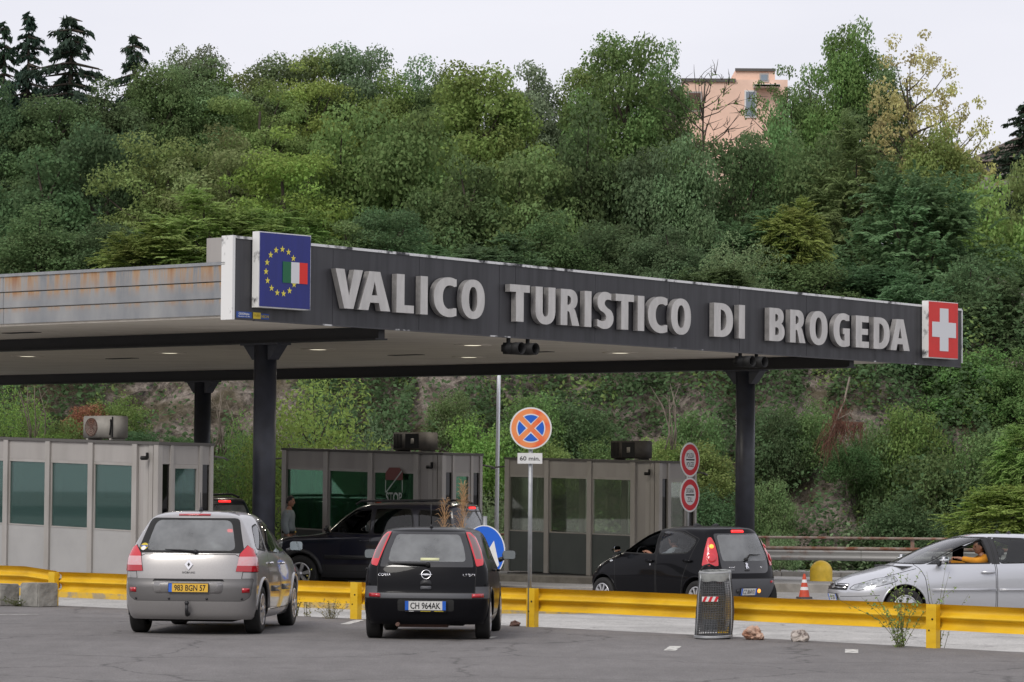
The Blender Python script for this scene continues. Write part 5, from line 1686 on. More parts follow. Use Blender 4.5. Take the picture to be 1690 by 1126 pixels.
# ------------------------------------------------------------------ small black five-door in the lane
def black_citycar():
    rows = [
        (.19, 1.70, .55, -1.52, .30, .68, .76, .72), (.26, 1.76, .58, -1.57, .34, .72, .79, .765), (.42, 1.81, .62, -1.615, .36, .76, .808, .79),
        (.56, 1.80, .65, -1.62, .34, .775, .815, .795), (.66, 1.74, .66, -1.60, .32, .775, .815, .79), (.78, 1.60, .66, -1.565, .30, .77, .812, .775),
        (.90, 1.28, .60, -1.535, .29, .755, .80, .755), (.98, 1.02, .54, -1.51, .28, .735, .782, .73), (1.06, .86, .50, -1.475, .27, .71, .755, .70),
        (1.18, .64, .46, -1.42, .26, .67, .715, .655), (1.30, .40, .44, -1.36, .25, .625, .67, .605), (1.38, .17, .42, -1.32, .25, .58, .62, .555),
        (1.422, -.02, .40, -1.28, .32, .51, .55, .49), (1.448, -.20, .36, -1.10, .38, .37, .41, .35), (1.456, -.40, .2, -.80, .25, .2, .23, .19)]
    h = Vector((-.645, .764)); yaw = math.atan2(h.y, h.x)
    root, B = start_car('small black five-door hatchback with big red tail lamps driving in behind the wire basket', 3.12, 59.4, lane_z(12.0) + .01, yaw, rows, (1.17, -1.17), .285, .335, name='moving_car')
    only = ('body',)
    for vw in ('L', 'R'):
        B.cut(vw, offset_poly(rounded([(.86, 1.00), (.42, 1.325), (.02, 1.375), (-.10, 1.375), (-.14, .985)], .05), .018), None, 1, .5, only)
        B.cut(vw, rounded([(.86, 1.00), (.42, 1.325), (.02, 1.375), (-.10, 1.375), (-.14, .985)], .05), 'window#F' + vw, 0, .5, only)
        window(B, vw, [(-.235, .985), (-.195, 1.37), (-.70, 1.345), (-1.05, 1.22), (-.93, 1.02)], 'window#R' + vw, r=.09)
    window(B, 'F', [(-.60, 1.02), (.60, 1.02), (.50, 1.37), (-.50, 1.37)], 'windscreen', nmin=.15)
    lampA = [(.30, .80), (.57, .80), (.555, .98), (.51, 1.16), (.45, 1.275), (.40, 1.265), (.35, 1.08)]
    for vw, s in (('BL', 1), ('BR', -1)):
        nm = 'tail_lamp#' + vw[1]
        p = rounded([(s * q, z) for q, z in lampA], .025, 2)
        B.cut(vw, offset_poly(p, .008), None, 1, .1, only)
        B.cut(vw, p, nm, 0, .1, only)
    B.cut('B', rounded([(-.54, .68), (.54, .68), (.545, 1.0), (.50, 1.34), (-.50, 1.34), (-.545, 1.0)], [.16, .16, .02, .05, .05, .02], 5), 'tailgate', 3, .1, only)
    B.cut('B', rounded([(-.50, .885), (.50, .885), (.50, 1.0), (.455, 1.32), (-.455, 1.32), (-.50, 1.0)], .06, 4), 'rear_window', 0, .1, ('tailgate',))
    B.cut('B', [(-.78, .585), (.78, .585), (.78, .597), (-.78, .597)], None, 1, .08, only)
    B.cut('B', rounded([(-.40, .27), (.40, .27), (.36, .46), (-.36, .46)], .06, 4), None, 1, .1, only)
    B.cut('B', [(-.9, .25), (.9, .25), (.9, .585), (-.9, .585)], None, 2, .25, only, lambda c: True)
    head = [(1.05, .80), (1.52, .68), (1.60, .76), (1.25, .89), (1.10, .90)]
    for vw in ('L', 'R'):
        B.cut(vw, rounded([(1.20, .78), (1.60, .66), (1.64, .74), (1.40, .86), (1.22, .88)], .03), 'headlamp#' + vw, 0, .05, only)
    doorF = rounded([(.84, .38), (.90, .93), (.86, 1.03), (.41, 1.36), (-.13, 1.41), (-.19, .90), (-.19, .27), (.76, .27)], .03)
    doorR = rounded([(-.205, .27), (-.205, .90), (-.15, 1.41), (-.72, 1.39), (-1.10, 1.25), (-1.00, .92), (-.86, .60), (-.80, .27)], .03)
    for vw in ('L', 'R'):
        B.seam(vw, doorF, .011, 1, .12, ('body',), 'door#F' + vw)
        B.seam(vw, doorR, .011, 1, .12, ('body',), 'door#R' + vw)
    mats = ['black_paint', 'rubber', 'plastic_grey', 'black_gloss']
    pm = {'rear_window': ['hatch_glass'], 'windscreen': ['car_glass']}
    for vw in ('L', 'R'):
        pm['tail_lamp#' + vw] = ['lens_red']; pm['headlamp#' + vw] = ['lens_clear']
        for k in 'FR': pm['window#' + k + vw] = ['car_glass']
    # the driver's window is wound down
    skip = [n for n in B.names if 'window' in n or 'windscreen' in n or 'lamp' in n]
    B.inner(root, skip)
    for f in [f for f in B.bm.faces if B.names[f[B.part]] == 'window#FL']: B.bm.faces.remove(f)
    ob = B.split(root, mats, {'tail_lamp#L': .014, 'tail_lamp#R': .014}, pm)
    for vw in ('L', 'R'):
        for k in 'FR': adopt(ob, 'window#' + k + vw, 'door#' + k + vw)
        handle(ob['door#F' + vw], B, vw, -.06, .86, .15, 'black_paint', .045); handle(ob['door#R' + vw], B, vw, -.97, .88, .15, 'black_paint', .045)
        p = B.surf(vw, -.06, .80); mb = MB(); mb.ball(p, (.02, .008, .022)); mb.build('lock', 'chrome', ob['door#F' + vw])
        pp = B.surf(vw, .98, .84); mb = MB(); mb.ball(pp, (.05, .008, .02)); mb.build('indicator', 'lens_clear', root)
        # two round lamps inside each lens
        s = 1 if vw == 'L' else -1
        for q, z, r, m_ in ((.455, 1.12, .040, 'lamp_amber' if s > 0 else 'lens_red'), (.455, .93, .080, 'lens_red')):
            T = on_shell(B, 'B' + vw, s * q, z, .016)
            mb = MB(); mb.lathe([(r, 0), (r * .9, .008), (r * .5, .014), (.001, .016)], 18, T); mb.build('lamp_bowl', m_, ob['tail_lamp#' + vw])
    for ax in (1.17, -1.17):
        arch_lip(root, B, ax, .285, .337, 'black_paint', .018)
        for s in (1, -1): wheel(root, ax, s * .79, .277, .165, 'spoke9', .18)
    underside(root, -1.45, 1.55, .52, .17, .34)
    cabin(root, .02, -.68, .90, .93, .62, 'seat', .60)
    for s in (1, -1): mirror_arm(root, .74, s * .755, .965, s, 'black_paint', (.11, .17, .14))
    wiper(root, B, [(0, .905), (-.10, .985), (-.36, .985)], mt='black')
    plate(root, on_shell(B, 'B', 0, .375, .02), .36, .115, "CZ 864VX", 'plate_white', (True, True), .74)
    for s in (1, -1): patch(root, 'reflector', 'lens_deep', B, 'B', [(s * .555, .515), (s * .65, .515), (s * .65, .55), (s * .555, .55)], .003, .006)
    for s, m_ in ((1, 'plastic'), (-1, 'lamp_amber')):
        mb = MB(); mb.ball(on_shell(B, 'B', s * .245, .385, .012) @ Vector((0, 0, 0)), (.03, .03, .035)); mb.build('fog_lamp', m_, root)
    patch(root, 'high_brake_lamp', 'lamp_lit', B, 'B', [(-.135, 1.352), (.135, 1.352), (.13, 1.388), (-.13, 1.388)], .004, .02, 3)
    T = on_shell(B, 'B', 0, .80, .006)
    mb = MB(); mb.prism([(-.02, -.05), (.005, -.05), (.0, -.01), (.03, -.045), (.045, -.04), (.02, .01), (.035, .035), (.0, .055), (-.03, .045), (-.015, .02), (-.03, -.01)], 0, .008, T); mb.build('emblem', 'chrome', root)
    text_on(root, B, 'B', "PEUGEOT", .33, .775, .022, .14); text_on(root, B, 'B', "URBAN", .345, .735, .022, .10, 'galv'); text_on(root, B, 'B', "107", -.345, .775, .03, .055)
    patch(root, 'latch_grip', 'plastic', B, 'B', rounded([(-.05, .715), (.05, .715), (.05, .74), (-.05, .74)], .01), .003, .008)
    return root, B
city_root, city_B = black_citycar()
city_root.scale = (1.06, 1.06, 1.06)

# ------------------------------------------------------------------ pale silver hatchback entering at the right
def silver_hatch():
    rows = [
        (.20, 2.05, .65, -1.88, .34, .72, .80, .76), (.27, 2.12, .70, -1.93, .36, .76, .835, .80), (.42, 2.20, .75, -1.97, .38, .80, .857, .83),
        (.52, 2.225, .78, -1.97, .36, .81, .862, .835), (.62, 2.20, .80, -1.96, .34, .815, .864, .835), (.72, 2.08, .80, -1.95, .32, .812, .864, .83),
        (.82, 1.84, .76, -1.93, .31, .80, .858, .82), (.92, 1.45, .66, -1.90, .30, .785, .845, .805), (1.00, 1.16, .58, -1.86, .29, .76, .822, .775),
        (1.12, .90, .54, -1.77, .28, .715, .775, .73), (1.25, .62, .52, -1.66, .28, .665, .722, .675), (1.37, .30, .50, -1.54, .28, .605, .66, .61),
        (1.44, .04, .46, -1.44, .30, .545, .595, .54), (1.485, -.22, .40, -1.26, .36, .40, .445, .40), (1.494, -.52, .2, -.95, .25, .2, .25, .2)]
    root, B = start_car('bright silver five-door hatchback with an open window entering from the right edge', 7.36, 53.45, lane_z(9.0), R(194.5), rows, (1.304, -1.304), .32, .375, name='moving_car')
    only = ('body',)
    for vw in ('L', 'R'):
        w = rounded([(1.02, 1.02), (.62, 1.265), (.30, 1.375), (-.10, 1.415), (-.16, 1.035)], [.05, .05, .05, .02, .02])
        B.cut(vw, offset_poly(w, .022), None, 1, .5, only)
        B.cut(vw, w, 'window#F' + vw, 0, .5, only)
        B.cut(vw, [(.55, 1.0), (.55, 1.6), (1.3, 1.6), (1.3, 1.0)], 'quarter_window#' + vw, 0, .12, ('window#F' + vw,))
        window(B, vw, [(-.335, 1.035), (-.29, 1.415), (-.80, 1.40), (-1.12, 1.30), (-1.10, 1.05)], 'window#R' + vw)
    for vw in ('L', 'R'):
        B.cut(vw, [(-.18, 1.01), (-.12, 1.43), (-.28, 1.44), (-.325, 1.01)], None, 3, .12, only)
    window(B, 'F', [(-.66, 1.02), (.66, 1.02), (.535, 1.425), (-.535, 1.425)], 'windscreen', nmin=.12, r=.03)
    window(B, 'B', [(-.55, 1.08), (.55, 1.08), (.48, 1.40), (-.48, 1.40)], 'rear_window', nmin=.12)
    for vw in ('L', 'R'):
        hl = rounded([(1.42, .745), (1.55, .70), (2.02, .585), (2.12, .60), (2.05, .665), (1.75, .765), (1.46, .815)], .025, 2)
        B.cut(vw, offset_poly(hl, .008), None, 1, .03, only)
        B.cut(vw, hl, 'headlamp#' + vw, 0, .03, only)
    B.cut('F', rounded([(-.45, .58), (.45, .58), (.40, .685), (-.40, .685)], .04), None, 1, .05, only)
    B.cut('F', rounded([(-.62, .27), (.62, .27), (.66, .40), (-.66, .40)], .04), None, 1, .1, only)
    for s in (1, -1): B.cut('B', [(s * .62, .72), (s * .62, .98), (s * .9, .98), (s * .9, .72)], 'tail_lamp#' + ('L' if s > 0 else 'R'), 0, .03, only)
    # wing and bonnet shut line, bumper joint
    for vw in ('L', 'R'):
        B.cut(vw, [(1.72, .505), (2.2, .475), (2.2, .483), (1.72, .514)], None, 1, .02, only)
        B.cut(vw, [(1.08, .93), (1.60, .80), (1.60, .807), (1.08, .938)], None, 1, .02, only)
    doorF = rounded([(.905, .40), (.965, .80), (1.07, 1.0), (.62, 1.295), (.30, 1.405), (-.205, 1.445), (-.245, .92), (-.245, .27), (.80, .27)], .03)
    doorR = rounded([(-.26, .27), (-.26, .92), (-.22, 1.445), (-.82, 1.43), (-1.19, 1.30), (-1.12, .95), (-.98, .62), (-.86, .27)], .03)
    for vw in ('L', 'R'):
        B.seam(vw, doorF, .011, 1, .12, ('body',), 'door#F' + vw)
        B.seam(vw, doorR, .011, 1, .12, ('body',), 'door#R' + vw)
    mats = ['pale_silver', 'rubber', 'plastic_grey', 'plastic']
    pm = {'rear_window': ['car_glass'], 'windscreen': ['car_glass']}
    for vw in ('L', 'R'):
        pm['tail_lamp#' + vw] = ['lens_red']; pm['headlamp#' + vw] = ['lens_clear']; pm['quarter_window#' + vw] = ['car_glass']
        for k in 'FR': pm['window#' + k + vw] = ['car_glass']
    B.inner(root, [n for n in B.names if 'window' in n or 'windscreen' in n or 'lamp' in n])
    for f in [f for f in B.bm.faces if B.names[f[B.part]] == 'window#FL']: B.bm.faces.remove(f)     # wound down
    ob = B.split(root, mats, {'headlamp#L': .004, 'headlamp#R': .004}, pm)
    for vw in ('L', 'R'):
        for k in ('window#F', 'quarter_window#'): adopt(ob, k + vw, 'door#F' + vw)
        adopt(ob, 'window#R' + vw, 'door#R' + vw)
        handle(ob['door#F' + vw], B, vw, -.10, .885, .20, 'pale_silver', .05); handle(ob['door#R' + vw], B, vw, -1.02, .90, .20, 'pale_silver', .05)
        for x0, x1, dn in ((-.23, .86, 'F'), (-.86, -.28, 'R')):
            patch(ob['door#' + dn + vw], 'rub_strip', 'pale_silver', B, vw, [(x0, .585), (x1, .585), (x1, .62), (x0, .62)], .010, .022, 5)
        for x, z, r in ((1.62, .725, .055), (1.80, .68, .05)):
            p = B.surf(vw, x, z)
            if p: mb = MB(); mb.ball(p, (r, .012, r * .8)); mb.build('lamp_bowl', 'lens_clear', ob['headlamp#' + vw])
    for ax in (1.304, -1.304):
        arch_lip(root, B, ax, .32, .378, 'pale_silver', .016)
        for s in (1, -1): wheel(root, ax, s * .84, .315, .195, 'cover7', .205)
    underside(root, -1.85, 1.95, .55, .18, .34)
    cabin(root, -.06, -.88, 1.0, .97, .68, 'seat', .62, wheel_x=.56)
    for s in (1, -1): mirror_arm(root, .70, s * .80, 1.0, s, 'pale_silver', (.12, .20, .13))
    # bonnet emblem bars, plate at the nose
    plate(root, on_shell(B, 'F', 0, .465, .012), .36, .11, "CR 207", 'plate_white', (True, True), .6)
    for z in (.61, .65): patch(root, 'grille_bar', 'chrome', B, 'F', [(-.40, z), (.40, z), (.40, z + .014), (-.40, z + .014)], .002, .012, 6)
    T = on_shell(B, 'F', 0, .64, .012)
    mb = MB(); mb.prism([(-.03, -.05), (.02, -.05), (.04, .02), (.0, .055), (-.035, .03)], 0, .012, T); mb.build('emblem', 'chrome', root)
    return root, B
hatch_root, hatch_B = silver_hatch()

# ------------------------------------------------------------------ dark off-road vehicles at the booths
def offroader(label, x, y, z, yaw, detail):
    rows = [
        (.30, 2.05, .45, -2.05, .28, .74, .82, .78), (.38, 2.12, .48, -2.13, .30, .78, .86, .82), (.52, 2.17, .48, -2.17, .28, .82, .885, .855),
        (.70, 2.15, .48, -2.16, .26, .83, .90, .865), (.85, 2.12, .48, -2.14, .24, .835, .905, .865), (.98, 2.06, .48, -2.13, .24, .835, .905, .865),
        (1.07, 1.86, .5, -2.115, .24, .82, .90, .86), (1.12, 1.30, .40, -2.10, .24, .80, .89, .85), (1.18, .98, .38, -2.085, .24, .785, .87, .835),
        (1.32, .80, .36, -2.045, .23, .745, .835, .80), (1.48, .60, .34, -2.00, .22, .705, .80, .765), (1.62, .40, .34, -1.95, .22, .665, .76, .725),
        (1.70, .22, .32, -1.92, .22, .625, .715, .68), (1.745, .02, .30, -1.86, .26, .54, .61, .58), (1.775, -.25, .25, -1.6, .35, .36, .42, .38), (1.781, -.5, .2, -1.2, .25, .18, .22, .2)]
    root, B = start_car(label, x, y, z, yaw, rows, (1.325, -1.325), .37, .435, name='moving_car', cat='off-roader')
    only = ('body',)
    for vw in ('L', 'R'):
        window(B, vw, [(.86, 1.19), (.48, 1.60), (-.12, 1.645), (-.12, 1.16)], 'window#F' + vw, nmin=.5)
        window(B, vw, [(-.22, 1.16), (-.22, 1.645), (-.96, 1.645), (-1.05, 1.17)], 'window#R' + vw)
        window(B, vw, [(-1.18, 1.18), (-1.14, 1.63), (-1.72, 1.60), (-1.84, 1.20)], 'window#Q' + vw)
    window(B, 'F', [(-.62, 1.17), (.62, 1.17), (.54, 1.63), (-.54, 1.63)], 'windscreen', nmin=.15)
    window(B, 'B', [(-.64, 1.14), (.64, 1.14), (.56, 1.60), (-.56, 1.60)], 'rear_window', nmin=.15)
    for s in (1, -1):
        B.cut('B', [(s * .68, .86), (s * .68, 1.08), (s * .9, 1.08), (s * .9, .86)], 'tail_lamp#' + ('L' if s > 0 else 'R'), 0, .03, only)
    for vw in ('L', 'R'):
        B.cut(vw, rounded([(1.72, .86), (2.04, .86), (2.04, 1.03), (1.72, 1.03)], .04), 'headlamp#' + vw, 0, .05, only)
        B.cut(vw, [(-2.3, .25), (-2.3, .55), (2.3, .55), (2.3, .25)], None, 2, .02, only)
    doorF = rounded([(.80, .52), (.92, .9), (.92, 1.16), (.50, 1.65), (-.15, 1.69), (-.15, .42), (.78, .42)], .03)
    doorR = rounded([(-.17, .42), (-.17, 1.69), (-.98, 1.69), (-1.10, 1.16), (-1.02, .90), (-.92, .62), (-.84, .42)], .03)
    for vw in ('L', 'R'):
        B.seam(vw, doorF, .011, 1, .12, ('body',), 'door#F' + vw)
        B.seam(vw, doorR, .011, 1, .12, ('body',), 'door#R' + vw)
    mats = ['navy_paint', 'rubber', 'plastic']
    pm = {'rear_window': ['hatch_glass'], 'windscreen': ['car_glass']}
    for vw in ('L', 'R'):
        pm['tail_lamp#' + vw] = ['lens_red']; pm['headlamp#' + vw] = ['lens_clear']
        pm['window#F' + vw] = ['car_glass']
        for k in 'RQ': pm['window#' + k + vw] = ['car_glass_dark']
    B.inner(root, [n for n in B.names if 'window' in n or 'windscreen' in n or 'lamp' in n])
    for f in [f for f in B.bm.faces if B.names[f[B.part]] == 'window#FL']: B.bm.faces.remove(f)
    ob = B.split(root, mats, {}, pm)
    for vw in ('L', 'R'):
        for k in 'FR': adopt(ob, 'window#' + k + vw, 'door#' + k + vw)
        handle(ob['door#F' + vw], B, vw, -.05, 1.02, .17, 'navy_paint'); handle(ob['door#R' + vw], B, vw, -.95, 1.03, .17, 'navy_paint')
        patch(root, 'rub_strip', 'plastic', B, vw, [(-.9, .66), (.8, .66), (.8, .74), (-.9, .74)], .004, .012, 6)
        s = 1 if vw == 'L' else -1
        mb = MB(); mb.tube([(.25, s * .60, 1.72), (.15, s * .60, 1.79), (-1.5, s * .60, 1.82), (-1.72, s * .60, 1.76)], .022, 8); mb.build('roof_rail', 'plastic', root)
    for ax in (1.325, -1.325):
        arch_lip(root, B, ax, .37, .44, 'plastic', .045)
        for s in (1, -1): wheel(root, ax, s * .87, .362, .23, 'spoke6', .225)
    underside(root, -2.0, 2.0, .58, .26, .46)
    cabin(root, .02, -.85, .98, 1.14, .70, 'seat', .70)
    for s in (1, -1): mirror_arm(root, .72, s * .83, 1.16, s, 'plastic', (.11, .20, .17))
    mb = MB(); mb.rbox((-2.24, -.36, .95), (-2.10, .36, .99), .01); mb.build('grab_bar', 'plastic', root)
    patch(root, 'high_brake_lamp', 'lamp_lit', B, 'B', [(-.16, 1.655), (.16, 1.655), (.16, 1.69), (-.16, 1.69)], .004, .012, 3)
    return root, B
h = Vector((-.94, .342))
suv_root, suv_B = offroader('dark blue off-road vehicle with roof rails stopped beside the middle booth', -2.80, 70.2, lane_z(15.7), math.atan2(h.y, h.x), True)
suv_root.scale = (1.09, 1.09, 1.09)
p = ab(25.6, 15.95)
far_root, _ = offroader('dark off-roader ahead of the queue, only its roof and lit brake lamp showing', p.x, p.y, lane_z(14.4) + .02, YAW_U, False)
far_root.scale = (1.12, 1.12, 1.12)
# ================================================================== RAILS, SIGNS, SMALL THINGS
def rail_b(a):            # line of the post fronts
    pts = [(60, .2), (25, 0.0), (11, 0.0), (3.5, 0.0), (0, 0.0), (-3.6, -.22), (-7.31, -.72), (-9, -.93), (-14, -1.75)]
    for (a0, b0), (a1, b1) in zip(pts, pts[1:]):
        if a1 <= a <= a0:
            t = (a - a0) / (a1 - a0); return b0 + t * (b1 - b0)
    return 0
def w_rail(name, mt, parent, X, a0, a1, z_top, bfun, step=0.5, h=.32, depth=.08, dent=None, droop=None):
    prof = [(.0, 0), (.015, -.012), (.075, -.055), (.08, -.085), (.065, -.115), (.012, -.145), (0, -.16), (.012, -.175), (.065, -.205), (.08, -.235), (.075, -.265), (.015, -.308), (0, -.32)]
    mb = MB(X)
    n = max(2, int((a1 - a0) / step))
    rows = []
    for i in range(n + 1):
        a = a0 + (a1 - a0) * i / n
        dz = droop(a) if droop else 0
        row = []
        for d, z in prof:
            k = dent(a, z) if dent else 0
            row.append(mb._v((a, bfun(a) + .085 + d * depth / .08 + k, z_top + dz + z * h / .32)))
        rows.append(row)
    for p, q in zip(rows, rows[1:]):
        for j in range(len(prof) - 1):
            mb._f([p[j], p[j + 1], q[j + 1], q[j]], True)
    return mb.build(name, mt, parent)
o = ab(0, 0, 0)
yr = empty('crash_barrier', o, 0, 'long yellow steel crash barrier along the edge of the car park', 'crash barrier')
X = road_xf(o)
def dent(a, z): return .018 * noise.noise(Vector((a * .7, z * 3, 4))) + .01 * noise.noise(Vector((a * 2.1, z * 6, 1)))
def wav(a): return .012 * noise.noise(Vector((a * .35, 0, 8)))
secs = [(-14, -10.9), (-10.89, -7.25), (-7.24, -3.6), (-3.59, .03), (.04, 3.55), (3.56, 7.05), (7.06, 10.35)]
for i, (a0, a1) in enumerate(secs):
    w_rail('rail_beam', 'yellow', yr, X, a0, a1, .54 + .001 * i, rail_b, .25, dent=dent, droop=wav)
w_rail('rail_beam', 'yellow', yr, X, 10.36, 24, .60, lambda a: rail_b(a) - .02, .4, dent=dent, droop=lambda a: -.06 * max(0, 1 - (a - 10.36) / .8) + .02)
for a in (-10.9, -7.31, -3.6, 0, 3.5, 7.0, 10.40, 14, 17.5):
    b = rail_b(a)
    mb = MB(X)
    w = .075
    # channel post: web towards the car park, two flanges behind
    mb.box((a - w, b - .012, -.05), (a + w, b + .012, .545))
    mb.box((a - w, b + .0125, -.05), (a - w + .012, b + .08, .545)); mb.box((a + w - .012, b + .0125, -.05), (a + w, b + .08, .545))
    p = mb.build('post', 'yellow', yr)
    mb = MB(X)
    for z in (.38, .30):
        mb.lathe([(.014, 0), (.012, .012), (.001, .014)], 8, X @ Matrix.Translation((a, b - .012, z)) @ Matrix.Rotation(R(90), 4, 'X')) if False else None
    mb.ball((a - .02, b - .014, .36), (.014, .008, .014)); mb.ball((a + .03, b - .014, .22), (.012, .006, .012))
    mb.xf = Matrix.Identity(4)
    mb.build('bolt', 'black', p)

# concrete blocks at the left end of the barrier
def block(a, b, w, d, h, label, tilt=0):
    o = ab(a, b, 0)
    mb = MB(Matrix.Translation(-o) @ ROAD)
    b2 = bmesh.new(); bmesh.ops.create_cube(b2, size=1)
    for v in b2.verts: v.co = Vector((a + v.co.x * w, b + v.co.y * d, h / 2 + v.co.z * h - .01))
    bmesh.ops.bevel(b2, geom=list(b2.edges), offset=.02, segments=2, affect='EDGES')
    bmesh.ops.subdivide_edges(b2, edges=list(b2.edges), cuts=4, use_grid_fill=True)
    for v in b2.verts: v.co += Vector((1, 1, .6)) * .012 * noise.noise(v.co * 9)
    mb.merge(b2, smooth=False)
    # a crack in the face
    mb2 = mb.build('concrete_block', 'concrete'); mb2.location = o
    return tag(mb2, label, 'concrete block')
block(10.18, -.45, .46, .42, .39, 'grey concrete block with a crack beside the left rail post')
block(10.95, -.62, .50, .42, .36, 'grey concrete block cut off by the left edge of the picture')

# ------------------------------------------------------------------ grey rusty barrier and handrail beyond the lanes
o = Vector((8, 88, -.35))
gr = empty('guard_rail', o, 0, 'dull grey crash barrier with a rusty handrail along the foot of the slope', 'guard rail')
L0, L1 = Vector((-6.0, 93.6)), Vector((26, 87.2))
dirv = (L1 - L0).normalized()
def gp(t, off, z):
    p = L0 + dirv * t + Vector((-dirv.y, dirv.x)) * off
    return Vector((p.x, p.y, z)) - o
LEN = (L1 - L0).length
mb = MB()
for (q0, q1) in zip([0, 8, 16, 24], [7.99, 15.99, 23.99, LEN]):
    mb.tube([gp(q0, 0, .70), gp(q1, 0, .70 - .0)], .035, 8)
mb.build('handrail', 'rust', gr)
mb = MB()
prof = [(0, 0), (-.06, -.05), (-.06, -.09), (0, -.15), (-.06, -.21), (-.06, -.25), (0, -.31)]
for q0, q1 in zip([0, 8, 16, 24], [7.99, 15.99, 23.99, LEN]):
    r0 = [mb._v(gp(q0, d, .38 + z)) for d, z in prof]; r1 = [mb._v(gp(q1, d, .38 + z)) for d, z in prof]
    for j in range(len(prof) - 1): mb._f([r0[j], r1[j], r1[j + 1], r0[j + 1]], True)
mb.build('rail_beam', 'rail_grey', gr)
mb = MB()
mb.tube([gp(0, -.03, .41), gp(LEN, -.03, .41)], .045, 8)
mb.build('top_pipe', 'rust', gr)
for t in (1.5, 5.5, 9.5, 13.4, 17.4, 21.4, 25.4, 29.4):
    mb = MB()
    p = gp(t, .05, 0)
    mb.box((p.x - .07, p.y, -.35 - o.z - .2), (p.x + .07, p.y + .12, .36 - o.z)); mb.box((p.x - .05, p.y, .36 - o.z), (p.x + .05, p.y + .08, .72 - o.z))
    mb.build('post', 'rust', gr)
mb = MB()
for i in range(40):
    q0, q1 = LEN * i / 40, LEN * (i + 1) / 40 - .02
    a_, b_, c_, d_ = gp(q0, -.55, -.37), gp(q1, -.55, -.37), gp(q1, -.25, -.37), gp(q0, -.25, -.37)
    up = Vector((0, 0, .13))
    mb.hexa([a_, b_, c_, d_, a_ + up, b_ + up, c_ + up, d_ + up])
k = mb.build('kerb', 'kerb'); k.location = o; structure(k)

# ------------------------------------------------------------------ road signs
def disc(mb, i, r, z0, z1, T, c=(0, 0), n=44):
    mb.m(i).prism(circle(r, n, c=c), z0, z1, T)
# waiting-restriction sign on the barrier post
p = ab(0, -.03, 0)
root = empty('no_stopping_sign', p, 0, 'round faded orange and blue no-stopping sign with a 60 min. plate on a grey pole', 'road sign')
mb = MB(); mb.tube([(0, .06, .0), (0, .06, 2.96)], .030, 12); mb.build('pole', 'galv', root)
T = Matrix.Translation((0, 0, 2.80)) @ Matrix.Rotation(R(90), 4, 'X')
T = frame_mtx((0.0, 0.0, 2.80), (1, .04, 0), (0, 0, 1))
mb = MB()
disc(mb, 0, .297, -.006, 0, T)
mb.m(3).prism(circle(.292, 44), -.012, -.0062, T)
disc(mb, 1, .275, 0, .002, T)
def sector(c0, rad, half, gap, sh):
    """quarter of a disc between the two diagonal bars"""
    pts = []
    for i in range(15):
        t = c0 - half + 2 * half * i / 14
        pts.append((rad * math.cos(t), rad * math.sin(t)))
    pts.append((gap * math.cos(c0), gap * math.sin(c0)))
    return pts
for k in range(4):
    c0 = k * math.pi / 2
    mb.m(0).prism(sector(c0, .205, R(34.5), .045, 0), .002, .0035, T)
    mb.m(2).prism(sector(c0, .188, R(31.5), .068, 0), .0035, .005, T)
mb.build('sign_face', ['sign_white', 'sign_orange', 'sign_blue', 'galv'], root)
mb = MB()
T2 = frame_mtx((-.01, -.005, 2.375), (1, .03, 0), (0, 0, 1))
mb.m(0).prism([(-.175, -.075), (.175, -.075), (.175, .075), (-.175, .075)], -.004, 0, T2)
mb.m(1).merge(text_bm("60 min.", .060, .012, depth=.0015, fit=.285), T2 @ Matrix.Translation((0, 0, .0005)))
mb.build('plate', ['sign_white', 'ink'], root)
mb = MB()
for z in (2.66, 2.92, 2.375): mb.box((-.06, .01, z - .015), (.06, .095, z + .015))
mb.build('clamp', 'galv', root)

# customs and police stop signs on one post
p = ab(18.6, 26.55, lane_z(26.5) + .2)
root = empty('customs_sign', p, 0, 'two round red-rimmed signs POLIZIA POLIZEI and DOGANA ZOLL one above the other', 'road sign')
mb = MB(); mb.tube([(0, 0, 0), (0, 0, 3.15)], .038, 12); mb.build('pole', 'galv', root)
nrm = Vector((.80, -.60, 0)); right = Vector((0, 0, 1)).cross(nrm)
for zc, t1, t2 in ((2.87, "POLIZIA", "POLIZEI"), (2.03, "DOGANA", "ZOLL")):
    T = frame_mtx(nrm * .06 + Vector((0, 0, zc)), right, (0, 0, 1))
    mb = MB()
    disc(mb, 0, .415, -.012, 0, T)
    mb.m(3).prism(circle(.41, 44), -.02, -.0122, T)
    disc(mb, 1, .372, 0, .002, T)
    disc(mb, 0, .245, .002, .004, T)
    mb.m(2).prism([(-.18, -.018), (.18, -.018), (.18, .018), (-.18, .018)], .004, .006, T)
    mb.m(2).merge(text_bm(t1, .115, .004, depth=.0015, fit=.31), T @ Matrix.Translation((0, .105, .0045)))
    mb.m(2).merge(text_bm(t2, .115, .004, depth=.0015, fit=.30 if len(t2) > 4 else .22), T @ Matrix.Translation((0, -.110, .0045)))
    mb.build('sign_face', ['sign_white', 'sign_red', 'ink', 'galv'], root)

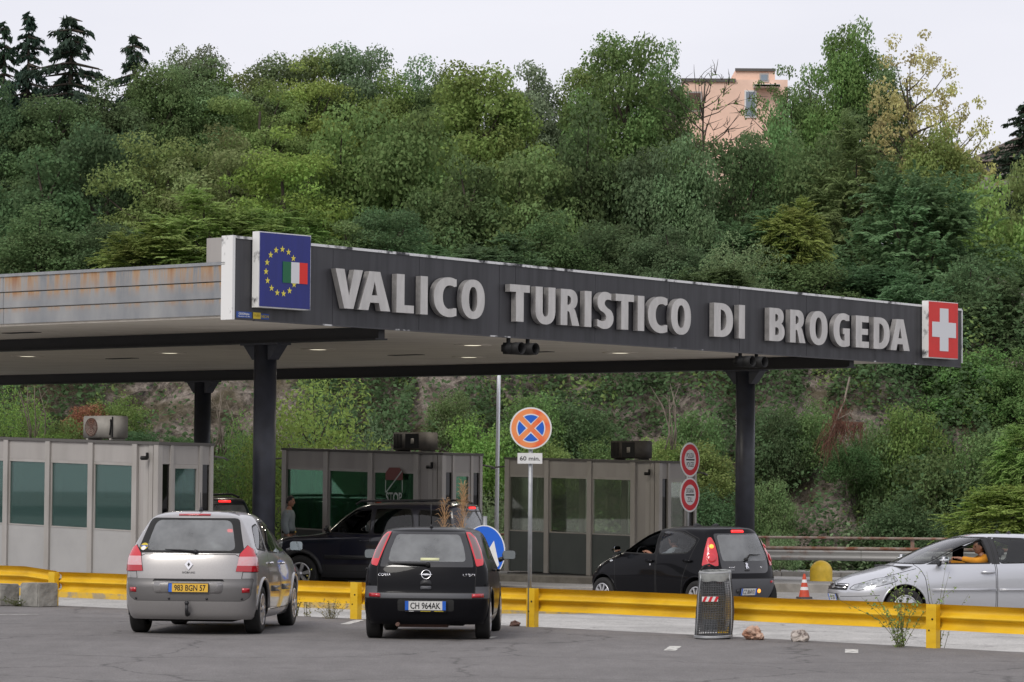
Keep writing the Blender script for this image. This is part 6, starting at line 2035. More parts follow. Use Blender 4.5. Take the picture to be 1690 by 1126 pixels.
# round blue sign behind the black hatchback
p = ab(7.75, 7.5, lane_z(7.5) + .17)
root = empty('direction_sign', p, 0, 'round blue sign with a torn white arrow behind the small black hatchback', 'road sign')
mb = MB(); mb.tube([(0, .06, 0), (0, .06, 1.5)], .035, 12); mb.build('pole', 'galv', root)
nrm = Vector((-.62, -.785, 0)); right = Vector((0, 0, 1)).cross(nrm)
T = frame_mtx(nrm * .02 + Vector((-.0, 0, .88)), right, (0, 0, 1))
mb = MB()
disc(mb, 0, .465, -.012, 0, T)
disc(mb, 1, .448, 0, .002, T)
mb.m(0).prism([(-.40, .22), (-.10, .20), (.07, .0), (.22, .20), (.34, -.22), (.20, -.35), (-.10, -.39), (-.37, -.20)], .002, .004, T)
mb.build('sign_face', ['sign_white', 'sign_blue'], root)
mb = MB(); mb.m(0).prism(circle(.455, 40), -.022, -.0125, T); mb.build('sign_back', 'galv', root)

# lamp post between the booths
p = Vector((-.42, 98.3, -.55)); p = Vector((-.40, 92.0, -.42))
root = empty('lamp_post', p, 0, 'slim pale galvanised lamp post between the middle and right booths', 'lamp post')
mb = MB(); mb.tube([(0, 0, 0), (0.02, 0, 3.5), (.05, 0, 7.0)], [.062, .055, .045], 12); mb.build('post', 'galv_pale', root)
mb = MB(); mb.tube([(.05, 0, 7.0), (.05, -.1, 7.25), (.05, -.6, 7.4)], [.045, .04, .035], 10); mb.build('arm', 'galv_pale', root)
mb = MB(); mb.rbox((-.07, -1.15, 7.34), (.17, -.55, 7.46), .04, 3); mb.build('lamp_head', 'galv', root)
mb = MB(); mb.lathe([(.10, 0), (.10, .25), (.065, .27)], 12); mb.build('base_collar', 'galv', root)

# yellow dome bollard and traffic cone
p = ab(20.42, 34.3, -.44); p = Vector((7.51, 79.2, lane_z(29.3)))
mb = MB()
prof = [(.30, 0), (.30, .46)] + [(.30 * math.cos(R(t)), .46 + .30 * math.sin(R(t))) for t in range(10, 90, 10)] + [(.004, .76)]
mb.lathe(prof, 28)
b_ = mb.build('bollard', 'yellow_dome'); b_.location = p; b_.scale = (.91, .91, .92)
tag(b_, 'stout yellow bollard with a domed top behind the traffic cone', 'bollard')
p = Vector((6.28, 70.0, lane_z(21.7)))
root = empty('traffic_cone', p, 0, 'weathered orange and white traffic cone on the lane beside the yellow bollard', 'traffic cone')
root.scale = (.92, .92, .92)
mb = MB(); mb.rbox((-.19, -.19, 0), (.19, .19, .04), .03, 2); mb.build('base', 'cone_base', root)
def cr(z): return .135 - .105 * z / .55
zs = [(.04, .20, 0), (.20, .27, 1), (.27, .37, 0), (.37, .44, 1), (.44, .57, 0)]
mb = MB()
for z0, z1, i in zs: mb.m(i).lathe([(cr(z0), z0), (cr(z1), z1)], 24)
mb.m(0).lathe([(cr(.57), .57), (.012, .575)], 20)
mb.build('cone_body', ['cone', 'sign_white'], root)

# ------------------------------------------------------------------ wire waste basket with its plastic bag
p = Vector((2.68, 42.95, 0))
root = empty('waste_basket', p, 0, 'battered wire mesh waste basket lined with a clear bag in front of the yellow barrier', 'waste basket')
def bsk(z, t):        # leaning, flared at the foot
    k = z / .86
    rx = .245 - .045 * k + .02 * math.sin(k * 3)
    cx = -.02 + .03 * k + .012 * math.sin(4 * k)
    ry = .20 - .02 * k
    return Vector((cx + rx * math.cos(t) + .008 * noise.noise(Vector((t * 2, z * 4, 0))), ry * math.sin(t), z + .012 * math.sin(t + .6)))
mb = MB()
n = 44
for k in range(n):
    t = 2 * math.pi * k / n
    mb.tube([bsk(.04 + .82 * j / 8, t) for j in range(9)], .0034, 4, caps=False)
for j in range(27):
    z = .05 + .80 * j / 26
    mb.tube([bsk(z, 2 * math.pi * k / 28) for k in range(29)], .0034, 4, caps=False)
mb.build('wire_mesh', 'wire', root)
mb = MB()
for z, r in ((.045, .014), (.87, .013)):
    mb.tube([bsk(z, 2 * math.pi * k / 32) for k in range(33)], r, 6, caps=False)
for t in (-2.75, -.52, .5, 2.6):
    mb.tube([bsk(.04 + .83 * j / 8, t) * 1.0 for j in range(9)], .011, 6)
for z in (.05,):
    mb.tube([bsk(.03, 2 * math.pi * k / 32) + Vector((0, -.004, 0)) for k in range(33)], .012, 6, caps=False)
mb.build('frame', 'galv', root)
mb = MB()            # base plate
mb.prism([(bsk(0, 2 * math.pi * k / 24).x * .92, bsk(0, 2 * math.pi * k / 24).y * .92) for k in range(24)], 0.0, .03); mb.build('base', 'black', root)
mb = MB()            # the bag hangs inside, its mouth folded over the rim
rows = []
nb = 40
for j in range(15):
    z = .10 + .78 * j / 14
    row = []
    for k in range(nb):
        t = 2 * math.pi * k / nb
        q = bsk(z, t); c = bsk(z, 0) * .5 + bsk(z, math.pi) * .5
        s = .94 if j == 14 else (.80 + .11 * noise.noise(Vector((math.cos(t) * 3, math.sin(t) * 3, z * 2))) + .05 * math.sin(7 * t + 3 * z))
        if z < .2: s *= .8 + .2 * (z - .1) / .1
        row.append(mb._v(c + (q - c) * s))
    rows.append(row)
for a_, b_ in zip(rows, rows[1:]):
    for k in range(nb): mb._f([a_[k], a_[(k + 1) % nb], b_[(k + 1) % nb], b_[k]], True)
bag = mb.build('plastic_bag', 'bag', root)
mb = MB(); rows = []
for j, (dz, s) in enumerate(((-.10, 1.03), (-.05, 1.05), (0.0, 1.05), (.025, 1.0), (.01, .93))):
    row = []
    for k in range(nb):
        t = 2 * math.pi * k / nb
        q = bsk(.87, t); c = bsk(.87, 0) * .5 + bsk(.87, math.pi) * .5
        w = (1 + .5 * noise.noise(Vector((math.cos(t) * 2, math.sin(t) * 2, 3)))) if j < 2 else 1
        row.append(mb._v(c + (q - c) * s + Vector((0, 0, dz * w + .008 * noise.noise(Vector((t * 3, j, 1)))))))
    rows.append(row)
for a_, b_ in zip(rows, rows[1:]):
    for k in range(nb): mb._f([a_[k], a_[(k + 1) % nb], b_[(k + 1) % nb], b_[k]], True)
mb.build('bag_rim', 'bag_rim', root)
mb = MB()            # tail of the bag rim that sticks up behind, and its knot
mb.tube([bsk(.88, 2.9), bsk(.93, 2.6) + Vector((.03, 0, .02)), bsk(.93, 1.9) + Vector((0, .02, .03)), bsk(.90, 1.2)], [.012, .016, .014, .010], 6)
mb.build('bag_tail', 'rubber', root)
T = frame_mtx(bsk(.535, -1.92) + Vector((.0, -.012, 0)), (1, -.12, .01), (0, 0, 1))
mb = MB()
mb.m(0).prism([(-.105, -.033), (.105, -.033), (.105, .033), (-.105, .033)], -.002, 0, T)
for k in range(3):
    x = -.10 + .075 * k
    mb.m(1).prism([(x, -.032), (x + .036, -.032), (x + .066, .032), (x + .030, .032)], .0, .002, T)
mb.build('warning_strip', ['sign_white', 'sign_red'], root)
# warm-tinted second plate
# ------------------------------------------------------------------ stones
def stone(name, label, x, y, sx, sy, sz, mt, seed, sharp=1.0, z=0.0):
    mb = MB()
    b2 = bmesh.new(); bmesh.ops.create_icosphere(b2, subdivisions=4, radius=1.0)
    for v in b2.verts:
        d = v.co.copy()
        k = 1 + .35 * sharp * noise.noise(d * 1.1 + Vector((seed, 0, 0))) + .20 * sharp * noise.noise(d * 2.6 + Vector((0, seed, 0))) + .07 * noise.noise(d * 7 + Vector((0, 0, seed)))
        if d.z < -.55: k *= .85
        v.co = Vector((d.x * sx * k, d.y * sy * k, max((d.z * k + .62) * sz, 0)))
    mb.merge(b2, smooth=False)
    o = mb.build(name, mt); o.location = (x, y, z)
    o.rotation_euler = (0, 0, seed)
    return tag(o, label, 'stone')
stone('rock', 'broken pinkish stone lying against the edge beside the wire basket', 3.18, 42.75, .155, .12, .115, 'rock_pink', 2.2, 1.5)
stone('rock', 'rounded pale grey stone lying right of the pinkish stone', 3.74, 42.35, .145, .11, .095, 'rock_grey', 5.1, .7)
stone('rock', 'small dark brown broken stone left of the sign post', .07, 46.45, .07, .06, .05, 'rock_brown', 3.3, 1.3)
# ================================================================== PEOPLE
def skin_mesh(joints, bones, root_i, sub=2):
    """joints: (position, rx, ry); one continuous tapering surface grown with the Skin modifier"""
    me = bpy.data.meshes.new('skin')
    me.from_pydata([tuple(j[0]) for j in joints], bones, [])
    o = bpy.data.objects.new('skin', me); COL.objects.link(o)
    md = o.modifiers.new('s', 'SKIN'); md.use_smooth_shade = True
    if not me.skin_vertices: me.skin_vertices.new()
    for i, j in enumerate(joints):
        sv = me.skin_vertices[0].data[i]
        sv.radius = (j[1], j[2]); sv.use_root = (i == root_i)
    ss = o.modifiers.new('u', 'SUBSURF'); ss.levels = sub; ss.render_levels = sub
    dg = bpy.context.evaluated_depsgraph_get()
    out = bpy.data.meshes.new_from_object(o.evaluated_get(dg))
    bm = bmesh.new(); bm.from_mesh(out)
    bpy.data.objects.remove(o); bpy.data.meshes.remove(me); bpy.data.meshes.remove(out)
    for f in bm.faces: f.smooth = True
    return bm
def head_bm(c, yaw=0, pitch=0, s=1.0):
    """head looking along +x: skull, jaw, nose, lips, ears, brow, eye sockets"""
    b = bmesh.new(); bmesh.ops.create_uvsphere(b, u_segments=36, v_segments=28, radius=1.0)
    for v in b.verts:
        x, y, z = v.co
        X, Y, Z = x * .095, y * .074, z * .118
        if z < 0:
            Y *= 1 - .30 * (-z) ** 1.3
            X = X * (1 - .10 * -z) + (.016 * -z if x > 0 else .012 * -z)
        if x > .3:                                   # face plane
            X -= .012 * max(0, x - .75) * 3
        # nose
        nz = math.exp(-((z + .18) / .16) ** 2) * math.exp(-(y / .17) ** 2)
        br = math.exp(-((z - .05) / .22) ** 2) * math.exp(-(y / .12) ** 2)
        if x > .5: X += .026 * nz + .010 * br
        # brow and eye sockets
        if x > .4:
            for ey in (-.40, .40):
                X -= .013 * math.exp(-((z - .02) / .11) ** 2) * math.exp(-((y - ey) / .17) ** 2)
            X += .007 * math.exp(-((z - .2) / .1) ** 2) * (1 if abs(y) < .6 else 0)
            X += .008 * math.exp(-((z + .50) / .07) ** 2) * math.exp(-(y / .28) ** 2)
            X -= .006 * math.exp(-((z + .60) / .05) ** 2) * math.exp(-(y / .3) ** 2)
            X += .012 * math.exp(-((z + .82) / .13) ** 2) * math.exp(-(y / .35) ** 2)
        v.co = Vector((X, Y, Z))
    for sd in (-1, 1):
        e = bmesh.new(); bmesh.ops.create_uvsphere(e, u_segments=12, v_segments=8, radius=1.0)
        mp = {}
        for v in e.verts:
            q = Vector((v.co.x * .022 - .008, sd * (.073 + v.co.y * .010), v.co.z * .033 - .012)); mp[v] = b.verts.new(q)
        for f in e.faces:
            b.faces.new([mp[v] for v in f.verts])
        e.free()
    m = Matrix.Translation(c) @ Matrix.Rotation(yaw, 4, 'Z') @ Matrix.Rotation(pitch, 4, 'Y') @ Matrix.Scale(s, 4)
    for v in b.verts: v.co = m @ v.co
    for f in b.faces: f.smooth = True
    return b, m
def hair_bm(m, length=.0):
    b = bmesh.new(); bmesh.ops.create_uvsphere(b, u_segments=36, v_segments=24, radius=1.0)
    rm = []
    for v in b.verts:
        x, y, z = v.co
        # hairline: up at the forehead, down at the nape, sideburn before the ear
        lim = .52 if x > .55 else (-.05 + .55 * max(0, x) if x > -.1 else -.42 - length)
        if z < lim: rm.append(v)
        g = 1.12 + .04 * noise.noise(v.co * 9)
        v.co = Vector((x * .095 * g - .002, y * .074 * (g + .02), z * .118 * (g + .02)))
    bmesh.ops.delete(b, geom=rm, context='VERTS')
    for v in b.verts: v.co = m @ v.co
    for f in b.faces: f.smooth = True
    return b
def eyes(m, mb):
    for s in (-1, 1):
        mb.ball(m @ Vector((.079, s * .029, .003)), .0105, 10, 8)
def hand_joints(w, d, side, curl=.6, up=Vector((0, 0, 1)), s=1.0):
    """palm and five fingers from wrist w along d; returns joints (relative list) and bones"""
    d = d.normalized(); sd = d.cross(up).normalized() * side; nrm = sd.cross(d).normalized()
    J = [(w, .026 * s, .020 * s), (w + d * .045 * s, .036 * s, .016 * s), (w + d * .085 * s, .038 * s, .014 * s)]
    Bn = [(0, 1), (1, 2)]
    for i, (o, ln) in enumerate(((-.030, .070), (-.010, .080), (.010, .075), (.029, .058))):
        base = w + d * .088 * s + sd * o * s
        p = base; k0 = 2
        for q in range(3):
            ang = curl * (q + .5)
            stp = (d * math.cos(ang) - up * math.sin(ang) * 1.0) * ln * s / 3 * 1.1
            p = p + stp
            J.append((p, .0088 * s * (1 - .1 * q), .0088 * s * (1 - .1 * q)))
            Bn.append((k0, len(J) - 1)); k0 = len(J) - 1
    p = w + d * .03 * s - sd * .030 * s
    k0 = 1
    for q in range(3):
        p = p + (d * .8 - sd * .55 - up * .25 * curl).normalized() * .026 * s
        J.append((p, .0105 * s, .0100 * s)); Bn.append((k0, len(J) - 1)); k0 = len(J) - 1
    return J, Bn
def join_bm(parts):
    out = bmesh.new()
    for b in parts:
        mp = {v: out.verts.new(v.co) for v in b.verts}
        for f in b.faces:
            g = out.faces.new([mp[v] for v in f.verts]); g.smooth = True
        b.free()
    return out
def bm_obj(bm, name, mt, parent):
    me = bpy.data.meshes.new(name); bm.to_mesh(me); bm.free()
    me.materials.append(M[mt]); return link(bpy.data.objects.new(name, me), parent)

# ---- officer standing beside the middle booth, side on, looking right
loc = Vector((-4.98, 73.6, -.04))
o = empty('person', loc, R(-14), 'person in a grey uniform with a dark belt standing by the middle booth', 'person')
V3 = Vector
hz = 1.80
J = [(V3((0, 0, .96)), .15, .115), (V3((0, 0, 1.12)), .145, .11), (V3((.0, 0, 1.30)), .165, .12), (V3((-.01, 0, 1.43)), .13, .10), (V3((0, 0, 1.50)), .062, .062), (V3((.02, 0, 1.60)), .058, .058)]
Bn = [(0, 1), (1, 2), (2, 3), (3, 4), (4, 5)]
def chain(start, pts):
    k = start
    for p, rx, ry in pts:
        J.append((V3(p), rx, ry)); Bn.append((k, len(J) - 1)); k = len(J) - 1
    return k
wr = {}
for s in (1, -1):
    chain(0, [((.0, s * .095, .86), .098, .098), ((.02, s * .10, .50), .066, .064), ((-.01, s * .105, .10), .045, .045), ((.04, s * .11, .045), .048, .035), ((.17, s * .125, .03), .042, .026)])
    wr[s] = chain(3, [((-.01, s * .19, 1.41), .075, .07), ((-.03, s * .245, 1.14), .048, .047), ((.06, s * .235, .93), .034, .032)])
for s in (1, -1):
    w = J[wr[s]][0]; hj, hb = hand_joints(w, V3((.10, 0, -.25)), s, .35, V3((-1, 0, 0)))
    off = len(J)
    J += hj[1:]
    Bn += [((wr[s] if a == 0 else off + a - 1), off + b - 1) for a, b in hb]
body = skin_mesh([(p, rx * (.80 if rx > .04 and i not in (4, 5) else 1), ry * (.80 if rx > .04 and i not in (4, 5) else 1)) for i, (p, rx, ry) in enumerate(J)], Bn, 0)
hb, hm = head_bm(V3((.035, 0, 1.685)), 0, R(6))
pm = bm_obj(join_bm([body, hb]), 'body', 'skin', o)
bm_obj(hair_bm(hm), 'hair', 'hair', o)
mb = MB(); eyes(hm, mb); mb.build('eyes', 'hair', o)
# clothes: the same skeleton, a little wider, ending at neckline, cuffs, waist and hems
def sub_skin(idx_rad, bones, root_i): return skin_mesh([(p, rx, ry) for p, rx, ry in idx_rad], bones, root_i)
S = [(V3((0, 0, .985)), .172, .132), (V3((.005, 0, 1.12)), .172, .138), (V3((.01, 0, 1.30)), .188, .145), (V3((-.01, 0, 1.435)), .15, .115), (V3((0, 0, 1.505)), .072, .072)]
SB = [(0, 1), (1, 2), (2, 3), (3, 4)]
for s in (1, -1):
    k = 3
    for p, r in (((-.01, s * .195, 1.415), .10), ((-.03, s * .25, 1.15), .088), ((.055, s * .238, .945), .062)):
        S.append((V3(p), r, r)); SB.append((k, len(S) - 1)); k = len(S) - 1
bm_obj(skin_mesh(S, SB, 0), 'shirt', 'uniform', o)
S = [(V3((0, 0, .97)), .165, .128)]; SB = []
for s in (1, -1):
    k = 0
    for p, r in (((.0, s * .098, .85), .115), ((.02, s * .10, .50), .088), ((-.01, s * .105, .10), .075)):
        S.append((V3(p), r, r)); SB.append((k, len(S) - 1)); k = len(S) - 1
bm_obj(skin_mesh(S, SB, 0), 'trousers', 'uniform_dark', o)
mb = MB(); mb.m(0).lathe([(1, -.03), (1.04, -.02), (1.04, .02), (1, .03)], 28, Matrix.Translation((0, 0, 1.0)) @ Matrix.Diagonal((.150, .185, 1, 1)))
mb.m(1).rbox((.145, -.03, .975), (.170, .03, 1.025), .005); mb.build('belt', ['black', 'gold'], o)
mb = MB()
for s in (1, -1): mb.rbox((-.06, s * .13 - .03, 1.488), (.03, s * .13 + .03, 1.50), .004)
mb.build('epaulette', 'gold', o)
mb = MB()
for s in (1, -1): mb.rbox((-.10, s * .11 - .05, 0), (.22, s * .12 + .05, .085), .03, 3)
mb.build('shoes', 'black', o)

# ---- driver of the bright silver hatchback: sits in the car, arm to the wheel
def driver(car, seat_x, y, label, top_mt, name_hair, reach, lean=0.0, sleeves_long=True, up=0.0):
    o = empty('person', (0, 0, 0), 0, label, 'person')
    o.matrix_world = Matrix.Translation(car.location) @ Matrix.Rotation(car.rotation_euler.z, 4, 'Z')
    J.clear(); Bn.clear()
    hx = seat_x - .12
    J.extend([(V3((hx, y, .58 + up)), .15, .13), (V3((hx - .05, y, .78 + up)), .15, .12), (V3((hx - .09 + lean, y, .96 + up)), .165, .12), (V3((hx - .09 + lean, y, 1.08 + up)), .12, .09), (V3((hx - .06 + lean, y, 1.14 + up)), .058, .058), (V3((hx - .04 + lean, y, 1.20 + up)), .056, .056)])
    Bn.extend([(0, 1), (1, 2), (2, 3), (3, 4), (4, 5)])
    for s in (1, -1):
        chain(0, [((hx + .05, y + s * .09, .58 + up), .10, .09), ((hx + .44, y + s * .13, .62 + up), .068, .065), ((hx + .62, y + s * .13, .33), .046, .046), ((hx + .76, y + s * .13, .30), .044, .03)])
    W = {}
    for s in (1, -1):
        sh, el, wrp = reach[s]
        W[s] = chain(3, [(sh, .072, .068), (el, .046, .044), (wrp, .032, .030)])
        hj, hbn = hand_joints(V3(wrp), V3(wrp) - V3(el) + V3((.1, 0, .02)), s, .75)
        off = len(J); J.extend(hj[1:])
        Bn.extend([((W[s] if a == 0 else off + a - 1), off + b - 1) for a, b in hbn])
    body = skin_mesh([(p, rx * (.80 if rx > .04 and i not in (4, 5) else 1), ry * (.80 if rx > .04 and i not in (4, 5) else 1)) for i, (p, rx, ry) in enumerate(J)], Bn, 0)
    hb, hm = head_bm(V3((hx - .015 + lean, y, 1.285 + up)), 0, R(4))
    bm_obj(join_bm([body, hb]), 'body', 'skin', o)
    bm_obj(hair_bm(hm), 'hair', 'hair', o)
    mb = MB(); eyes(hm, mb); mb.build('eyes', 'hair', o)
    S = [(V3((hx, y, .58 + up)), .168, .15), (V3((hx - .05, y, .78 + up)), .172, .142), (V3((hx - .09 + lean, y, .96 + up)), .185, .14), (V3((hx - .09 + lean, y, 1.085 + up)), .135, .105), (V3((hx - .06 + lean, y, 1.145 + up)), .068, .068)]
    SB = [(0, 1), (1, 2), (2, 3), (3, 4)]
    for s in (1, -1):
        k = 3
        sh, el, wrp = (V3(q) for q in reach[s])
        end = el.lerp(wrp, .88) if sleeves_long else sh.lerp(el, .8)
        pts = ((sh, .088), (el, .064), (end, .048)) if sleeves_long else ((sh, .088), (end, .066))
        for p, r in pts:
            S.append((p, r, r)); SB.append((k, len(S) - 1)); k = len(S) - 1
    bm_obj(skin_mesh(S, SB, 0), 'sweater' if sleeves_long else 'shirt', top_mt, o)
    S = [(V3((hx, y, .575 + up)), .165, .145)]; SB = []
    for s in (1, -1):
        k = 0
        for p, r in (((hx + .05, y + s * .09, .585 + up), .112), ((hx + .44, y + s * .13, .62 + up), .082), ((hx + .60, y + s * .13, .36), .066)):
            S.append((V3(p), r, r)); SB.append((k, len(S) - 1)); k = len(S) - 1
    bm_obj(skin_mesh(S, SB, 0), 'trousers', 'uniform_dark', o)
    return o
driver(hatch_root, -.02, .40, 'person in a mustard yellow sweater at the wheel of the bright silver hatchback', 'sweater', 'hair',
       {1: ((-.21, .59, 1.06), (.05, .70, 1.05), (.30, .62, 1.10)), -1: ((-.21, .20, 1.05), (.05, .16, .98), (.36, .27, 1.03))}, 0.02)
driver(city_root, .02, .36, 'person with bare forearm and wristwatch at the wheel of the black five-door car', 'shirt', 'hair',
       {1: ((-.19, .55, 1.00), (.02, .66, .96), (.30, .56, 1.06)), -1: ((-.19, .18, 1.00), (.05, .14, .93), (.34, .22, .99))}, -.02, False)
# ================================================================== TREES, SHRUBS, UNDERGROWTH
def unit(v): return v / (np.linalg.norm(v, axis=1, keepdims=True) + 1e-9)
def leaf_mesh(name, P, Nn, size, tone, aspect=0.6, hang=0.0, along=None):
    """one rhombic face per leaf; P points, Nn normals, size lengths"""
    n = len(P)
    Nn = unit(Nn)
    if along is None:
        ref = rng.normal(size=(n, 3)); ref[:, 2] -= hang
    else:
        ref = along
    T = unit(ref - Nn * np.sum(ref * Nn, axis=1, keepdims=True))
    Bt = np.cross(Nn, T)
    L = size[:, None]
    q = np.empty((n, 4, 3))
    q[:, 0] = P - T * L * .5
    q[:, 1] = P + Bt * L * .5 * aspect + Nn * L * .08
    q[:, 2] = P + T * L * .5
    q[:, 3] = P - Bt * L * .5 * aspect + Nn * L * .08
    me = bpy.data.meshes.new(name)
    me.vertices.add(n * 4); me.loops.add(n * 4); me.polygons.add(n)
    me.vertices.foreach_set('co', q.reshape(-1).astype(np.float32))
    me.loops.foreach_set('vertex_index', np.arange(n * 4, dtype=np.int32))
    me.polygons.foreach_set('loop_start', np.arange(0, n * 4, 4, dtype=np.int32))
    me.update(calc_edges=True)
    at = me.attributes.new('tone', 'FLOAT', 'POINT')
    at.data.foreach_set('value', np.repeat(np.clip(tone, 0, 1), 4).astype(np.float32))
    me.materials.append(M['leaf'])
    return me
def sphere_dirs(n): return unit(rng.normal(size=(n, 3)))
def clumped(cent, rad, per, flat=.7, upb=.35, shell=.45):
    """leaves in clumps: positions, normals, tone"""
    Ps, Ns, Ts = [], [], []
    for c, r in zip(cent, rad):
        k = max(8, int(per * (r / .28) ** 2))
        d = sphere_dirs(k)
        rr = r * (shell + (1 - shell) * rng.random(k)) ** .8
        # ragged edge: a few shoots reach out of the clump
        rr *= 1 + .35 * (rng.random(k) < .12) * rng.random(k)
        p = c + d * rr[:, None] * np.array([1, 1, flat])
        Ps.append(p); Ns.append(d * .7 + np.array([0, 0, upb]) + rng.normal(size=(k, 3)) * .55)
        Ts.append(np.clip(rng.normal(.5, .16, k) + rng.normal(0, .16), 0, 1))
    return np.concatenate(Ps), np.concatenate(Ns), np.concatenate(Ts)
ASP = 1.5                      # prototype crowns are 1.5 times as tall as wide
def crown_shape(n, lo=.45, hi=.92, irregular=.18, asp=ASP, cone=0.0):
    """clump centres of a crown: spread evenly, mostly near an uneven outline"""
    pts = []
    seed = rng.random() * 50
    best = None
    while len(pts) < n:
        d = unit(rng.normal(size=(12, 3)))
        if pts:
            Q = np.array(pts); Q = unit(Q / np.array([1, 1, asp]))
            k = int(np.argmin(np.max(d @ Q.T, axis=1)))
        else: k = 0
        v = d[k]
        bump = noise.noise(Vector((float(v[0]) * 1.7 + seed, float(v[1]) * 1.7, float(v[2]) * 1.7)))
        r = (lo + (hi - lo) * rng.random() ** .6) * (1 + irregular * 2 * bump)
        r = min(r, hi)
        w = 1 - cone * max(0, v[2])
        pts.append(np.array([v[0] * r * w, v[1] * r * w, v[2] * r * asp]))
    return np.array(pts)
def limbs(cent, seed, trunk_r=.055, k=16, z0=-3.4, lean=.08, top=.8):
    rs = random.Random(seed)
    mb = MB()
    tr = [(lean * math.sin(z * 1.3 + seed), lean * math.cos(z * 1.1 + seed * 2), z) for z in [z0 + (top - z0) * i / 8 for i in range(9)]]
    mb.tube(tr, [trunk_r * (1.15 - .085 * i) for i in range(9)], 8)
    order = sorted(range(len(cent)), key=lambda i: rs.random())[:k]
    for i in order:
        c = cent[i]
        zb = max(z0 + .4, min(top - .08, c[2] - .30 - .6 * rs.random()))
        j = min(8, max(0, (zb - z0) / (top - z0) * 8)); a = tr[int(j)]
        mid = ((a[0] + c[0]) * .5 + .06 * rs.uniform(-1, 1), (a[1] + c[1]) * .5 + .06 * rs.uniform(-1, 1), (zb + c[2]) * .5 - .04)
        mb.tube([(a[0], a[1], zb), mid, tuple(c * .98)], [trunk_r * .5, trunk_r * .32, trunk_r * .12], 5, caps=False)
    return mb
PROTO = {}
def proto(kind, crown_me, trunk_mb, bark):
    me = bpy.data.meshes.new('trunk')
    trunk_mb.bm.to_mesh(me); trunk_mb.bm.free()
    me.materials.append(M[bark])
    me.polygons.foreach_set('use_smooth', [True] * len(me.polygons))
    PROTO.setdefault(kind, []).append((crown_me, me))
for s in range(4):            # dense broadleaf
    c = crown_shape(100, .40, .90, cone=(.15, .45, .3, .55)[s], irregular=.36)
    P, Nn, T = clumped(c, .20 + .14 * rng.random(len(c)), 340, .72)
    proto('broad', leaf_mesh('crown', P, Nn, .037 + .028 * rng.random(len(P)), T, .66), limbs(c, s), 'bark')
for s in range(3):            # light, layered, airy crown
    c = crown_shape(110, .25, .94, irregular=.24, cone=.25)
    P, Nn, T = clumped(c, .15 + .14 * rng.random(len(c)), 340, .5, .7)
    proto('airy', leaf_mesh('crown', P, Nn, .031 + .023 * rng.random(len(P)), T, .6), limbs(c, 10 + s, .04, 26), 'bark')
for s in range(3):            # feathery pinnate crown
    c = crown_shape(95, .40, .88, irregular=.2, cone=(.2, .5, .35)[s])
    Ps, Ns, Ts, Al = [], [], [], []
    for cc in c:
        out = cc / (np.linalg.norm(cc) + 1e-6)
        base_t = rng.normal(.5, .14)
        for f in range(20):
            d = unit((out * .8 + rng.normal(size=3) * .6 + np.array([0, 0, .10]))[None])[0]
            L = .20 + .16 * rng.random(); k = 13
            t = np.linspace(.12, 1, k)
            ax = cc + rng.normal(size=3) * .09 + d * (t * L)[:, None] + np.array([0, 0, -.35]) * (t ** 2 * L)[:, None]
            side = np.cross(d, [0, 0, 1.0]); side /= np.linalg.norm(side) + 1e-6
            for sg in (-1, 1):
                Ps.append(ax + side * sg * .030); Al.append(np.tile(side * sg + d * .3, (k, 1)) + rng.normal(size=(k, 3)) * .15)
                Ns.append(np.tile(np.array([0, 0, 1.0]) + out * .4, (k, 1)) + rng.normal(size=(k, 3)) * .3); Ts.append(np.full(k, base_t) + rng.normal(0, .1, k))
    P = np.concatenate(Ps); Nn = np.concatenate(Ns); T = np.concatenate(Ts); A = np.concatenate(Al)
    proto('feather', leaf_mesh('crown', P, Nn, .050 + .022 * rng.random(len(P)), T, .46, along=A), limbs(c, 20 + s, .045, 22), 'bark')
for s in range(2):            # spruce: whorls of drooping boughs, unit radius, height -1..1
    Ps, Ns, Ts, Al = [], [], [], []
    mb = MB(); mb.tube([(0, 0, -1.5), (0, 0, .1), (0, 0, .95)], [.07, .03, .002], 8)
    z = -.98
    while z < .985:
        R0 = max(.004, (.985 - z) / 1.965)
        R0 = R0 ** .8 * (.7 + .6 * rng.random())
        nb = int(5 + 4 * R0)
        a0 = rng.random() * 6.28
        for b in range(nb):
            if rng.random() < .16: continue
            a = a0 + 6.283 * b / nb + rng.normal(0, .2)
            L = R0 * (.42 + .72 * rng.random()) + .03
            d = np.array([math.cos(a), math.sin(a), 0])
            k = int(22 + 150 * L)
            t = rng.random(k) ** .7
            droop = -.16 * t - .20 * t ** 2 + .10 * t ** 4
            ax = np.array([0, 0, z + .03 * rng.normal()]) + d * (t * L)[:, None]; ax[:, 2] += droop * L + .03 * (1 - z) * .2
            side = np.array([-d[1], d[0], 0])
            w = rng.normal(0, .085 * L + .008, k) * (1.05 - t * .6)
            p = ax + side * w[:, None]; p[:, 2] -= abs(w) * .35 + .03 * rng.random(k)
            Ps.append(p); Al.append(d * .6 + side * np.sign(w)[:, None] * .5 + np.array([0, 0, -.75]) + rng.normal(size=(k, 3)) * .25)
            Ns.append(np.array([0, 0, .7]) + d * .5 + rng.normal(size=(k, 3)) * .45); Ts.append(np.clip(rng.normal(.45, .2, k), 0, 1))
            mb.tube([(0, 0, z), tuple(d * L * .9 + np.array([0, 0, z - .18 * L]))], [.012, .003], 4, caps=False)
        z += .062 + .02 * rng.random()
    P = np.concatenate(Ps); Nn = np.concatenate(Ns); T = np.concatenate(Ts); A = np.concatenate(Al)
    proto('spruce', leaf_mesh('crown', P, Nn, .045 + .04 * rng.random(len(P)), T, .34, along=A), mb, 'bark')
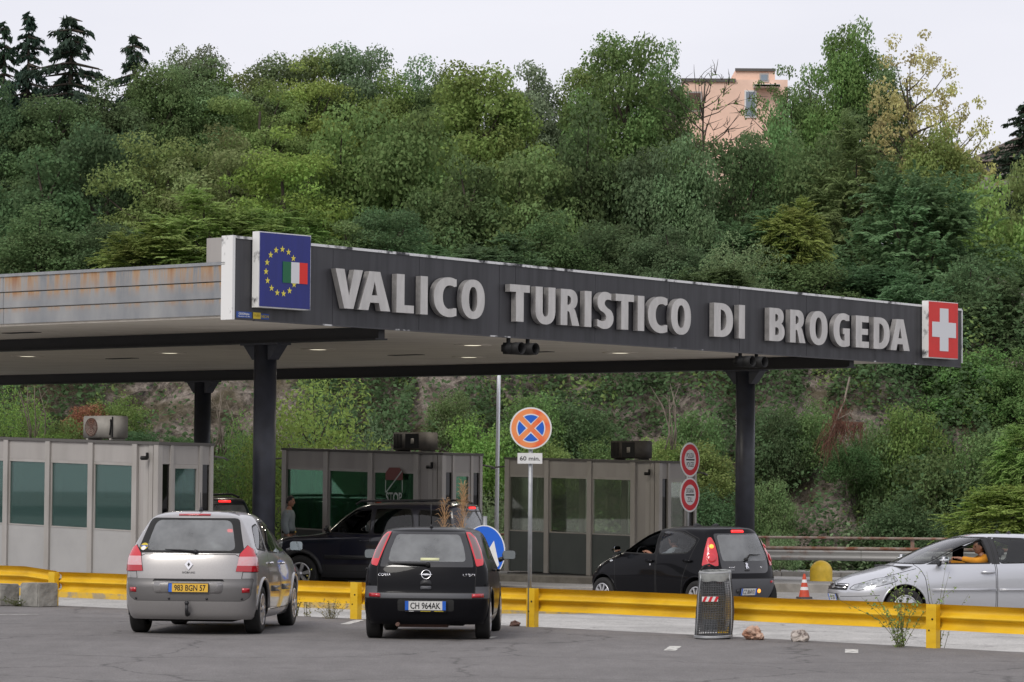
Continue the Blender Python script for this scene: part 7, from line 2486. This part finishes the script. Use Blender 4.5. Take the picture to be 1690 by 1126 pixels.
for s in range(2):            # sparse crown with yellowing leaves
    c = crown_shape(120, .25, .98, irregular=.3)
    P, Nn, T = clumped(c, .10 + .10 * rng.random(len(c)), 170, .75, .2, .2)
    proto('sparse', leaf_mesh('crown', P, Nn, .042 + .026 * rng.random(len(P)), T, .65), limbs(c, 30 + s, .035, 46), 'bark')
for s in range(1):            # nearly bare: many fine forked limbs, a few leaves
    c = crown_shape(60, .45, .98, irregular=.3)
    P, Nn, T = clumped(c[:34], .07 + .07 * rng.random(34), 70, .8, .2, .2)
    mb = limbs(c, 43, .03, 30)
    for q in c:
        for _ in range(3):
            e = q * 1.0 + rng.normal(size=3) * np.array([.14, .14, .12]) + np.array([0, 0, .10])
            mb.tube([tuple(q * .9), tuple((q + e) * .5), tuple(e)], [.008, .006, .002], 4, caps=False)
    proto('bare', leaf_mesh('crown', P, Nn, .040 + .02 * rng.random(len(P)), T, .6), mb, 'bark')
for s in range(4):            # shrub to the ground
    c = crown_shape(70, .25, .85, irregular=.25, asp=1.0); c[:, 2] = np.abs(c[:, 2]) * 1.5 - .75
    P, Nn, T = clumped(c, .20 + .13 * rng.random(len(c)), 150, .8)
    proto('shrub', leaf_mesh('crown', P, Nn, .045 + .035 * rng.random(len(P)), T, .58), limbs(c, 50 + s, .028, 12, -1.2, top=-.1), 'bark_pale')
for s in range(2):            # willow-like light shrub: upright whips
    c = crown_shape(80, .25, .9, irregular=.25, asp=1.0)
    P, Nn, T = clumped(c, .17 + .12 * rng.random(len(c)), 170, 1.05, .1)
    proto('willow', leaf_mesh('crown', P, Nn, .042 + .03 * rng.random(len(P)), T, .36, hang=.5), limbs(c, 60 + s, .022, 26, -1.4, top=.25), 'bark')

C_ = dict(dk=(.090, .148, .066), dkb=(.052, .086, .058), md=(.150, .245, .085), ol=(.188, .262, .088), yg=(.245, .325, .092), lt=(.220, .330, .100),
          bg=(.135, .228, .104), gg=(.175, .238, .125), ye=(.43, .40, .18), rb=(.28, .15, .09), dg=(.136, .216, .082))
def px_at(px, py, Y):
    """the spot on the plane y = Y seen at photo pixel px, py (used once to read off sizes)"""
    cr, sr = math.cos(R(.45)), math.sin(R(.45))
    dx, dy = px - 845, 563 - py
    dx, dy = (dx * cr - dy * sr) / 5400, (dx * sr + dy * cr) / 5400
    d = Vector((dx, math.cos(PITCH) - dy * math.sin(PITCH), math.sin(PITCH) + dy * math.cos(PITCH)))
    return Vector((0, 0, 1.9)) + d * (Y / d.y)
count = {}
def plant(kind, px, ytop, wpx, hpx, Y, col, label, name, cat, group=None, depth=.9):
    Y += 8 if Y < 160 else 0
    s = 5400 / Y
    top = px_at(px, ytop, Y)
    w = wpx / s / 2 * (2.25 if kind == 'spruce' else 1.2); h = hpx / s / 2 * (1.0 if kind == 'spruce' else 1.06)
    gz = ground_at(top.x, Y)
    zc = top.z - h
    k = count.get(kind, 0); count[kind] = k + 1
    cm, tm = PROTO[kind][k % len(PROTO[kind])]
    base = min(gz, zc - h * .9) - .1
    root = empty(name, (top.x, Y, base), 0, label, cat, group)
    yaw = rng.random() * 6.28
    tone = 1.08 * rng.normal(1, .10)
    col = tuple(max(.005, c * tone * rng.normal(1, .05)) for c in C_[col])
    for nm, me in (('crown', cm), ('trunk', tm)):
        o = bpy.data.objects.new(nm, me); COL.objects.link(o); o.parent = root
        o.location = (0, 0, zc - base); o.scale = (w, w * depth, h / (ASP if kind in ('broad', 'airy', 'feather', 'sparse', 'bare') else 1.0))
        o.rotation_euler = (0, 0, yaw if kind != 'bare' else .4)
        o.color = (*col, 1)
    return root
TG, SG = 'trees on the hillside', 'shrubs on the slope'
TREES = [   # kind, px, top, width, height, distance, colour, label
    ('spruce', 48, 22, 150, 430, 146, 'dkb', 'tall dark spruce with a pointed top, left of the widest spruce'),
    ('spruce', 118, 16, 215, 470, 142, 'dkb', 'widest dark spruce with drooping boughs at the upper left'),
    ('spruce', 8, 38, 140, 430, 147, 'dkb', 'dark spruce cut off by the left edge of the picture'),
    ('spruce', 223, 48, 130, 400, 149, 'dkb', 'slender dark spruce standing alone right of the spruce group'),
    ('airy', 312, 64, 200, 330, 146, 'gg', 'grey-green feathery tree on the skyline right of the slender spruce'),
    ('airy', 432, 104, 190, 330, 144, 'ol', 'airy yellowish tree with a visible dark stem on the skyline above the flag lightbox'),
    ('airy', 512, 84, 170, 350, 147, 'yg', 'airy yellow-green tree on the skyline with a forked stem'),
    ('broad', 590, 62, 150, 330, 149, 'gg', 'grey-green rounded tree rising on the skyline above the letter V'),
    ('broad', 690, 92, 170, 320, 150, 'gg', 'grey-green tree on the skyline behind the big maple'),
    ('broad', 792, 84, 210, 370, 138, 'ol', 'big round yellow-green maple in the middle of the wood'),
    ('broad', 868, 80, 150, 330, 144, 'gg', 'grey-brown oak with gaps of sky right of the big maple'),
    ('broad', 1030, 42, 170, 400, 140, 'md', 'tall broad green tree rising above the word TURISTICO'),
    ('broad', 1100, 66, 120, 380, 143, 'md', 'tall green tree left of the salmon building'),
    ('bare', 1165, 80, 150, 220, 139, 'ol', 'nearly bare thin tree standing before the salmon building'),
    ('sparse', 1290, 104, 120, 260, 142, 'dg', 'loose dark green tree at the right edge of the salmon building'),
    ('broad', 1404, 14, 150, 420, 140, 'md', 'tallest tree with a ragged pointed crown on the right skyline'),
    ('broad', 1335, 84, 130, 360, 143, 'dg', 'green tree left of the tallest ragged tree'),
    ('sparse', 1505, 50, 170, 330, 136, 'ye', 'tree with sparse yellow leaves on the right skyline'),
    ('sparse', 1570, 130, 130, 240, 135, 'ye', 'low spreading yellow-leaved tree at the end of the right skyline'),
    ('spruce', 1690, 170, 150, 260, 150, 'dkb', 'dark conifer at the right edge beside the house roof'),
    ('broad', 85, 150, 200, 300, 139, 'dk', 'dark round tree filling the gap between the spruces at the left'),
    ('broad', 182, 128, 150, 260, 141, 'dk', 'dark loose tree between the widest and the slender spruce'),
    ('broad', 262, 92, 150, 300, 143, 'dg', 'dark green tree right below the slender spruce on the skyline'),
    ('broad', 365, 100, 160, 300, 147, 'ol', 'olive tree on the skyline left of the yellowish airy tree'),
    ('broad', 470, 84, 170, 300, 149, 'gg', 'grey-green tree on the skyline behind the two airy trees'),
    ('broad', 12, 130, 150, 280, 140, 'dk', 'dark round tree at the left edge below the cut-off spruce'),
    ('broad', 322, 62, 150, 300, 148, 'gg', 'grey-green rounded tree behind the feathery tree on the left skyline'),
    ('broad', 415, 96, 150, 280, 150, 'ol', 'olive rounded tree behind the yellowish airy tree'),
    ('broad', 535, 72, 150, 300, 150, 'ol', 'olive-green rounded tree on the skyline above the right edge of the flag lightbox'),
    ('broad', 640, 110, 150, 280, 147, 'ol', 'olive-green tree on the skyline left of the big maple'),
    ('broad', 740, 105, 150, 280, 148, 'dg', 'dark green tree on the skyline directly left of the big maple'),
    ('broad', 920, 150, 130, 260, 145, 'dg', 'lower green tree in the dip of the skyline right of the oak'),
    ('broad', 975, 95, 130, 300, 145, 'ol', 'olive-green tree left of the tall broad green tree'),
    ('broad', 1450, 90, 130, 300, 139, 'dg', 'dark green tree between the tallest ragged tree and the yellow tree'),
    ('broad', 1545, 190, 150, 260, 133, 'ol', 'olive tree below the low spreading yellow-leaved tree'),
    # second row
    ('broad', 60, 215, 230, 330, 128, 'dk', 'dark broadleaf tree below the spruces at the left edge'),
    ('broad', 175, 190, 190, 330, 130, 'dk', 'dark green tree right of the dark broadleaf tree, below the widest spruce'),
    ('airy', 268, 180, 210, 300, 127, 'ol', 'olive airy tree below the slender spruce'),
    ('airy', 370, 170, 210, 320, 126, 'ol', 'olive thin-crowned tree in the left part of the wood'),
    ('airy', 470, 190, 200, 300, 124, 'yg', 'yellow-green airy tree above the flag lightbox'),
    ('broad', 575, 170, 190, 330, 127, 'ol', 'olive round tree behind the word VALICO'),
    ('broad', 660, 150, 210, 380, 126, 'dg', 'wide dark green tree left of the big maple'),
    ('broad', 760, 230, 190, 300, 122, 'dg', 'dark green tree below the big maple'),
    ('broad', 880, 235, 190, 310, 123, 'dg', 'dark tree below the grey-brown oak'),
    ('broad', 980, 165, 180, 380, 125, 'dk', 'dark dense tree below the tall broad green tree'),
    ('broad', 1075, 215, 160, 330, 124, 'dk', 'dark dense tree below the tree left of the salmon building'),
    ('broad', 1130, 195, 130, 300, 123, 'gg', 'grey-green tree below the nearly bare tree'),
    ('broad', 1215, 205, 150, 330, 126, 'dk', 'dark tree covering the foot of the salmon building'),
    ('broad', 1270, 160, 130, 340, 130, 'dg', 'dark green tree before the right part of the salmon building'),
    ('broad', 1340, 200, 170, 330, 127, 'dg', 'dark green tree below the tallest ragged tree'),
    ('feather', 1420, 190, 190, 330, 124, 'dg', 'green feathery tree left of the big blue-green tree'),
    ('feather', 1515, 205, 260, 400, 116, 'bg', 'big soft blue-green feathery tree above the red lightbox'),
    ('broad', 1640, 260, 200, 360, 124, 'ol', 'dark olive tree below the house roof at the right edge'),
    ('broad', 1710, 240, 160, 360, 127, 'ol', 'olive tree cut off by the right edge of the picture'),
    # front row, just above the roof
    ('broad', 75, 310, 210, 260, 112, 'dg', 'mid green bushy tree above the rusty canopy edge at the left'),
    ('broad', 185, 330, 170, 240, 111, 'dk', 'dark shady tree above the rusty canopy edge'),
    ('feather', 250, 330, 190, 230, 108, 'yg', 'light yellow-green feathery tree above the rusty canopy edge'),
    ('feather', 345, 285, 250, 260, 109, 'lt', 'bright green tree with pinkish tips left of the flag lightbox'),
    ('feather', 465, 290, 210, 260, 110, 'lt', 'bright feathery tree directly behind the flag lightbox'),
    ('broad', 565, 325, 170, 230, 111, 'dg', 'dark green tree behind the letters VA'),
    ('broad', 640, 310, 170, 250, 112, 'dk', 'dark tree behind the letters LICO'),
    ('feather', 725, 372, 170, 180, 106, 'bg', 'young bright feathery tree behind the gap between VALICO and TURISTICO'),
    ('feather', 820, 360, 190, 190, 107, 'bg', 'young bright feathery tree behind the letters TU'),
    ('broad', 905, 320, 180, 260, 110, 'dg', 'dark green tree behind the letters RI'),
    ('broad', 1000, 330, 190, 260, 111, 'dk', 'very dark tree behind the letters STIC'),
    ('broad', 1100, 330, 160, 240, 109, 'dk', 'dark tree with a pale leaning stem behind the word DI'),
    ('willow', 1215, 362, 150, 190, 105, 'gg', 'grey-green willow-like tree behind the word DI'),
    ('feather', 1180, 420, 150, 160, 104, 'dg', 'low green tree behind the gap before BROGEDA'),
    ('feather', 1265, 310, 180, 230, 108, 'bg', 'blue-green feathery tree behind the letters BRO'),
    ('feather', 1310, 300, 120, 160, 107, 'yg', 'small bright yellow-green tree behind the letters ROG'),
    ('broad', 1330, 400, 180, 220, 106, 'dg', 'green tree behind the letters GED'),
    ('feather', 1430, 380, 200, 260, 107, 'bg', 'soft blue-green tree behind the last letters and the red lightbox'),
    ('feather', 1500, 440, 170, 220, 104, 'bg', 'low blue-green tree behind the red lightbox'),
    ('broad', 1600, 420, 180, 280, 108, 'dk', 'dark tree right of the red lightbox'),
    ('feather', 1665, 400, 170, 300, 105, 'bg', 'blue-green feathery tree at the right edge'),
    ('broad', 1600, 560, 190, 240, 102, 'dg', 'dark green tree on the slope below the red lightbox'),
    ('broad', 1690, 560, 170, 240, 101, 'dg', 'dark green tree on the slope at the right edge'),
]
for kind, px, yt, w, h, Y, c, lab in TREES:
    if 116 <= Y <= 135: w *= 1.12; h *= 1.4              # the middle rows are the tall full-grown trees
    elif Y <= 112 and yt < 410: yt += 26; h -= 20        # lower trees along the foot of the wood
    plant(kind, px, yt, w, h, Y, c, lab, 'spruce_tree' if kind == 'spruce' else 'tree', 'tree', TG)
SHRUBS = [
    ('willow', 520, 612, 250, 300, 93.5, 'yg', 'big light yellow-green willow bush behind the left front column'),
    ('willow', 410, 690, 130, 230, 94.5, 'lt', 'light green willow bush left of the left front column'),
    ('willow', 615, 690, 110, 220, 94.0, 'gg', 'silvery green willow bush behind the middle booth'),
    ('willow', 30, 640, 130, 180, 96.5, 'lt', 'light green leafy bush above the leftmost booth at the left edge'),
    ('shrub', 110, 655, 100, 150, 97.0, 'ol', 'olive bush above the leftmost booth'),
    ('shrub', 150, 640, 80, 90, 98.0, 'rb', 'reddish autumn bush above the leftmost booth'),
    ('shrub', 195, 625, 110, 110, 98.5, 'ol', 'mixed green bush below the canopy between the red bush and the bare rock'),
    ('shrub', 95, 690, 100, 100, 95.6, 'lt', 'bright green low bush left of the beige air conditioner'),
    ('shrub', 225, 690, 120, 80, 96.0, 'bg', 'low blue-green bush at the foot of the bare rock'),
    ('shrub', 300, 700, 90, 70, 95.6, 'dg', 'low dark bush at the foot of the far column'),
    ('shrub', 790, 640, 130, 190, 97.5, 'lt', 'yellow-green bush left of the lamp post'),
    ('shrub', 745, 615, 90, 120, 99.0, 'dg', 'dark bush on the slope beside the earthy strip'),
    ('shrub', 880, 610, 130, 160, 98.5, 'dg', 'green bush on the slope behind the round orange sign'),
    ('willow', 815, 800, 110, 150, 94.5, 'gg', 'pale silvery bush at the foot of the lamp post'),
    ('shrub', 960, 625, 140, 150, 99.0, 'dk', 'dark bush on the slope right of the round orange sign'),
    ('shrub', 1000, 690, 120, 130, 96.5, 'dg', 'green bush above the rightmost booth'),
    ('shrub', 900, 690, 110, 130, 96.0, 'ol', 'olive bush above the left end of the rightmost booth'),
    ('shrub', 1090, 690, 90, 130, 96.0, 'lt', 'bright green bush right of the brown air conditioner'),
    ('shrub', 1140, 620, 130, 200, 98.0, 'dg', 'tall bush left of the right front column'),
    ('shrub', 1180, 770, 120, 130, 94.5, 'dk', 'dark conifer-like bush behind the customs sign'),
    ('shrub', 1160, 700, 120, 120, 96.5, 'ol', 'olive bush above the round customs sign'),
    ('shrub', 1285, 630, 110, 170, 99.0, 'dk', 'dark bush right of the head of the right front column'),
    ('shrub', 1275, 745, 90, 160, 95.5, 'dg', 'dark green bush right of the right front column'),
    ('shrub', 1330, 620, 110, 150, 99.5, 'dg', 'green bush on the slope above the dead branch'),
    ('shrub', 1285, 860, 70, 80, 92.6, 'gg', 'pale weedy bush behind the rusty handrail'),
    ('shrub', 1440, 640, 110, 230, 98.5, 'dg', 'tall creeper-hung bush right of the dead branch'),
    ('shrub', 1500, 610, 130, 210, 99.0, 'ol', 'olive creeper-hung bush below the red lightbox'),
    ('shrub', 1480, 770, 150, 170, 95.5, 'dk', 'very dark bush behind the bonnet of the bright silver car'),
    ('shrub', 1550, 690, 150, 220, 97.0, 'dg', 'dark green bush above the bright silver car'),
    ('shrub', 1570, 820, 130, 120, 94.5, 'dk', 'dark low bush above the windscreen of the bright silver car'),
    ('feather', 1665, 780, 170, 150, 92.0, 'yg', 'light yellow-green feathery bush behind the roof of the bright silver car'),
    ('shrub', 1640, 650, 150, 200, 97.5, 'dg', 'dark green bush on the slope near the right edge'),
    ('feather', 1700, 680, 110, 150, 95.5, 'lt', 'green feathery bush at the right edge above the light one'),
    ('shrub', 1400, 690, 90, 110, 97.5, 'dk', 'dark bush under the dead branch'),
]
for kind, px, yt, w, h, Y, c, lab in SHRUBS:
    plant(kind, px, yt, w, h, Y, c, lab, 'shrub', 'shrub', SG)

# ------------------------------------------------------------------ ground cover on the hill: nobody could count it
def rock_shown(x, z):
    """bare places of the slope: (x, z) centres on the rock face"""
    for cx, cz, rx, rz in ((-10.6, 4.8, 2.6, 1.5), (-8.3, 4.4, 1.5, 1.2), (-2.4, 4.5, .8, 1.9), (10.6, 1.7, 2.0, 1.7), (11.6, 3.2, 1.0, 1.5), (9.2, .4, 2.4, .8), (5.9, 4.0, .5, .7)):
        if ((x - cx) / rx) ** 2 + ((z - cz) / rz) ** 2 < 1 + .5 * noise.noise(Vector((x * 1.3, z * 1.3, 2))):
            return True
    return False
def ground_cover(name, label_col, n, size, y0, y1, thresh, seed, lift, hang=.0, spread=(-24, 27)):
    P = []; Nn = []; T = []
    rs = random.Random(seed)
    tries = 0
    while len(P) < n and tries < n * 6:
        tries += 1
        x = rs.uniform(*spread); y = rs.uniform(y0, y1) if rs.random() > .62 else rs.uniform(103, 112)
        if not (y0 <= y <= y1): continue
        h = HILL_BVH.ray_cast(Vector((x, y, 80)), Vector((0, 0, -1)))
        if not h[0]: continue
        z = h[0].z
        if y < 114 and rock_shown(x, z) and rs.random() > .14: continue
        m = noise.noise(Vector((x * .55, y * .45, z * .45 + seed)))
        if m < thresh: continue
        bump = max(0, m - thresh)
        d = lift * rs.random() * (.3 + 2.2 * bump)
        p = h[0] + h[1] * d * .6 + Vector((0, 0, d * .6)) + Vector((rs.gauss(0, .05), rs.gauss(0, .05), rs.gauss(0, .05)))
        P.append(p); Nn.append(h[1] * .7 + Vector((rs.gauss(0, .5), rs.gauss(0, .5) - .2, rs.gauss(0, .5) + .4))); T.append(min(1, max(0, rs.gauss(.5, .2) + m * .3)))
    me = leaf_mesh(name, np.array(P), np.array(Nn), size * (.6 + .8 * rng.random(len(P))), np.array(T), .6, hang)
    o = link(bpy.data.objects.new(name, me)); o.color = (*label_col, 1); o['kind'] = 'stuff'
    return o
tag(ground_cover('undergrowth', C_['dk'], 125000, .17, 103.3, 133, -.34, 1, 1.0), 'dark green creepers and low undergrowth covering the steep slope', 'undergrowth')
tag(ground_cover('undergrowth', C_['ol'], 24000, .15, 103.3, 126, .05, 9, .9), 'olive weeds and brambles scattered over the steep slope', 'undergrowth')
tag(ground_cover('grass', C_['gg'], 14000, .16, 102.2, 105.5, -.2, 5, .7, -1.5), 'pale grass and weeds along the foot of the slope', 'grass')

# fallen dead branch with red-brown twigs
p = px_at(1375, 700, 103.2)
root = empty('dead_branch', p, 0, 'fallen dead branch with red-brown twigs hanging on the slope right of the right column', 'branch')
mb = MB()
rs = random.Random(4)
main = [(.55, .3, 1.5), (.35, .1, .7), (.05, -.1, 0), (-.25, -.2, -.7)]
mb.tube(main, [.035, .03, .022, .01], 6)
mb.tube([(.05, -.1, .1), (.5, -.2, .35), (.95, -.2, .05)], [.02, .018, .008], 5)
mb.build('branch', 'bark_pale', root)
mb = MB()
for k in range(240):
    t = rs.random()
    a = Vector(main[1]).lerp(Vector(main[3]), t) + Vector((rs.gauss(0, .15), rs.gauss(0, .15), rs.gauss(0, .1)))
    if rs.random() < .4: a = Vector((.05, -.1, .1)).lerp(Vector((.95, -.2, .05)), rs.random())
    L = .3 + .6 * rs.random()
    d = Vector((rs.gauss(-.1, .35), rs.gauss(-.1, .25), -1)).normalized()
    mb.tube([a, a + d * L * .5 + Vector((rs.gauss(0, .04), 0, 0)), a + d * L], [.010, .009, .003], 3, caps=False)
mb.build('twigs', 'dead_twigs', root)
# a few pale bare stems on the left slope
for px, py, lab in ((60, 690, 'pale bare forked stem left of the beige air conditioner'), (365, 700, 'pale bare stems right of the far column'), (1110, 690, 'pale bare stem above the customs sign')):
    p = px_at(px, py, 103.6)
    mb = MB(); rs = random.Random(px)
    for k in range(5):
        x0 = rs.uniform(-.25, .25); a = Vector((x0, 0, -1.0)); b = a + Vector((rs.uniform(-.35, .35), rs.uniform(-.2, .2), rs.uniform(.9, 1.5)))
        c = b + Vector((rs.uniform(-.4, .4), 0, rs.uniform(.5, .9)))
        mb.tube([a, a.lerp(b, .5) + Vector((.06, 0, 0)), b, c], [.03, .025, .018, .006], 5)
        mb.tube([b, b + Vector((rs.uniform(-.5, .5), 0, rs.uniform(.2, .6)))], [.014, .005], 5)
    o = mb.build('bare_stems', 'bark_pale'); o.location = p
    tag(o, lab, 'stems')

# ------------------------------------------------------------------ weeds by the rail
def weed(name, label, loc, stems, h, spread, col, leaf, per, seed, lean=(0, 0), aspect=.5):
    rs = random.Random(seed)
    root = empty(name, loc, 0, label, 'weed')
    mb = MB(); P = []; Nn = []; T = []
    for k in range(stems):
        a = Vector((rs.uniform(-.06, .06), rs.uniform(-.05, .05), 0))
        t = Vector((lean[0] + rs.gauss(0, spread), lean[1] + rs.gauss(0, spread * .5), h * rs.uniform(.45, 1)))
        b = a + Vector((t.x * .35, t.y * .35, t.z * .55)); c = a + t
        mb.tube([a, b, c], [.0035, .003, .0012], 4, caps=False)
        for q in range(per):
            s = rs.random()
            p = a.lerp(b, s * 2) if s < .5 else b.lerp(c, s * 2 - 1)
            P.append(p + Vector((rs.gauss(0, .018), rs.gauss(0, .018), rs.gauss(0, .012)))); Nn.append(Vector((rs.gauss(0, .6), rs.gauss(0, .6) - .4, .8))); T.append(rs.random())
    st = mb.build('stems', 'weed_stem', root)
    o = link(bpy.data.objects.new('leaves', leaf_mesh('leaves', np.array(P), np.array(Nn), leaf * (.6 + .8 * rng.random(len(P))), np.array(T), aspect)), root)
    o.color = (*col, 1)
    return root
weed('weed', 'straggly green weed climbing the yellow barrier beside its right post', (4.88, 41.0, 0), 17, 1.0, .30, (.20, .28, .09), .046, 30, 3, (-.1, 0))
weed('weed', 'thin weed standing behind the yellow barrier right of its right post', (5.42, 41.35, -.1), 7, 1.15, .16, (.24, .30, .12), .036, 18, 8, (.12, .05))
weed('weed', 'dry grassy weed at the foot of the rail post between the two parked cars', (-2.65, 48.75, -.05), 24, .36, .13, (.22, .19, .09), .03, 10, 5)
weed('weed', 'small tuft of weed right of the silver people carrier', (-3.25, 49.6, -.05), 14, .45, .08, (.15, .16, .07), .03, 10, 6)
weed('weed', 'yellowish weed sticking up above the yellow barrier by the dark off-road wheel', (-3.1, 49.9, -.12), 6, .95, .05, (.30, .28, .07), .035, 22, 7)
weed('weed', 'low weeds growing round the concrete blocks', (-7.9, 52.7, 0), 26, .16, .22, (.08, .11, .03), .03, 8, 12)
def reed(loc, h, n, seed, label):
    rs = random.Random(seed)
    root = empty('dry_reed', loc, 0, label, 'reed')
    mb = MB(); mb.tube([(0, 0, 0), (.01, 0, h * .55), (0, 0, h)], [.008, .006, .003], 5); mb.build('stem', 'dry_grass', root)
    mb = MB()
    for k in range(n):
        z = h * (.62 + .38 * rs.random()); s = rs.choice((-1, 1)); L = .07 + .17 * rs.random() * (1.15 - (z / h - .62) * 1.6)
        d = Vector((s * rs.uniform(.15, .8), rs.gauss(0, .25), 1)).normalized()
        b = Vector((0, 0, z)); c = b + d * L; e = c + Vector((s * L * .25, 0, -L * .12))
        mb.tube([b, b.lerp(c, .6), c, e], [.003, .004, .004, .0015], 3, caps=False)
    mb.build('plume', 'dry_grass', root)
reed((-.80, 54.9, -.2), 2.18, 120, 1, 'tall brown dry reed plume behind the roof of the black hatchback')
reed((-1.10, 54.6, -.2), 1.95, 50, 2, 'smaller brown dry reed plume left of the tall one')

# ------------------------------------------------------------------ buildings on the hill
Yb = 170
p0 = px_at(1128, 130, Yb); p1 = px_at(1300, 130, Yb)
zt = px_at(1180, 131, Yb).z; zt2 = px_at(1240, 113, Yb).z
org = Vector((p0.x, Yb, 8))
bl = empty('apartment_block', org, 0, 'salmon pink apartment block showing above the trees on the right', 'building')
w = p1.x - p0.x; H = zt - 8
mb = MB(); mb.box((0, 0, 0), (w, 12, H)); mb.box((px_at(1215, 120, Yb).x - org.x, .4, H + .002), (px_at(1280, 120, Yb).x - org.x, 6, zt2 - 8)); mb.build('wall', 'pink_wall', bl)
mb = MB(); mb.box((-.1, -.12, H - .14), (px_at(1214, 120, Yb).x - org.x, -.003, H + .03)); mb.box((px_at(1214, 120, Yb).x - org.x, .28, zt2 - 8 - .1), (px_at(1281, 120, Yb).x - org.x, .397, zt2 - 8 + .04)); mb.build('roof_edge', 'booth_roof', bl)
def bwin(x0, x1, y0, y1, mt, fr='booth'):
    a = px_at(x0, y1, Yb) - org; b = px_at(x1, y0, Yb) - org
    mb = MB(); mb.box((a.x - .08, -.07, a.z - .08), (b.x + .08, -.003, b.z + .08)); f = mb.build('window', fr, bl)
    mb = MB(); mb.box((a.x, -.10, a.z), (b.x, -.0705, b.z)); mb.build('pane', mt, f)
bwin(1231, 1246, 152, 192, 'pane', 'sign_white'); bwin(1136, 1156, 154, 182, 'rock_brown'); bwin(1256, 1266, 124, 133, 'pane')
mb = MB()
a = px_at(1243, 146, Yb) - org; b = px_at(1285, 137, Yb) - org
mb.box((a.x, -.9, a.z), (b.x, -.003, a.z + .12)); mb.box((a.x, -.9, b.z - .3), (b.x, -.84, b.z - .2))
for k in range(9): mb.box((a.x + (b.x - a.x) * k / 8 - .02, -.88, a.z + .12), (a.x + (b.x - a.x) * k / 8 + .02, -.85, b.z - .3))
mb.build('balcony', 'sign_white', bl)
mb = MB(); c = px_at(1266, 300, Yb - 2) - org
mb.box((0, -4.5, 0), (px_at(1200, 290, Yb).x - org.x, -.01, px_at(1190, 272, Yb).z - 8)); mb.build('wing', 'pink_wall', bl)
# brown hipped roof at the right edge
Yh = 165
r0 = px_at(1592, 266, Yh); rp = px_at(1680, 232, Yh)
org = Vector((r0.x, Yh, r0.z - 5))
hs = empty('house', org, 0, 'house with a brown tiled roof half hidden at the right edge', 'building')
mb = MB(); mb.box((.5, .5, -4), (9.5, 9.5, 5)); mb.build('wall', 'concrete', hs)
mb = MB()
e = 5.0; ph = rp.z - r0.z + .3
c = [(0, 0, e), (10, 0, e), (10, 10, e), (0, 10, e)]; t = [(4.2, 5, e + ph + .8), (5.8, 5, e + ph + .8)]
mb.poly([c[0], c[1], t[1], t[0]]); mb.poly([c[1], c[2], t[1]]); mb.poly([c[2], c[3], t[0], t[1]]); mb.poly([c[3], c[0], t[0]]); mb.poly(c[::-1])
mb.build('roof', 'roof_brown', hs)
